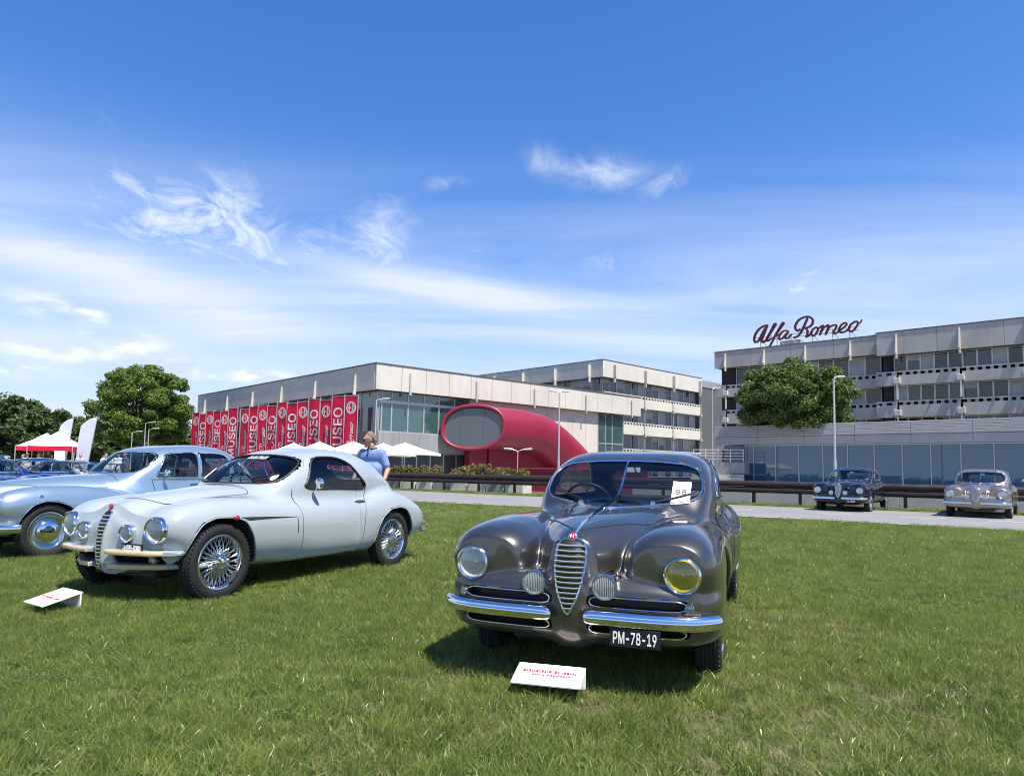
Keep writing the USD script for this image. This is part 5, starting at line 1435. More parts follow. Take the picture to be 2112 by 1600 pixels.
def shell_car(name, label, loc, ang, B, paint_m, screen, sidewins, backlight, wells, doors=(), hood=None, seat_m='blue_leather', seat_x=-1.72, dash_x=-1.06, wheels=(0.0, -2.68), wheel_kind='disc', ty=.72,
              cuts=(), cabin=(-3.05, -0.50), divider=True, wheel_rim=None, group=None, floor=0.36, dash_z=0.96, cat_='car', frame_m='chrome', frame_r=0.008, seats=True, R=0.352, steer=True, underlen=.40):
    inner = np.maximum.reduce([B.d + 0.035, floor - B.Z + 0 * B.d, B.X - cabin[1] + 0 * B.d, cabin[0] - B.X + 0 * B.d])
    cs = list(cuts) + list(wells)
    xs = [B.front(0, screen[0][1])]
    cs.append(np.maximum(B.front_prism(screen) + 0 * B.X, np.maximum(B.X - cabin[1] + 0.02, (cabin[1] - 1.25) - B.X) + 0 * B.d))
    if backlight is not None:
        cs.append(np.maximum(B.front_prism(backlight) + 0 * B.X, B.X + abs(cabin[0]) * 0.76 + 0 * B.d))
    for w in sidewins:
        cs.append(np.maximum(B.side_prism(w) + 0 * B.Y, 0.35 - B.Y + 0 * B.d))
    V, T, N, outer = B.finish(cs, inner)
    car = thing(name, label, cat_, (loc[0], loc[1], loc[2]), ang, group)
    cx = V[T].mean(1)
    used = np.zeros(len(T), bool)
    if hood is not None:
        hp, hz = hood
        mk = outer & (cx[:, 2] > hz) & shapely.contains_xy(Polygon(hp), cx[:, 0], cx[:, 1])
        used |= mk
        bo = obj('bonnet', sub(V, T, N, mk), paint_m, car)
        obj('seam', B.line(hp, 'top', 0.0045, closed=True), M['seam'], bo)
    for dp, hx, hz in doors:
        dm = outer & ~used & (np.abs(cx[:, 1]) > .5) & shapely.contains_xy(Polygon(dp), cx[:, 0], cx[:, 2])
        used |= dm
        for sg in (1, -1):
            dr = obj('door', sub(V, T, N, dm & (np.sign(cx[:, 1]) == sg)), paint_m, car)
            obj('shut_line', B.line(dp, 'side', 0.0042, sg), M['seam'], dr)
            P = B.lay([(hx + .09, hz), (hx + 0.03, hz), (hx - .03, hz), (hx - .09, hz - .004)], 'side', sg, 0.012)
            obj('handle', tube(P, [0.008, 0.015, 0.014, 0.007], 8), M['chrome'], dr, smooth=40)
    obj('body', sub(V, T, N, outer & ~used), paint_m, car)
    obj('lining', sub(V, T, N, ~outer), M['lining'], car)
    ws = obj('windscreen', B.patch(screen, 'front', off=-0.010), M['car_glass'], car)
    obj('frame', B.line(screen, 'front', frame_r, off=0.001, closed=True), M[frame_m], ws, smooth=40)
    if divider:
        obj('divider', B.line([(0, screen[0][1]), (0, max(p[1] for p in screen))], 'front', 0.006, off=0.002), M['black_trim'], ws)
    if backlight is not None:
        rw = obj('rear_window', B.patch(backlight, 'rear', off=-0.010), M['car_glass'], car)
        obj('frame', B.line(backlight, 'rear', frame_r, closed=True), M[frame_m], rw)
    for w in sidewins:
        for sg in (1, -1):
            sw = obj('side_window', B.patch(w, 'side', sg, -0.010), M['car_glass'], car)
            obj('frame', B.line(w, 'side', frame_r + .001, sg, 0.001, closed=True), M[frame_m], sw, smooth=40)
    for x in wheels:
        for sg in (1, -1):
            wheel(car, x, sg * ty, kind=wheel_kind, rimc=wheel_rim, R=R, tread=R > .34)
        obj('axle', tube([(x, -.64, .30), (x, .64, .30)], 0.045, 8), M['black_trim'], car)
    obj('chassis', bevbox(wheels[-1] - .4, underlen, -.42, .42, .20, .30, .02), M['black_trim'], car)
    if seats:
        for y in (.36, -.36):
            seat(car, seat_x, y, M[seat_m])
        obj('rear_bench', bevbox(seat_x - 1.0, seat_x - .62, -.52, .52, .36, .88, .07), M[seat_m], car)
        obj('dashboard', bevbox(dash_x - .12, dash_x, -.60, .60, dash_z - .22, dash_z, .04), M['black_trim'], car)
        if steer:
            steering_wheel(car, (dash_x - .26, -.36, dash_z + .02), 0.20, 0.5)
    return car

# --- pale coupe
B = Body(-3.80, 0.78, 0.96, 0.14, 1.54, 0.0165)
hull = B.loft([(.60, 0, .04, .55, .72, .34), (.54, 0, .15, .56, .815, .30), (.42, 0, .27, .58, .885, .26), (.25, 0, .36, .60, .935, .24), (-.16, 0, .50, .62, .99, .24), (-.6, 0, .63, .64, 1.03, .235),
               (-.95, 0, .73, .66, 1.035, .23), (-1.5, 0, .795, .64, 1.03, .225), (-2.2, 0, .80, .64, 1.02, .225), (-2.8, 0, .75, .62, .98, .24), (-3.2, 0, .62, .58, .84, .28), (-3.48, 0, .46, .54, .70, .34), (-3.68, 0, .12, .52, .58, .46)], (2.5, 7.0))
prow = B.ellipsoid((.20, 0, .50), (.455, .085, .345), 2.6)
face = B.ellipsoid((-.05, 0, .54), (.625, .815, .29), 3.2)
ff = B.loft([(.53, .575, .03, .66, .69, .63), (.51, .575, .12, .66, .75, .58), (.46, .57, .19, .66, .81, .52), (.36, .565, .235, .65, .862, .46), (.20, .56, .262, .63, .895, .40), (0, .555, .275, .62, .918, .28), (-.4, .555, .275, .6, .92, .25),
             (-.8, .56, .268, .58, .89, .24), (-1.2, .57, .25, .56, .85, .23), (-1.7, .585, .22, .52, .78, .23), (-2.2, .57, .16, .48, .66, .26)], 2.5)
rf_ = B.loft([(-1.98, .66, .03, .55, .60, .5), (-2.05, .64, .12, .56, .76, .30), (-2.2, .615, .20, .58, .88, .24), (-2.42, .60, .245, .6, .945, .23), (-2.7, .595, .255, .6, .962, .24), (-3.0, .575, .25, .58, .91, .26), (-3.32, .555, .235, .56, .80, .32), (-3.55, .52, .17, .54, .685, .42), (-3.70, .49, .03, .52, .56, .5)], 2.4)
cab = B.loft([(-.58, 0, .50, .80, .92, .6), (-.75, 0, .60, .80, 1.03, .6), (-.95, 0, .67, .80, 1.19, .6), (-1.13, 0, .695, .80, 1.31, .6), (-1.3, 0, .70, .80, 1.378, .6), (-1.5, 0, .705, .80, 1.425, .6), (-1.85, 0, .71, .80, 1.458, .6), (-2.2, 0, .70, .8, 1.445, .6),
              (-2.5, 0, .665, .8, 1.375, .6), (-2.8, 0, .61, .78, 1.235, .6), (-3.1, 0, .52, .74, 1.04, .6), (-3.4, 0, .36, .66, .78, .6), (-3.52, 0, .2, .6, .66, .58)], (3.4, 3.0))
d = smin(hull, prow, 0.06)
d = smin(d, face, 0.09)
d = smin(d, ff, 0.09)
d = smin(d, cab, 0.06)
d = smin(d, rf_, 0.06)
B.d = np.maximum(d, 0.235 - B.Z).astype(np.float32)
B.maps()
well_f = [(.375, .10), (.37, .38), (.32, .58), (.235, .70), (.09, .75), (-.14, .742), (-.27, .70), (-.36, .56), (-.42, .40), (-.49, .285), (-.53, .10)]
well_r = [(-2.30, .10), (-2.31, .33), (-2.345, .50), (-2.43, .635), (-2.60, .728), (-2.82, .738), (-2.97, .70), (-3.06, .60), (-3.13, .45), (-3.2, .10)]
wells = [np.maximum(B.side_prism(w) + 0 * B.Y, 0.46 - B.Y + 0 * B.d) for w in (well_f, well_r)]
scr = [(0, 1.045), (.40, 1.045), (.56, 1.062), (.585, 1.10), (.592, 1.15), (.575, 1.23), (.525, 1.295), (.42, 1.335), (.22, 1.355), (0, 1.36)]
scr = scr + [(-y, z) for y, z in scr[-2:0:-1]]
swin = spline([(-1.21, 1.002), (-1.25, 1.09), (-1.335, 1.235), (-1.44, 1.322), (-1.58, 1.348), (-1.80, 1.345), (-1.97, 1.285), (-2.11, 1.15), (-2.235, .99), (-1.7, .995)], 4, closed=True)
opening = rounded(.115, .60, .352, .43, .02)
cuts = lamp_cuts(B, [(.60, .655, .098), (.30, .615, .064)]) + [np.maximum(np.maximum(B.front_prism(opening) + 0 * B.X, 0.25 - B.X + 0 * B.d), -(B.d + 0.10))]
hoodp = [(.34, 0), (.34, .10), (.28, .22), (.18, .36), (-.55, .49), (-.62, .46), (-.64, .40), (-.66, 0)]
hoodp = hoodp + [(x, -y) for x, y in hoodp[-2:0:-1]]
doorp = [(-1.01, .985), (-.985, .88), (-1.045, .80), (-1.05, .25), (-2.05, .25), (-2.09, .45), (-2.12, .70), (-2.17, .88), (-2.235, .975)]
BLUE_ANG = math.atan2(-.89886, -.43823)
BLUE_LOC = (-3.3946, 6.7917, 0)
blue = shell_car('wire_wheel_coupe', 'pale duck-egg blue vintage coupe on chrome wire wheels with tan bumper strips', BLUE_LOC, BLUE_ANG, B, M['pale_paint'], scr, [swin], rounded(-.36, .36, 1.08, 1.27, .08), wells,
                 doors=[(doorp, -2.06, .832)], hood=(hoodp, .70), wheel_kind='wire', cuts=cuts, frame_m='black_trim', frame_r=0.011, ty=.735)
BB = B
G_BLUE = [(0, .80), (.035, .80), (.052, .785), (.050, .70), (.040, .56), (.028, .42), (.018, .32), (0, .295)]
G_BLUE = G_BLUE + [(-y, z) for y, z in G_BLUE[-2:0:-1]]
grille(B, blue, G_BLUE, bars=14, frame_r=0.004, emblem=False, barw=0.55)
eb = B.lay([(0, .825)], 'front', off=0.012)[0]
tri = [(0, -.035), (.026, .022), (0, .034), (-.026, .022)]
obj('badge', moved(extrude(Polygon(tri), 0.012), ry(-0.45) @ np.array([[0, 0, 1], [1, 0, 0], [0, 1, 0]]), eb), M['red_enamel'], blue)
for sg in (1, -1):
    x = B.front(.60, .655)
    headlamp(blue, (x + .012, sg * .60, .655), .116, 'headlamp', .20, yaw=sg * .10, bez=.018)
    x = B.front(.30, .615)
    headlamp(blue, (x + .03, sg * .30, .615), .080, 'fog_lamp', .16, yaw=sg * .05, bez=.016)
    x = B.front(.50, .39)
    headlamp(blue, (x - .03, sg * .52, .39), .033, 'side_lamp', .05, bez=.006)
    obj('air_opening', B.patch(np.array(opening) * [sg, 1], 'front', off=-.085, step=.04), M['black_trim'], blue)
    for zc in (.455, .325):
        ys = np.array([.10, .13, .2, .3, .4, .5, .6, .68, .745, .79, .815])
        xb = np.array([B.front(min(y, .70), zc) for y in ys]) + np.array([.03, .05, .055, .055, .055, .055, .055, .05, .045, .03, .015])
        hgt = np.array([.020, .024, .026, .026, .026, .026, .026, .026, .024, .018, .008])
        pr = np.array([[(a * .055 - .03, b * h_) for a, b in ((1, .6), (1, -.6), (.6, -1), (-1, -1), (-1, 1), (.6, 1))] for h_ in hgt])
        path = np.stack([xb, ys * sg, np.full(len(ys), zc)], 1)
        flip = -1 if np.cross(path[5] - path[4], [0, 0, 1])[0] < 0 else 1
        bb = obj('bumper_bar', sweep(pr * [flip, 1], path), M['pale_paint'], blue, smooth=35)
        k0, k1 = (1, 8)
        st = path[k0:k1] + [.026, 0, 0]
        pr2 = [(a * .012, b * .019) for a, b in ((1, .5), (1, -.5), (.5, -1), (-1, -1), (-1, 1), (.5, 1))]
        obj('rub_strip', sweep(np.array(pr2) * [flip, 1], st), M['tan_strip'], bb, smooth=35)
    # rear quarter bumpers
    for zc in (.50, .405):
        px_ = np.array([-3.36, -3.50, -3.62, -3.70, -3.72]); py_ = np.array([B.side(-3.36, .5) + .005, B.side(-3.50, .5) + .03, .50, .25, .02])
        rb = obj('rear_bumper_bar', tube(spline(np.stack([px_, py_ * sg, np.full(5, zc)], 1), 6), .024, 8), M['aluminium'], blue, smooth=40)
    # dark patch painted as the gap's shadow line behind the front arch, vent slit and the red reflector
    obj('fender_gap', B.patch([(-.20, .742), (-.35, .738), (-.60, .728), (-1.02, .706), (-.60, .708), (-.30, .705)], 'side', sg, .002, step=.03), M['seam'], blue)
    obj('vent_slit', B.line([(-.965, .69), (-.968, .55)], 'side', .006, sg), M['seam'], blue)
    P = B.lay([(-.135, .738)], 'side', sg, .012)[0]
    rl = trimesh.creation.icosphere(2, .026)
    obj('repeater_lamp', moved((np.asarray(rl.vertices) * [1.3, .8, 1], rl.faces), t=P), M['red_enamel'], blue, smooth=True)
    obj('arch_edge', B.line(well_f[1:-1], 'side', .006, sg, .0), M['pale_paint'], blue)
    obj('arch_edge', B.line(well_r[1:-1], 'side', .006, sg, .0), M['pale_paint'], blue)
plate(blue, '269395-ROMA', (B.front(.39, .50) + .03, .39, .497), .26, .075, rz(.06))
P = BB.lay([(-1.30, .955)], 'side', 1, .0)[0]
mi = obj('wing_mirror', tube([P, P + [.02, .07, .03], P + [.03, .10, .085]], .007, 6), M['chrome'], blue)
mh = trimesh.creation.icosphere(3, .062)
obj('mirror_head', moved((np.asarray(mh.vertices) * [.55, 1, 1], mh.faces), t=P + [.02, .11, .10]), M['chrome'], mi, smooth=True)
wiper(BB, blue, .12, 1.055, .52, 1.14); wiper(BB, blue, -.42, 1.06, -.06, 1.13)
obj('tail_pipe', tube([(-3.3, -.1, .22), (-3.55, -.12, .20)], .02, 8), M['black_trim'], blue)
# windscreen decal and stickers, flat prints on the glass
dec = obj('windscreen_decal', BB.patch(rounded(-.16, .16, 1.305, 1.347, .004), 'front', off=.0, step=.02), M['black_plate'], blue)
_tv, _tf = letters('CLUB ITALIA', 1.0, .01, True)
_k = (_tv[_tf][:, :, 2] > .005).all(1)
_a = (_tv[:, 0] - _tv[:, 0].min()) / np.ptp(_tv[:, 0]); _b = (_tv[:, 1] - _tv[:, 1].min()) / np.ptp(_tv[:, 1])
obj('lettering', (BB.lay(np.stack([-.145 + .29 * _a, 1.311 + .030 * _b], 1), 'front', off=.004), _tf[_k]), M['white_letter'], dec)
obj('round_sticker', BB.patch([(.50 + .032 * math.cos(a), 1.118 + .034 * math.sin(a)) for a in np.linspace(0, 2 * np.pi, 16, endpoint=False)], 'front', off=.0, step=.02), M['white_paper'], blue)

# --- ice-blue saloon
B = Body(-4.05, 0.85, 0.98, 0.14, 1.66, 0.0175)
hull = B.loft([(.64, 0, .05, .58, .80, .36), (.56, 0, .17, .60, .87, .30), (.40, 0, .28, .62, .92, .26), (.15, 0, .36, .64, .975, .24), (-.3, 0, .46, .66, 1.02, .24), (-.8, 0, .58, .68, 1.06, .24), (-1.2, 0, .70, .68, 1.075, .23),
               (-1.7, 0, .79, .66, 1.06, .23), (-2.5, 0, .80, .66, 1.05, .23), (-3.1, 0, .76, .64, 1.01, .24), (-3.5, 0, .62, .60, .90, .28), (-3.8, 0, .42, .56, .76, .34), (-3.95, 0, .10, .54, .6, .46)], (2.4, 4.5))
prow = B.ellipsoid((.20, 0, .54), (.48, .13, .37), 3.0)
apron = B.ellipsoid((.0, 0, .43), (.62, .80, .16), 4.0)
ff = B.loft([(.57, .60, .03, .68, .71, .64), (.55, .60, .12, .68, .77, .56), (.49, .60, .18, .67, .83, .46), (.38, .60, .215, .66, .87, .38), (.2, .60, .235, .64, .905, .30), (-.05, .60, .245, .62, .925, .26), (-.4, .60, .245, .60, .92, .25),
             (-.8, .605, .235, .56, .88, .24), (-1.15, .61, .215, .52, .81, .24), (-1.5, .61, .18, .48, .70, .25), (-1.85, .60, .12, .42, .55, .27)], 2.3)
rf_ = B.loft([(-2.2, .66, .03, .55, .60, .5), (-2.3, .64, .12, .56, .76, .30), (-2.5, .615, .21, .58, .88, .24), (-2.75, .60, .25, .6, .945, .23), (-3.0, .595, .26, .6, .962, .24), (-3.4, .57, .24, .58, .89, .26), (-3.7, .52, .18, .56, .75, .34), (-3.9, .47, .03, .52, .56, .5)], 2.4)
cab = B.loft([(-1.0, 0, .52, .85, .95, .6), (-1.18, 0, .61, .85, 1.07, .6), (-1.38, 0, .685, .85, 1.25, .6), (-1.58, 0, .71, .85, 1.40, .6), (-1.8, 0, .72, .85, 1.49, .6), (-2.1, 0, .72, .85, 1.535, .6), (-2.5, 0, .725, .85, 1.555, .6), (-2.9, 0, .70, .85, 1.52, .6),
              (-3.2, 0, .65, .82, 1.41, .6), (-3.5, 0, .56, .78, 1.20, .6), (-3.75, 0, .40, .70, .92, .6), (-3.88, 0, .2, .64, .72, .58)], (3.8, 3.0))
d = smin(hull, prow, .07); d = smin(d, apron, .05); d = smin(d, cab, .10); d = smin(d, ff, .03); d = smin(d, rf_, .06)
B.d = np.maximum(d, .23 - B.Z).astype(np.float32)
B.maps()
sw_f = [(.385, .10), (.375, .40), (.32, .57), (.21, .69), (.06, .735), (-.10, .715), (-.25, .655), (-.36, .54), (-.42, .40), (-.48, .10)]
sw_r = [(x - 3.0, z) for x, z in ((.36, .10), (.36, .40), (.28, .57), (.1, .68), (-.1, .68), (-.28, .57), (-.36, .40), (-.36, .10))]
wells = [np.maximum(B.side_prism(w) + 0 * B.Y, 0.46 - B.Y + 0 * B.d) for w in (sw_f, sw_r)]
scr = [(0, 1.085), (.40, 1.085), (.56, 1.10), (.61, 1.14), (.615, 1.20), (.60, 1.30), (.55, 1.37), (.42, 1.41), (0, 1.42)]
scr = scr + [(-y, z) for y, z in scr[-2:0:-1]]
w1 = [(-1.55, 1.04), (-1.63, 1.20), (-1.76, 1.375), (-1.86, 1.41), (-2.28, 1.425), (-2.28, 1.04)]
w2 = [(-2.33, 1.04), (-2.33, 1.425), (-2.70, 1.425), (-2.84, 1.40), (-2.90, 1.32), (-2.91, 1.04)]
w3 = [(-2.98, 1.05), (-2.97, 1.36), (-3.08, 1.33), (-3.22, 1.22), (-3.30, 1.05)]
hoodp = [(.42, 0), (.42, .06), (.2, .20), (-.2, .36), (-.7, .50), (-1.05, .58), (-1.10, .3), (-1.12, 0)]
hoodp = hoodp + [(x, -y) for x, y in hoodp[-2:0:-1]]
SED_ANG = math.atan2(-math.cos(math.radians(27)), -math.sin(math.radians(27)))
saloon = shell_car('vintage_saloon', 'metallic ice blue vintage saloon behind the pale coupe with domed chrome hub cap', (-6.66, 9.30, 0), SED_ANG, B, M['ice_paint'], scr, [w1, w2, w3], rounded(-.40, .40, 1.12, 1.35, .08), wells,
                   cuts=lamp_cuts(B, [(.62, .69, .089)]), doors=[([(-1.48, 1.02), (-1.52, .8), (-1.54, .27), (-2.30, .27), (-2.30, 1.02)], -2.2, .93)], hood=(hoodp, .74), wheels=(0, -3.0), seat_x=-2.15, dash_x=-1.5, dash_z=1.02, cabin=(-3.4, -.95), seat_m='light_cloth', wheel_rim=M['ice_paint'], ty=.73, divider=False)
grille(B, saloon, [(y, z + .02) for y, z in GRILLE], bars=13)
for sg in (1, -1):
    headlamp(saloon, (B.front(.62, .69) + .02, sg * .62, .69), .105, 'headlamp', .16)
    headlamp(saloon, (B.front(.21, .60) + .05, sg * .23, .60), .07, 'fog_lamp', .12, bez=.008)
    ys = np.array([.09, .11, .2, .4, .6, .72, .80, .85, .87]); xb = np.array([B.front(min(y, .66), .42) for y in ys]) + .05 - np.clip(ys - .62, 0, 1) ** 2 * 3.5
    pth = np.stack([xb, ys * sg, np.full(9, .40)], 1)
    pr = [(.03 * math.cos(a), .05 * math.sin(a)) for a in np.linspace(0, 2 * np.pi, 14, endpoint=False)]
    obj('bumper', sweep(pr, pth), M['chrome'], saloon, smooth=40)
    obj('arch_edge', B.line(sw_f[1:-1], 'side', .006, sg, .0), M['ice_paint'], saloon)
    obj('belt_strip', B.line([(-1.5, 1.005), (-2.3, 1.012), (-3.2, 1.0)], 'side', .007, sg, .002), M['chrome'], saloon)
P = B.lay([(-1.66, 1.0)], 'side', 1, .0)[0]
mi = obj('wing_mirror', tube([P, P + [.02, .07, .03], P + [.03, .10, .085]], .007, 6), M['chrome'], saloon)
obj('mirror_head', moved((np.asarray(mh.vertices) * [.5, 1, .9], mh.faces), t=P + [.02, .11, .10]), M['chrome'], mi, smooth=True)
P = B.lay([(.12, .795)], 'side', 1, .008)[0]
obj('repeater_lamp', moved((np.asarray(rl.vertices) * [1.0, .5, .6], rl.faces), t=P), M['chrome'], saloon, smooth=True)
# ------------------------------------------------------------------ the two coupes on the road and the cars parked at the far left
navy, _b = round_coupe('road_coupe', 'black-blue vintage coupe parked on the road below the terrace tree', 'vintage coupes parked on the road', (11.9, 24.7, .025), math.atan2(-.79, -.62), M['navy_paint'], .028, False, plate_text='CK 1051', seat_m='light_cloth', slots=False, scale=1.09)
champ, _b = round_coupe('road_coupe', 'champagne silver vintage coupe parked on the road at the right edge', 'vintage coupes parked on the road', (15.05, 22.2, .025), math.atan2(-.777, -.63), M['champagne_paint'], .028, False, seat_m='tan_leather', slots=False, scale=1.09)

paint('royal_blue', (0.010, 0.030, 0.16), 0.25, .3); paint('steel_blue', (0.09, 0.20, 0.36), 0.4, .3); paint('silver_paint', (0.36, 0.35, 0.34), 0.7, .35); paint('white_paint', (0.74, 0.74, 0.72), 0.0, .4); paint('burgundy', (0.10, 0.012, 0.02), 0.2, .3)
def small_car(label, loc, ang, pm, kind='coupe', h=.04, L=0.0, name='parked_car', group='cars parked at the far left'):
    """A fifties or sixties car: long bonnet, glasshouse, tail."""
    B = Body(-3.85, .90, .96, .12, 1.72 if kind == 'van' else 1.52, h)
    hz = .88 if kind != 'van' else 1.02
    hull = B.loft([(.74, 0, .50, .58, .70, .44), (.68, 0, .66, .58, .77, .34), (.5, 0, .76, .58, .83, .26), (0, 0, .80, .58, hz - .02, .22), (-.8, 0, .81, .58, hz + .02, .21), (-1.6, 0, .82, .58, hz + .02, .21), (-2.6, 0, .81, .58, hz + .03, .21), (-3.1, 0, .78, .58, hz, .24), (-3.45, 0, .70, .58, .82, .32), (-3.66, 0, .52, .58, .72, .44)], (3.2, 5.0))
    roof = {'coupe': [(-.75, .92), (-.95, 1.0), (-1.2, 1.19), (-1.4, 1.295), (-1.7, 1.345), (-2.0, 1.345), (-2.3, 1.30), (-2.6, 1.19), (-2.9, 1.02), (-3.1, .9)],
            'fastback': [(-.7, .92), (-.9, .99), (-1.15, 1.17), (-1.35, 1.27), (-1.65, 1.32), (-2.0, 1.315), (-2.4, 1.25), (-2.8, 1.13), (-3.2, .98), (-3.5, .82)],
            'saloon': [(-.75, .92), (-.95, 1.02), (-1.2, 1.24), (-1.4, 1.38), (-1.7, 1.44), (-2.2, 1.45), (-2.6, 1.41), (-2.85, 1.27), (-3.05, 1.06), (-3.2, .92)],
            'van': [(-.55, .95), (-.75, 1.12), (-1.0, 1.42), (-1.2, 1.56), (-1.6, 1.60), (-2.4, 1.60), (-3.0, 1.59), (-3.35, 1.52), (-3.5, 1.30), (-3.6, 1.0)]}[kind]
    cab = B.loft([(x, 0, .70 if 0 < i < len(roof) - 1 else .55, .80, z, .6) for i, (x, z) in enumerate(roof)], (3.4, 3.0))
    d = smin(hull, cab, .05)
    for x in (0.02, -2.5):
        e = B.ellipsoid((x, .62, .55), (.62, .235, .36), 2.6)
        d = smin(d, e, .10)
    B.d = np.maximum(d, .24 - B.Z).astype(np.float32)
    B.maps()
    zt = max(z for x, z in roof)
    scr = rounded(-.60, .60, hz + .07, zt - .085, .07)
    sx = {'coupe': (-1.22, -2.62), 'fastback': (-1.15, -2.75), 'saloon': (-1.22, -2.75), 'van': (-1.0, -2.2)}[kind]
    xm = (sx[0] + sx[1]) / 2
    zb, zr = hz + .06, zt - .10
    wa = [(sx[0] + .02, zb), (sx[0] - .28, zr), (xm + .02, zr), (xm + .02, zb)]
    wb = [(xm - .03, zb), (xm - .03, zr), (sx[1] + .42, zr), (sx[1] + .22, zr - .07), (sx[1], zb)]
    wells = [wheel_well(B, 0, .33, .36, .5), wheel_well(B, -2.5, .33, .36, .5)]
    car = shell_car(name, label, loc, ang, B, pm, scr, [wa, wb], rounded(-.50, .50, hz + .08, min(zt - .1, 1.25), .07) if kind != 'van' else None, wells, doors=[([(-1.0, hz - .02), (-1.02, .28), (-2.0, .28), (-2.05, hz - .02)], -1.9, hz - .12)],
                    hood=([(.5, .45), (-.6, .58), (-.6, -.58), (.5, -.45)], .6), wheels=(0, -2.5), cabin=(-3.1, -.62), divider=False, dash_x=-1.0, dash_z=hz + .02, seat_x=-1.7, R=.325, ty=.72, group=group, seats=kind != 'van', steer=True, frame_r=.012)
    for sg in (1, -1):
        headlamp(car, (B.front(.62, .64) + .04, sg * .60, .645), .095, 'headlamp', .16, shallow=.03)
        headlamp(car, (B.front(.34, .56) + .03, sg * .30, .55), .06, 'fog_lamp', .10, shallow=.02)
    ys = np.linspace(-.80, .80, 15); pth = np.stack([B.front(np.minimum(np.abs(ys), .62), .42 + 0 * ys) + .05 - np.clip(np.abs(ys) - .5, 0, 1) ** 2 * 1.2, ys, np.full(15, .42)], 1)
    obj('front_bumper', tube(pth, .04, 8), M['chrome'], car, smooth=40)
    pth2 = np.stack([B.rear(np.minimum(np.abs(ys), .5), .45 + 0 * ys) - .05 + np.clip(np.abs(ys) - .45, 0, 1) ** 2 * 1.2, ys, np.full(15, .45)], 1)
    obj('rear_bumper', tube(pth2, .04, 8), M['chrome'], car, smooth=40)
    og = [(0, .70), (.07, .69), (.09, .64), (.05, .52), (0, .44)]; og = og + [(-y, z) for y, z in og[-2:0:-1]]
    grille(B, car, og, bars=6, frame_r=.012, emblem=False)
    return car
small_car('royal blue coupe facing right, second of the blue cars, behind the saloon bonnet', (-12.6, 19.6, 0), math.radians(-32), M['royal_blue'], 'coupe')
small_car('dark royal blue coupe cut by the left picture edge', (-12.25, 16.6, 0), math.radians(-40), M['royal_blue'], 'coupe')
small_car('silver grey fastback behind the royal blue coupe and the feather flag', (-13.7, 24.0, 0), math.radians(-6), M['silver_paint'], 'fastback')
small_car('steel blue coupe at the left edge behind the darker blue ones', (-18.6, 25.5, 0), math.radians(-28), M['steel_blue'], 'coupe')
small_car('white van behind the blue cars at the left edge', (-24.5, 33.0, 0), math.radians(-5), M['white_paint'], 'van')
small_car('burgundy saloon seen through the side windows of the ice blue saloon', (-8.2, 17.0, 0), math.radians(172), M['burgundy'], 'saloon')
# ------------------------------------------------------------------ script lettering drawn stroke by stroke
# strokes in the units of the roof sign: x along the line, y up from the base line; last number is the pen width
_K = -0.1276
def _s(pts, w):
    return [(x - 165, (540 + _K * (x - 250)) - y) for x, y in pts], w
SCRIPT = {
    'A': [_s([(408, 318), (340, 330), (268, 372), (205, 445), (188, 510), (210, 545), (262, 520), (315, 440), (368, 365), (408, 318)], 27), _s([(406, 322), (360, 420), (318, 505), (326, 540), (372, 520), (425, 465)], 26)],
    'l': [_s([(425, 465), (490, 380), (545, 308), (550, 288), (522, 300), (470, 380), (402, 482), (394, 516), (424, 518), (465, 485)], 21)],
    'f': [_s([(520, 470), (600, 375), (670, 295), (682, 275), (655, 282), (600, 355), (540, 440), (490, 525), (440, 592), (398, 628), (345, 630)], 22), _s([(465, 485), (540, 458), (605, 425)], 16)],
    'a': [_s([(748, 386), (690, 376), (632, 410), (604, 455), (610, 490), (655, 474), (705, 428), (748, 386)], 22), _s([(748, 386), (712, 440), (702, 474), (740, 470), (800, 420)], 20)],
    'R': [_s([(935, 352), (892, 370), (862, 338), (872, 288), (922, 230), (1000, 195), (1072, 186), (1130, 218), (1130, 270), (1082, 314), (1012, 332)], 26), _s([(1052, 210), (1000, 305), (950, 388), (900, 438), (838, 462)], 26), _s([(1012, 332), (1050, 362), (1045, 415), (1030, 440), (1066, 428), (1110, 392)], 25)],
    'o': [_s([(1180, 320), (1130, 350), (1110, 392), (1126, 424), (1162, 414), (1200, 370), (1208, 332), (1180, 320)], 23)],
    'm': [_s([(1208, 338), (1285, 292), (1268, 340), (1236, 408)], 20), _s([(1240, 400), (1295, 325), (1360, 285), (1368, 304), (1340, 365), (1325, 400)], 22), _s([(1330, 392), (1388, 308), (1468, 280), (1486, 300), (1444, 365), (1450, 388), (1492, 374), (1530, 350)], 22)],
    'e': [_s([(1530, 350), (1600, 302), (1634, 266), (1612, 250), (1562, 274), (1522, 330), (1528, 366), (1572, 370), (1632, 345), (1680, 300)], 21)],
    'last_o': [_s([(1762, 230), (1692, 270), (1664, 320), (1682, 354), (1722, 344), (1780, 282), (1792, 242), (1762, 230)], 22), _s([(1782, 262), (1822, 246), (1850, 210)], 13)],
}
def script_letter(strokes, scale):
    g = []
    for pts, w in strokes:
        closed = np.allclose(pts[0], pts[-1])
        p = spline(pts[:-1] if closed else pts, 8, closed=closed) * scale
        ls = LineString(np.vstack([p, p[:1]]) if closed else p)
        # a broad-nib pen: thick on the down strokes
        nib = w * scale * 1.2
        pg = []
        q = np.asarray(ls.coords)
        for a, b in zip(q[:-1], q[1:]):
            dv = b - a
            L = np.hypot(*dv) + 1e-9
            thick = nib * (0.62 + 0.42 * abs(dv[1]) / L)
            pg.append(LineString([a, b]).buffer(thick / 2, 5))
        g.append(shapely.union_all(pg))
    return shapely.union_all(g).buffer(0)

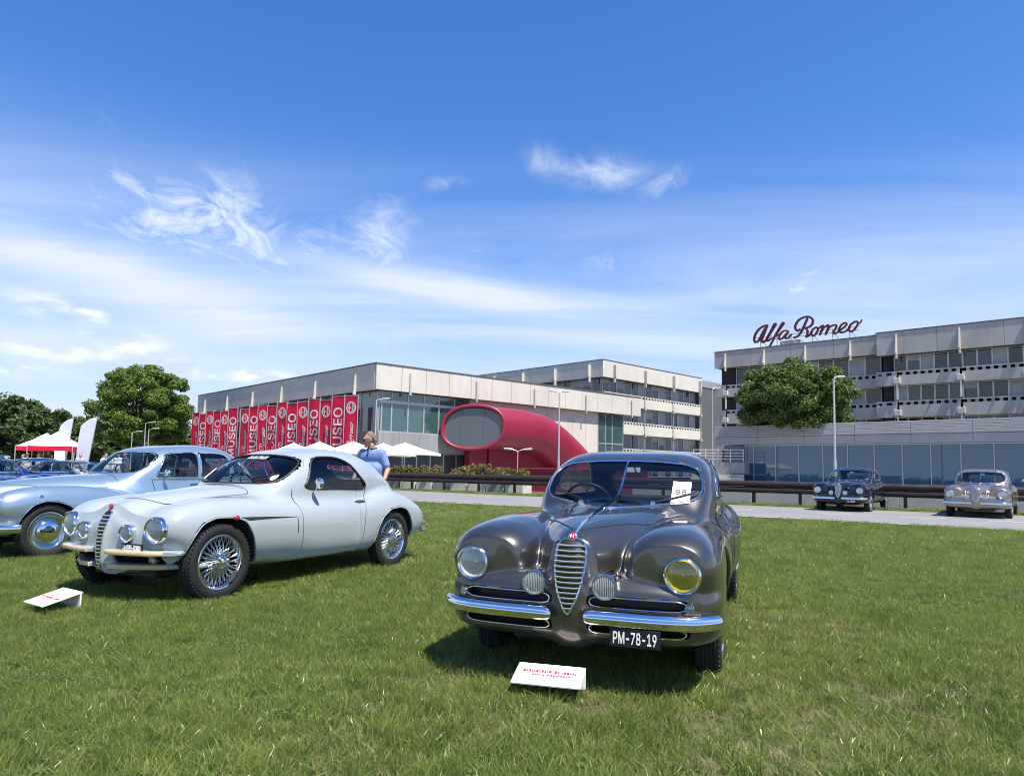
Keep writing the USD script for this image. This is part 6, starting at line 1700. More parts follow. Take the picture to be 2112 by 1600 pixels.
# --- big rooftop sign
SG = thing('rooftop_sign', 'big dark red script sign on a white frame on the office roof', 'sign')
sgf = Frame(f1.O, -48.5)
S0 = 26.45
def on_sign(mesh2d, d):
    """x to the right as read, y up, z = thickness -> the wall frame (s runs away to the left)."""
    v_, f_ = mesh2d
    w_ = np.stack([S0 - v_[:, 0], d + v_[:, 2], 17.2 + v_[:, 1] * 1.27], 1)
    return sgf.place((w_, f_[:, ::-1]))
sc_ = 0.00722
for ch, st in SCRIPT.items():
    g = script_letter(st, sc_)
    obj('letter', on_sign(extrude(g, 0.22), 0.35), M['sign_red'], SG)
for s in (25.6, 23.6, 22.2, 19.6, 17.4, 15.6):
    obj('strut', tube([sgf.pt(s, 0.28, 17.5), sgf.pt(s - .5, -1.9, 16.4)], .05, 6), M['white_metal'], SG)
    obj('strut', tube([sgf.pt(s, 0.28, 16.45), sgf.pt(s, 0.28, 17.9)], .045, 6), M['white_metal'], SG)
for z in (17.35, 17.75):
    obj('rail', tube([sgf.pt(26.2, .27, z), sgf.pt(14.4, .27, z)], .045, 6), M['white_metal'], SG)
obj('roof_hatch', sgf.box(21.4, 23.8, -2.4, -1.2, 16.46, 17.35, .03), M['zinc'], B3)

# --- seventeen banners in front of the pavilion
def cloth(name, col):
    n = {'tc': ('texture_coordinate', {}), 'nz': ('noise_texture', {'scale': 2.2, 'detail': 3.0}), 'bp': ('bump', {'strength': 0.35, 'distance': 0.05}), 'd': ('principled_bsdf', {'base_color': col, 'roughness': 0.7, 'specular_ior_level': 0.25}),
         't': ('translucent_bsdf', {'color': col}), 'm': ('mix_closure', {'fac': 0.3})}
    return mat(name, n, [('tc.object', 'nz.vector'), ('nz.fac', 'bp.height'), ('bp.normal', 'd.normal'), ('d.BSDF', 'm.closure1'), ('t.BSDF', 'm.closure2')], surface='m.closure')
cloth('banner_red', (0.66, 0.018, 0.062)); cloth('banner_white', (0.80, 0.79, 0.78)); cloth('tent_white', (0.82, 0.81, 0.79)); cloth('parasol_cloth', (0.80, 0.77, 0.68)); cloth('flag_cloth', (0.70, 0.72, 0.80))
def fold(v_, seed, amp=0.05):
    """Gentle vertical folds of hanging cloth (x across, y thickness, z up)."""
    ph = seed * 1.7
    return amp * (np.sin(v_[:, 0] * 3.1 + ph) * .7 + .5 * np.sin(v_[:, 2] * .9 + ph * 2) * (v_[:, 0] + .9) + .3 * np.sin(v_[:, 0] * 7 + ph * 3)) * np.clip((6.4 - v_[:, 2]) / 3 + .25, .25, 1)
def cloth_grid(w, h_, nx, nz):
    x = np.linspace(0, w, nx); z = np.linspace(0, h_, nz)
    gx_, gz_ = np.meshgrid(x, z, indexing='ij')
    v_ = np.stack([gx_.ravel(), 0 * gx_.ravel(), gz_.ravel()], 1)
    i, j = np.meshgrid(np.arange(nx - 1), np.arange(nz - 1), indexing='ij')
    q = np.stack([i * nz + j, (i + 1) * nz + j, (i + 1) * nz + j + 1, i * nz + j + 1], -1).reshape(-1, 4)
    return v_, np.vstack([q[:, [0, 1, 2]], q[:, [0, 2, 3]]])
def refine2d(poly, step=.12):
    """A flat shape cut into small triangles so that it can follow the folds."""
    ms, k = [], 0
    for g in getattr(poly, 'geoms', [poly]):
        if g.is_empty or g.geom_type != 'Polygon': continue
        g = g.segmentize(step)
        e = trimesh.creation.triangulate_polygon(g, engine='earcut')
        ms.append((np.column_stack([e[0], np.zeros(len(e[0]))]), e[1]))
    return cat(ms)
def text_shape(text, height, bold=True):
    t = meshkit.text_mesh(text, height, .01, bold)
    v_, f_ = np.asarray(t.vertices), np.asarray(t.faces)
    top = (v_[f_][:, :, 2] > .005).all(1)
    return v_, f_[top]
BW, BH = 1.44, 6.3
_mus = text_shape('MUSEO', 1.0)
_scr = refine2d(shapely.union_all([script_letter([(p_, w_ * 1.25) for p_, w_ in st], 1.0) for st in SCRIPT.values()]).simplify(1.5))
def banner(i, base, deg, kind, label, group):
    t = thing('museum_banner', label, 'banner', (base[0], base[1], .22 * math.sin(i * 2.4) * .6), 0, group)
    e = unit(deg); n = np.array([-e[1], e[0]]); n = n if n[1] < 0 else -n
    def place(v_, f_, off=0.0):
        y = fold(v_, i)
        p = np.column_stack([e[0] * v_[:, 0] + n[0] * (y + off), e[1] * v_[:, 0] + n[1] * (y + off), v_[:, 2] + 1.0])
        return p, f_
    cl_ = obj('cloth', place(*cloth_grid(BW, BH, 15, 24)), M['banner_red'], t, smooth=True)
    def flat(vx, vz, f_, off=.012):
        v_ = np.stack([vx, 0 * vx, vz], 1)
        return place(v_, f_, off)
    if kind == 'word':
        v_, f_ = _mus
        L = v_[:, 0].max() - v_[:, 0].min(); Hh = v_[:, 1].max() - v_[:, 1].min()
        a = (v_[:, 0] - v_[:, 0].min()) / L; b = (v_[:, 1] - v_[:, 1].min()) / Hh
        obj('lettering', flat(BW * .88 - b * BW * .74, .92 + a * 4.4, f_), M['banner_white'], cl_)
    else:
        v_, f_ = _scr
        L = v_[:, 0].max(); mid = 100.0
        obj('script', flat(BW * .54 - (v_[:, 1] - mid) / L * 4.3, .12 + v_[:, 0] / L * 4.0, f_), M['banner_white'], cl_)
        c = np.array([BW * .5, 5.3]); R_ = .54
        ring = Point(0, 0).buffer(R_, 24).difference(Point(0, 0).buffer(R_ * .70, 24))
        lett = [Point(R_ * .85 * math.cos(a), R_ * .85 * math.sin(a)).buffer(.035) for a in np.linspace(.5, 2.6, 9)] + [Point(R_ * .85 * math.cos(a), R_ * .85 * math.sin(a)).buffer(.035) for a in np.linspace(3.9, 5.5, 6)]
        ring = ring.difference(shapely.union_all(lett))
        cross = shapely.union_all([shapely.box(-.36, -.05, -.04, .05), shapely.box(-.24, -.30, -.15, .30)])
        snake = LineString(spline([(.10, -.30), (.24, -.20), (.10, -.06), (.26, .08), (.12, .20), (.22, .32)], 6)).buffer(.045)
        v_, f_ = refine2d(shapely.union_all([ring, cross, snake]))
        obj('emblem', flat(c[0] + v_[:, 0], c[1] + v_[:, 1], f_, .013), M['banner_white'], cl_)
    for s in (-.05, BW + .05):
        obj('pole', tube([(e[0] * s, e[1] * s, -.05), (e[0] * s, e[1] * s, 7.42)], .035, 6), M['galvanised'], t)
    for z in (1.0, 7.3):
        obj('arm', tube([(-e[0] * .05, -e[1] * .05, z), (e[0] * (BW + .05), e[1] * (BW + .05), z)], .022, 6), M['galvanised'], t)
    return t
ORD = ['first', 'second', 'third', 'fourth', 'fifth', 'sixth', 'seventh', 'eighth', 'ninth', 'tenth', 'eleventh', 'twelfth', 'thirteenth', 'fourteenth', 'fifteenth', 'sixteenth', 'seventeenth']
bdir = unit(-45.5); bend = np.array([-13.1, 57.2])
gaps = 0
kinds = ['emblem', 'word', 'emblem', 'word', 'emblem', 'word', 'emblem', 'word', 'emblem', 'word', 'emblem', 'word', 'emblem', 'word', 'emblem', 'word', 'emblem']   # from the right end
pitch = 2.03
s_at = 0.0
for i in range(17):
    if i == 11: s_at += 1.0
    base = bend + bdir * (s_at + 1.66)
    kind = ['emblem', 'word'][i % 2] if i < 11 else ['word', 'emblem'][(i - 11) % 2]
    banner(i, base, 121, kind, ('red banner with white capital letters, %s from the right end of the row' if kind == 'word' else 'red banner with round emblem and script, %s from the right end of the row') % ORD[i], 'red museum banners in a row before the pavilion')
    s_at += pitch

# --- lamp posts
def lamp_post(label, x, y, H, arms, r=.075, arm=.75, group='street lamps around the road'):
    t = thing('street_lamp', label, 'street lamp', (x, y, 0), 0, group)
    obj('pole', tube([(0, 0, -.1), (0, 0, H * .3), (0, 0, H * .301), (0, 0, H)], [r, r, r * .78, r * .62], 10), M['galvanised'], t, smooth=40)
    for a in arms:
        e = np.array([math.cos(a), math.sin(a)])
        obj('arm', tube(spline([(0, 0, H - .04), (e[0] * arm * .4, e[1] * arm * .4, H + .06), (e[0] * arm, e[1] * arm, H + .10)], 5), .03, 6), M['galvanised'], t)
        hd_ = moved(bevbox(-.02, .55, -.13, .13, -.045, .045, .03), rz(a) @ ry(-.08), (e[0] * arm * .75, e[1] * arm * .75, H + .11))
        hh_ = obj('lamp_head', hd_, M['galvanised'], t)
        obj('lamp_lens', moved(box(.08, .48, -.09, .09, -.058, -.047), rz(a) @ ry(-.08), (e[0] * arm * .75, e[1] * arm * .75, H + .11)), M['white_paper'], hh_)
    return t
lamp_post('tall grey lamp post in front of the terrace tree, single lamp head', 19.8, 42, 7.25, [0.1], r=.085, arm=.2)
lamp_post('grey lamp post standing before the crimson tunnel, taller of the two there', 3.45, 50, 6.95, [0.2, 3.3], r=.085, arm=.25)
lamp_post('short double-armed lamp post beside the crimson ramp wall', .36, 38.9, 2.32, [0.05, 3.19], r=.045, arm=.36)
lamp_post('grey lamp post at the corner of the pavilion, arm to the right', -9.95, 50, 6.2, [0.1], r=.07, arm=.6)
lamp_post('thin pale lamp post at the gap between the office blocks', 17.6, 60, 8.7, [0.3], r=.06, arm=.3)
for px_, py_, lab in ((273, 892, 'slim lamp post under the big round tree, leftmost and lowest of the three'), (299.5, 873, 'slim lamp post under the big round tree, tallest of the three'), (307, 886, 'slim lamp post under the big round tree, right one of the three')):
    D_ = 62
    z_ = EYE + (970 + .0185 * (px_ - 1056) - py_) * D_ / FPX
    lamp_post(lab, (px_ - 1056) / FPX * D_, D_, z_, [0.0], r=.06, arm=.5)

# --- parasols by the pavilion terrace
def parasol(label, x, y, H, w, a=.3, tilt=0.0):
    t = thing('parasol', label, 'parasol', (x, y, 0), a, 'white parasols before the pavilion')
    h_ = w / 2
    top = np.array([[0, 0, H]]); n_ = 8
    eav = []
    for k in range(4):
        c0 = np.array([[h_, h_], [-h_, h_], [-h_, -h_], [h_, -h_]][k]); c1 = np.array([[h_, h_], [-h_, h_], [-h_, -h_], [h_, -h_]][(k + 1) % 4])
        for f_ in np.linspace(0, 1, n_, endpoint=False):
            q = c0 * (1 - f_) + c1 * f_
            eav.append([q[0], q[1], H - .72 + .05 * math.sin(f_ * math.pi) + tilt * q[0]])
    eav = np.array(eav)
    mid = (eav * .5 + top * .5) - [0, 0, .05]
    val = eav - [0, 0, .16]
    v_ = np.vstack([top, mid, eav, val]); m_ = len(eav); f = []
    for i in range(m_):
        j = (i + 1) % m_
        f += [[0, 1 + i, 1 + j], [1 + i, 1 + m_ + i, 1 + m_ + j], [1 + i, 1 + m_ + j, 1 + j], [1 + m_ + i, 1 + 2 * m_ + i, 1 + 2 * m_ + j], [1 + m_ + i, 1 + 2 * m_ + j, 1 + m_ + j]]
    obj('canopy', (v_, np.array(f)), M['parasol_cloth'], t, smooth=30)
    obj('pole', tube([(0, 0, 0), (0, 0, H + .08)], .035, 8), M['galvanised'], t)
    for k in range(4):
        obj('rib', tube([(0, 0, H - .12), eav[k * n_] - [0, 0, .03]], .014, 5), M['galvanised'], t)
    obj('base', lathe([(0.0001, .1), (.35, .1), (.38, 0)], 16), M['mid_wall'], t)
for x_, y_, H_p, w_, a_, lab in ((-14.6, 46, 2.82, 3.4, .5, 'white parasol behind the saloon roof, leftmost of the row'), (-12.3, 44, 2.86, 3.6, .35, 'white parasol below the banners over the pale coupe roof'), (-9.9, 43, 2.88, 3.4, .6, 'white parasol between the banners and the man'), (-8.3, 44.5, 2.86, 3.8, .25, 'cream parasol directly behind the man in blue'), (-7.3, 47, 3.0, 3.5, .95, 'large pale square parasol right of the man, by the pavilion wall')):
    parasol(lab, x_, y_, H_p, w_, a_)

# --- planters and shrubs behind the rail
for k, s in enumerate(np.arange(-3.4, 6.4, 1.28)):
    pf = rf
    t = thing('planter', 'grey concrete planter block behind the guard rail, %s from the left' % ORD[k], 'planter', pf.pt(s, -2.2, 0), 0, 'concrete planters behind the guard rail')
    b = cat([bevbox(-.6, .6, -.45, .45, -.05, .50, .03)])
    R_ = rz(math.atan2(pf.e[1], pf.e[0]))
    obj('block', moved(b, R_), M['pale_panel'] if k % 3 else M['mid_wall'], t)
    obj('soil', moved(box(-.52, .52, -.37, .37, .503, .52), R_), M['bark'], t)
rs_ = np.random.default_rng(77)
for k, (s, hh, w_, lab) in enumerate(((-3.0, 1.0, .75, 'tawny shrub right behind the hand of the man'), (-1.7, 1.15, .95, 'tawny red-tipped shrub, second from the man'), (-.5, 1.1, .8, 'tawny shrub at the right end of the left shrub group'), (1.9, 1.2, .85, 'tawny red-tipped shrub at the left end of the right group'), (3.1, 1.25, .95, 'thickest tawny shrub below the tunnel mouth'), (4.3, 1.05, .8, 'tawny shrub below the middle of the tunnel'), (5.6, .95, .8, 'spiky tawny shrub beside the short double lamp'))):
    t = thing('shrub', lab, 'shrub', rf.pt(s, -2.2, .5), 0, 'red-tipped shrubs in the planters')
    cen = np.column_stack([rs_.normal(0, w_ * .4, 26), rs_.normal(0, .25, 26), .1 + hh * .42 * rs_.random(26) * 1.6])
    obj('stems', cat([tube([(c[0] * .2, c[1] * .2, -.02), c], .012, 4) for c in cen]), M['bark'], t)
    obj('foliage', leaves(rs_, cen, np.full(26, .2), 60, .085, 1.0), M['shrub_leaves'], t, kind='stuff')
lw = thing('retaining_wall', 'low grey wall seen under the guard rail below the glass hall', 'wall')
for k in range(9):
    obj('wall_panel', rf.box(12.2 + k * 2.9, 12.2 + (k + 1) * 2.9 - .02, -2.6, -2.35, -.1, .62, .01), M['zinc'], lw)

# --- party tent and feather flags at the far left
TT = thing('party_tent', 'white party tent with two peaks and a red valance at the far left', 'tent', (-30.5, 45.5, 0), .25)
for k, (cx_, cy_) in enumerate(((-.62, .9), (.62, -.6))):
    hw = 1.28
    tp = np.array([[cx_, cy_, 3.18 + .1 * k]])
    ring, mid = [], []
    for a, b in (((1, 1), (-1, 1)), ((-1, 1), (-1, -1)), ((-1, -1), (1, -1)), ((1, -1), (1, 1))):
        for f_ in np.linspace(0, 1, 6, endpoint=False):
            q = (np.array(a) * (1 - f_) + np.array(b) * f_) * hw
            ring.append([cx_ + q[0], cy_ + q[1], 2.24]); mid.append([cx_ + q[0] * .45, cy_ + q[1] * .45, 2.24 + (tp[0, 2] - 2.24) * .48])
    v_ = np.vstack([tp, mid, ring]); m_ = len(ring)
    f_ = []
    for i in range(m_):
        j = (i + 1) % m_
        f_ += [[0, 1 + i, 1 + j], [1 + i, 1 + m_ + i, 1 + m_ + j], [1 + i, 1 + m_ + j, 1 + j]]
    obj('roof', (v_, np.array(f_)), M['tent_white'], TT, smooth=40)
    rg = np.array(ring)
    lo = rg - [0, 0, .30]
    i = np.arange(m_); j = (i + 1) % m_
    obj('valance', (np.vstack([rg + [0, 0, .004], lo]), np.vstack([np.stack([i, j, m_ + j], 1), np.stack([i, m_ + j, m_ + i], 1)])), M['banner_red'], TT)
    for a, b in ((1, 1), (-1, 1), (-1, -1), (1, -1)):
        obj('leg', tube([(cx_ + a * hw, cy_ + b * hw, 0), (cx_ + a * hw, cy_ + b * hw, 2.24)], .03, 6), M['galvanised'], TT)
obj('sign_board', box(.9, 1.5, -1.95, -1.91, 1.25, 1.95), M['white_paper'], TT)
def feather(label, x, y, H, lean, w=.85):
    t = thing('feather_flag', label, 'flag', (x, y, 0), 0, 'white feather flags')
    z = np.linspace(.45, H, 26)
    px_ = lean * z
    pole = np.stack([px_ + 0, 0 * z, z], 1)
    prof = np.clip(np.sqrt(np.clip((H - z) / (H * .14), 0, 1)), 0, 1) * w * (.72 + .28 * z / H)
    left = pole.copy(); left[:, 0] -= prof; left[:, 1] += .05 * np.sin(z * 2)
    v_ = np.vstack([pole, left]); i = np.arange(25)
    obj('cloth', (v_, np.vstack([np.stack([i, i + 1, 26 + i + 1], 1), np.stack([i, 26 + i + 1, 26 + i], 1)])), M['flag_cloth'], t, smooth=True)
    obj('pole', tube(np.vstack([[0, 0, 0], pole]), .025, 6), M['galvanised'], t)
    obj('print', (np.array([[lean * (H * .22) - .5, -.03, H * .2], [lean * H * .22 - .2, -.03, H * .2], [lean * H * .22 - .2, -.03, H * .3], [lean * H * .22 - .5, -.03, H * .3]]), np.array([[0, 1, 2], [0, 2, 3]])), M['black_plate'], t)
feather('white feather flag just right of the party tent', -29.3, 45, 4.15, .12)
feather('larger white feather flag between the party tent and the people', -26.0, 42, 4.05, .14, .95)

# --- printed boards on the grass
def board(label, c, ang, w=.38, l=.27):
    t = thing('info_board', label, 'sign', (c[0], c[1], .02), ang, 'white information boards lying in the grass')
    # sloping face: low front edge towards the viewer (-y), high back edge
    R_ = rx(math.radians(14))
    obj('face', moved(bevbox(-w / 2, w / 2, 0, l, 0, .012, .003), R_, (0, 0, .055)), M['white_paper'], t)
    obj('back_leg', bevbox(-w / 2, w / 2, l * .94 - .012, l * .94, 0.0, .055 + l * .225, .003), M['white_paper'], t)
    pr_ = rng
    glyph = []
    for row, (y0, hh, x0, x1) in enumerate(((.120, .028, -.15, .155), (.088, .020, -.09, .12))):
        x = x0
        while x < x1:
            ww = .006 + .010 * pr_.random()
            glyph.append(box(x, x + ww, y0, y0 + hh * (.7 + .3 * pr_.random()), .0124, .0132)); x += ww + .004 + (.012 if pr_.random() < .15 else 0)
    obj('red_print', moved(cat(glyph), R_, (0, 0, .055)), M['red_ink'], t)
    small = [box(a, b, y, y + .012, .0124, .0130) for a, b, y in ((-.16, -.10, .035), (-.05, .0, .03), (.06, .12, .03))]
    obj('small_print', moved(cat(small), R_, (0, 0, .055)), M['zinc'], t)
board('white board with red print lying before the bronze grey coupe', (.203, 3.80), -.26, .385, .215)
board('white board with red print lying left of the pale coupe', (-3.86, 5.67), -.59, .34, .31)

# --- number cards in the windscreens
def card(label, B, loc, ang, poly, text):
    t = thing('number_card', label, 'card', (loc[0], loc[1], loc[2]), ang)
    obj('paper', B.patch(poly, 'front', off=.006, step=.03), M['white_paper'], t)
    p = np.array(poly); y0, y1, z0, z1 = p[:, 0].min(), p[:, 0].max(), p[:, 1].min(), p[:, 1].max()
    v_, f_ = text_shape(text, 1.0)
    a = (v_[:, 0] - v_[:, 0].min()) / np.ptp(v_[:, 0]); b = (v_[:, 1] - v_[:, 1].min()) / np.ptp(v_[:, 1])
    P = B.lay(np.stack([y0 + (y1 - y0) * (.18 + .6 * a), z0 + (z1 - z0) * (.42 + .22 * b)], 1), 'front', off=.009)
    obj('digits', (P, f_), M['red_ink'], t)
card('white card with red number under the wiper of the bronze grey coupe', GB, GREY_LOC, GREY_ANG, [(.395, 1.0), (.53, 1.01), (.53, 1.165), (.395, 1.17)], '88')
card('white card with red number in the windscreen of the pale coupe', BB, BLUE_LOC, BLUE_ANG, [(-.60, 1.085), (-.47, 1.07), (-.46, 1.19), (-.585, 1.20)], '91')
# ------------------------------------------------------------------ people: one continuous figure each, clothes and hair as its children
plain('skin', (0.50, 0.27, 0.19), 0.5, var=0.08, scale=9); plain('skin_tan', (0.40, 0.21, 0.14), 0.5, var=0.1, scale=9)
plain('polo_blue', (0.16, 0.24, 0.45), 0.85, var=0.08, scale=6, bump=0.25, bscale=40); plain('navy_cloth', (0.015, 0.018, 0.035), 0.85, var=0.15, scale=6)
plain('white_shirt', (0.74, 0.74, 0.73), 0.8, var=0.04); plain('grey_suit', (0.10, 0.10, 0.12), 0.85); plain('jeans', (0.05, 0.07, 0.13), 0.85, var=0.15, scale=8); plain('beige_cloth', (0.42, 0.35, 0.26), 0.85)
plain('grey_hair', (0.15, 0.13, 0.115), 0.8, var=0.3, scale=60); plain('dark_hair', (0.025, 0.018, 0.014), 0.7, var=0.3, scale=60); plain('red_cloth', (0.42, 0.04, 0.05), 0.8); plain('lilac_cloth', (0.42, 0.36, 0.50), 0.85)

def blob(parts, h, k=0.03, pad=0.06):
    """Smooth union of tapered limbs (a, b, ra, rb[, squash]) -> mesh."""
    pts = np.array([p for c in parts for p in (c[0], c[1])], float)
    rm = max(max(c[2], c[3]) for c in parts)
    lo = pts.min(0) - rm - pad; hi = pts.max(0) + rm + pad
    n = np.ceil((hi - lo) / h).astype(int) + 1
    F = np.full(n, 1.0, np.float32)
    ax = [lo[i] + np.arange(n[i]) * h for i in range(3)]
    for c in parts:
        a, b, ra, rb = np.array(c[0], float), np.array(c[1], float), c[2], c[3]
        sq = np.array(c[4]) if len(c) > 4 else np.ones(3)
        kk = c[5] if len(c) > 5 else k
        r_ = max(ra, rb) * max(1 / sq.min(), 1) + kk * 2 + h * 2
        i0 = np.maximum(np.floor((np.minimum(a, b) - r_ - lo) / h).astype(int), 0); i1 = np.minimum(np.ceil((np.maximum(a, b) + r_ - lo) / h).astype(int) + 1, n)
        X, Y, Z = np.meshgrid(*[ax[i][i0[i]:i1[i]] for i in range(3)], indexing='ij')
        P = np.stack([X, Y, Z], -1)
        ab = (b - a) * sq; pa = (P - a) * sq
        t = np.clip((pa @ ab) / (ab @ ab + 1e-12), 0, 1)
        d = np.sqrt(((pa - t[..., None] * ab) ** 2).sum(-1)) - (ra + (rb - ra) * t)
        sl = tuple(slice(i0[i], i1[i]) for i in range(3))
        F[sl] = smin(F[sl], d.astype(np.float32), kk)
    V, Q = surface_nets(F, h, lo)
    g = np.gradient(F, h)
    q = ((V - lo) / h).T
    N = np.stack([map_coordinates(gi, q, order=1, mode='nearest') for gi in g], 1)
    N /= np.linalg.norm(N, axis=1, keepdims=True) + 1e-9
    return V, np.vstack([Q[:, [0, 1, 2]], Q[:, [0, 2, 3]]]), N

def turned(mesh, R, c):
    V, T, N = mesh
    return (V - c) @ R.T + c, T, N @ R.T

def hand(w, d, side, palm_n, s=1.0):
    """Palm and five unequal bent fingers from the wrist w along d; palm_n points out of the palm."""
    d = np.array(d, float); d /= np.linalg.norm(d); pn = np.array(palm_n, float); pn -= d * (pn @ d); pn /= np.linalg.norm(pn)
    across = np.cross(d, pn) * side
    out = [(w, w + d * .085 * s, .024, .030, (1, 1, 1), .012)]
    for k in range(2):
        out.append((w + across * (-.015 + .03 * k), w + d * .085 * s + across * (-.024 + .048 * k), .017, .016, (1, 1, 1), .012))
    for k, L in enumerate((.070, .080, .074, .058)):
        b0 = w + d * .088 * s + across * (.030 - .020 * k)
        b1 = b0 + (d * .92 + pn * .25 + across * (.10 - .06 * k)) * L * .5 * s
        b2 = b1 + (d * .70 + pn * .62 + across * (.06 - .04 * k)) * L * .5 * s
        out += [(b0, b1, .0092, .0085, (1, 1, 1), .003), (b1, b2, .0085, .0072, (1, 1, 1), .003)]
    t0 = w + d * .025 * s + across * .024
    t1 = t0 + (d * .55 + across * .75 + pn * .3) * .045 * s
    t2 = t1 + (d * .85 + across * .25 + pn * .4) * .035 * s
    out += [(t0, t1, .0135, .011, (1, 1, 1), .006), (t1, t2, .011, .0085, (1, 1, 1), .004)]
    return out

def person(label, loc, face, H=1.76, top='white_shirt', legs='navy_cloth', hair='dark_hair', skin='skin', fine=False, head_turn=0.0, head_dip=0.0, arms=None, sleeve='short', glasses=False, group=None, hat=None, collar=None, watch=False):
    """Built facing -y; x is the figure's left hand side as seen from behind its own eyes mirrored to the viewer's right."""
    s = H / 1.78
    t = thing('person', label, 'person', loc, face, group)
    h = .0068 if fine else .02
    P = lambda x, y, z: np.array([x, y, z]) * s
    arms = arms or {1: ((.255, .03, 1.18), (.27, -.04, .93)), -1: ((-.255, .03, 1.18), (-.27, -.04, .93))}
    skin_p = [(P(0, .02, 1.44), P(0, .0, 1.58), .060 * s, .052 * s)]
    cloth_p = [(P(-.125, .01, 1.40), P(.125, .01, 1.40), .105 * s, .105 * s, (1, 1.18, 1), .05), (P(-.17, .015, 1.455), P(.17, .015, 1.455), .062 * s, .062 * s, (1, 1, 1), .05), (P(-.105, -.01, 1.2), P(.105, -.01, 1.2), .118 * s, .118 * s, (1, 1.05, 1), .06),
               (P(-.09, -.01, 1.05), P(.09, -.01, 1.05), .125 * s, .125 * s, (1, 1.05, 1), .06), (P(-.095, 0, .93), P(.095, 0, .93), .115 * s, .12 * s, (1, 1.05, 1), .04), (P(0, .02, 1.47), P(0, .015, 1.53), .075 * s, .062 * s)]
    for sd in (1, -1):
        e, w = arms[sd]
        sh, e, w = P(.19 * sd, .01, 1.455), P(*e), P(*w)
        skin_p += [(sh, e, .050 * s, .040 * s), (e, w, .041 * s, .028 * s)]
        d = (w - e) / np.linalg.norm(w - e)
        if fine:
            skin_p += hand(w, d * .9 + np.array([0, -.1, -.35]), sd, (-sd * .6, .5, 0), s)
        else:
            skin_p += [(w, w + d * .10 * s, .030 * s, .028 * s), (w + d * .10 * s, w + d * .16 * s, .026 * s, .014 * s)]
        if sleeve == 'short':
            m_ = sh + (e - sh) * .72
            cloth_p += [(sh, m_, .068 * s, .064 * s, (1, 1, 1), .035)]
        else:
            cloth_p += [(sh, e, .066 * s, .052 * s, (1, 1, 1), .035), (e, w, .052 * s, .040 * s, (1, 1, 1), .02)]
    hc = P(0, -.02, 1.675)
    head = [(hc + P(0, .012, .028), hc + P(0, .012, .03), .088 * s, .088 * s, (1.16, .98, 1), .02), (hc + P(0, -.028, -.03), hc + P(0, -.03, -.06), .064 * s, .050 * s, (1, 1, 1), .03), (hc + P(0, -.085, .012), hc + P(0, -.102, -.022), .011 * s, .015 * s, (1, 1, 1), .014),
            (hc + P(-.022, -.088, -.052), hc + P(.022, -.088, -.052), .009 * s, .009 * s, (1, 1, 1), .01), (hc + P(0, -.075, -.088), hc + P(0, -.072, -.09), .024 * s, .022 * s, (1, 1, 1), .02),
            (hc + P(.079, .01, .02), hc + P(.077, .012, -.022), .012 * s, .010 * s, (1, 1, 1), .008), (hc + P(-.079, .01, .02), hc + P(-.077, .012, -.022), .012 * s, .010 * s, (1, 1, 1), .008), (hc + P(-.05, -.072, .034), hc + P(.05, -.072, .034), .018 * s, .018 * s, (1, 1, 1), .02)]
    Rh = rz(head_turn) @ rx(head_dip)
    pivot = hc + P(0, .02, -.1)
    def th(p): return (p - pivot) @ Rh.T + pivot
    for c in head:
        skin_p.append((th(c[0]), th(c[1]), *c[2:]))
    if legs:
        lg = []
        for sd in (1, -1):
            hp, kn, an = P(.095 * sd, 0, .92), P(.105 * sd, -.01, .50), P(.11 * sd, .02, .09)
            lg += [(hp, kn, .098 * s, .070 * s, (1, 1, 1), .03), (kn, an, .070 * s, .055 * s, (1, 1, 1), .03)]
            skin_p += [(hp, an, .04 * s, .03 * s)]
    skin_p += [(P(0, .01, .95), P(0, .01, 1.45), .06 * s, .06 * s), (P(-.09, 0, .93), P(.09, 0, .93), .05 * s, .05 * s), (P(-.18, .01, 1.45), P(.18, .01, 1.45), .045 * s, .045 * s)]
    obj('body', blob(skin_p, h, .018), M[skin], t)
    obj('shirt' if sleeve == 'short' else 'jacket', blob(cloth_p, h if not fine else .009, .03), M[top], t)
    obj('trousers', blob(lg, h if not fine else .012, .03), M[legs], t)
    for sd in (1, -1):
        obj('shoe', blob([(P(.11 * sd, .04, .055), P(.12 * sd, -.15, .04), .048 * s, .04 * s, (1, 1, 1), .02)], .02, .02), M['black_trim'], t)
    hr = [(hc + P(0, .024, .045), hc + P(0, .03, .03), .0885 * s, .0885 * s, (1.15, .985, 1), .02), (hc + P(0, .07, -.02), hc + P(0, .06, -.06), .05 * s, .04 * s, (.9, 1, 1), .02)]
    hm = blob([(th(a), th(b), *r_) for a, b, *r_ in hr], h if fine else .014, .02)
    # keep only the cap of hair above brow and nape
    V, T, N = hm
    loc_ = (V - pivot) @ Rh + pivot - hc
    ok = (loc_[:, 2] > (.064 - loc_[:, 1] * 1.05) * s) | (loc_[:, 1] > .055 * s)
    obj('hair', sub(V, T, N, ok[T].all(1)), M[hair], t)
    if hat:
        hb = lathe([(.0001, .10), (.06, .095), (.092, .05), (.098, .02), (.15, .012), (.15, .006), (.09, .01)], 16)
        obj('hat', moved(moved(hb, t=hc + P(0, .02, .05)), t=(0, 0, 0)), M[hat], t, smooth=40)
    if glasses:
        lens = []
        for sd in (1, -1):
            lens.append(bevbox(.032 * sd - .027, .032 * sd + .027, -.1005, -.094, -.004, .034, .006))
            lens.append(box(.060 * sd - .002, .060 * sd + .002, -.098, .0, .018, .026) if sd > 0 else box(-.062, -.058, -.098, .0, .018, .026))
        lens.append(box(-.008, .008, -.1, -.095, .018, .026))
        m_ = cat(lens)
        obj('sunglasses', (th(m_[0] * s + hc), m_[1]), M['black_trim'], t)
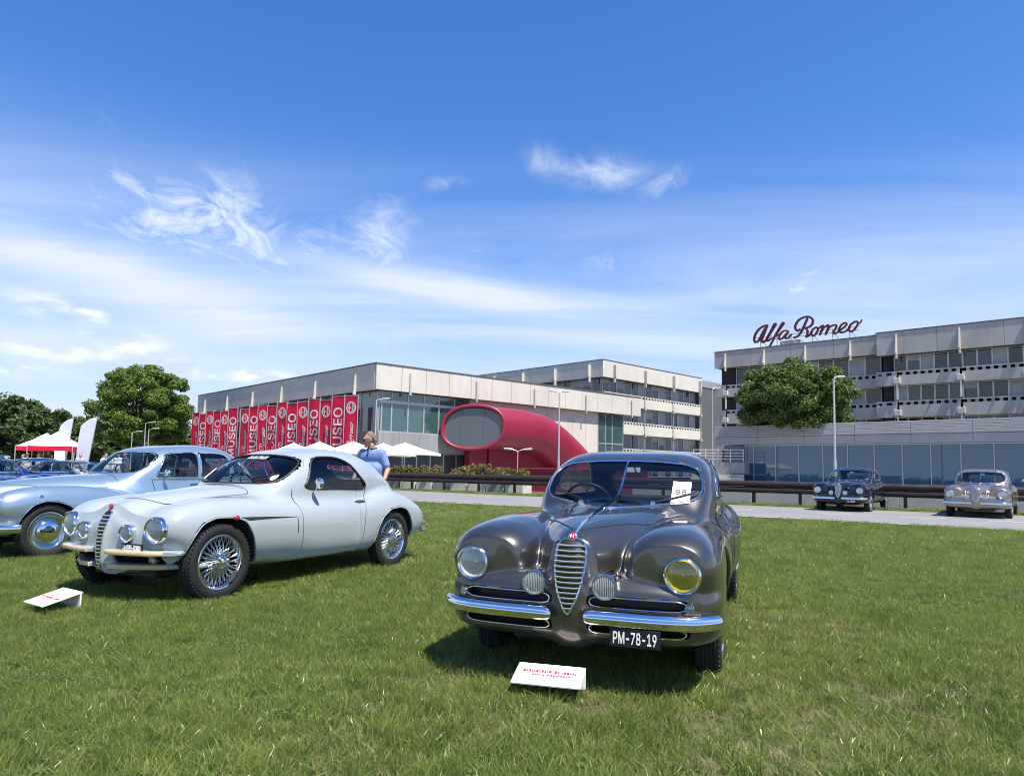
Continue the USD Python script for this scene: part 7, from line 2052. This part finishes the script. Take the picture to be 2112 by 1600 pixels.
    if collar:
        pts = [th(hc + P(.0, 0, 0))]
        ring = [P(.075 * math.sin(a), -.068 * math.cos(a) + .015, 1.545 - .035 * (1 + math.cos(a)) / 2 * .6) for a in np.linspace(.25, 2 * np.pi - .25, 20)]
        obj('collar', tube(ring, .013, 6), M[collar], t, smooth=True)
        obj('placket', tube([P(.0, -.094, 1.50), P(0, -.112, 1.40)], .012, 6), M[collar], t)
    if watch:
        e, w = [P(*q) for q in arms[1]]
        d = (w - e) / np.linalg.norm(w - e)
        a = np.cross(d, [0, 1, 0]); a /= np.linalg.norm(a); b = np.cross(d, a)
        obj('wristwatch', tube([w - d * .01 + (a * math.cos(q) + b * math.sin(q)) * .033 for q in np.linspace(0, 2 * np.pi, 16, endpoint=False)], .010, 6, closed=True), M['black_trim'], t)
    return t
person('man in a blue polo shirt and dark sunglasses standing behind the pale coupe', (-2.27, 11.15, 0), math.radians(-24), 1.80, 'polo_blue', 'jeans', 'grey_hair', 'skin_tan', True, math.radians(-48), .22,
       {1: ((.285, .05, 1.20), (.335, -.12, 1.02)), -1: ((-.26, .0, 1.19), (-.24, -.16, .98))}, glasses=True, collar='navy_cloth', watch=True)
FAR = 'people standing around the tent and cars far left'
for i, (px, D_, H_, tp, lg, hr_, sk, sl, ht, ang, lab) in enumerate([
        (222, 40, 1.76, 'white_shirt', 'jeans', 'dark_hair', 'skin_tan', 'short', None, .6, 'person in white shirt, leftmost of the group beside the large feather flag'),
        (234, 41, 1.70, 'white_shirt', 'navy_cloth', 'dark_hair', 'skin', 'short', None, -.8, 'dark-haired person in white shirt, second of the group right of the flags'),
        (248, 39.5, 1.82, 'white_shirt', 'beige_cloth', 'grey_hair', 'skin', 'long', None, .2, 'tall grey-haired person in white, third of the group right of the flags'),
        (262, 39, 1.82, 'grey_suit', 'grey_suit', 'grey_hair', 'skin_tan', 'long', None, -.5, 'person in dark grey suit nearest the ice blue saloon windscreen'),
        (216, 45, 1.72, 'red_cloth', 'jeans', 'dark_hair', 'skin', 'short', None, 2.5, 'person in red top half hidden behind the white-shirted group'),
        (170, 38, 1.74, 'lilac_cloth', 'navy_cloth', 'grey_hair', 'skin', 'short', None, .4, 'person in lilac top left of the large feather flag'),
        (128, 46, 1.76, 'navy_cloth', 'jeans', 'grey_hair', 'skin', 'long', None, .3, 'person in navy standing under the right half of the tent'),
        (110, 47, 1.70, 'red_cloth', 'navy_cloth', 'dark_hair', 'skin', 'short', None, 1.0, 'person in red under the middle of the tent'),
        (84, 44, 1.76, 'white_shirt', 'jeans', 'grey_hair', 'skin', 'short', None, -.4, 'person in white shirt under the left half of the tent'),
        (60, 43, 1.72, 'white_shirt', 'beige_cloth', 'dark_hair', 'skin_tan', 'short', 'red_cloth', .9, 'person in white with red hat left of the tent legs'),
        (52, 44, 1.68, 'lilac_cloth', 'jeans', 'grey_hair', 'skin', 'short', None, -.9, 'person in lilac beside the white van')]):
    person(lab, ((px - 1056) / FPX * D_, D_, 0), ang, H_, tp, lg, hr_, sk, False, 0, 0, sleeve=sl, hat=ht, group=FAR)
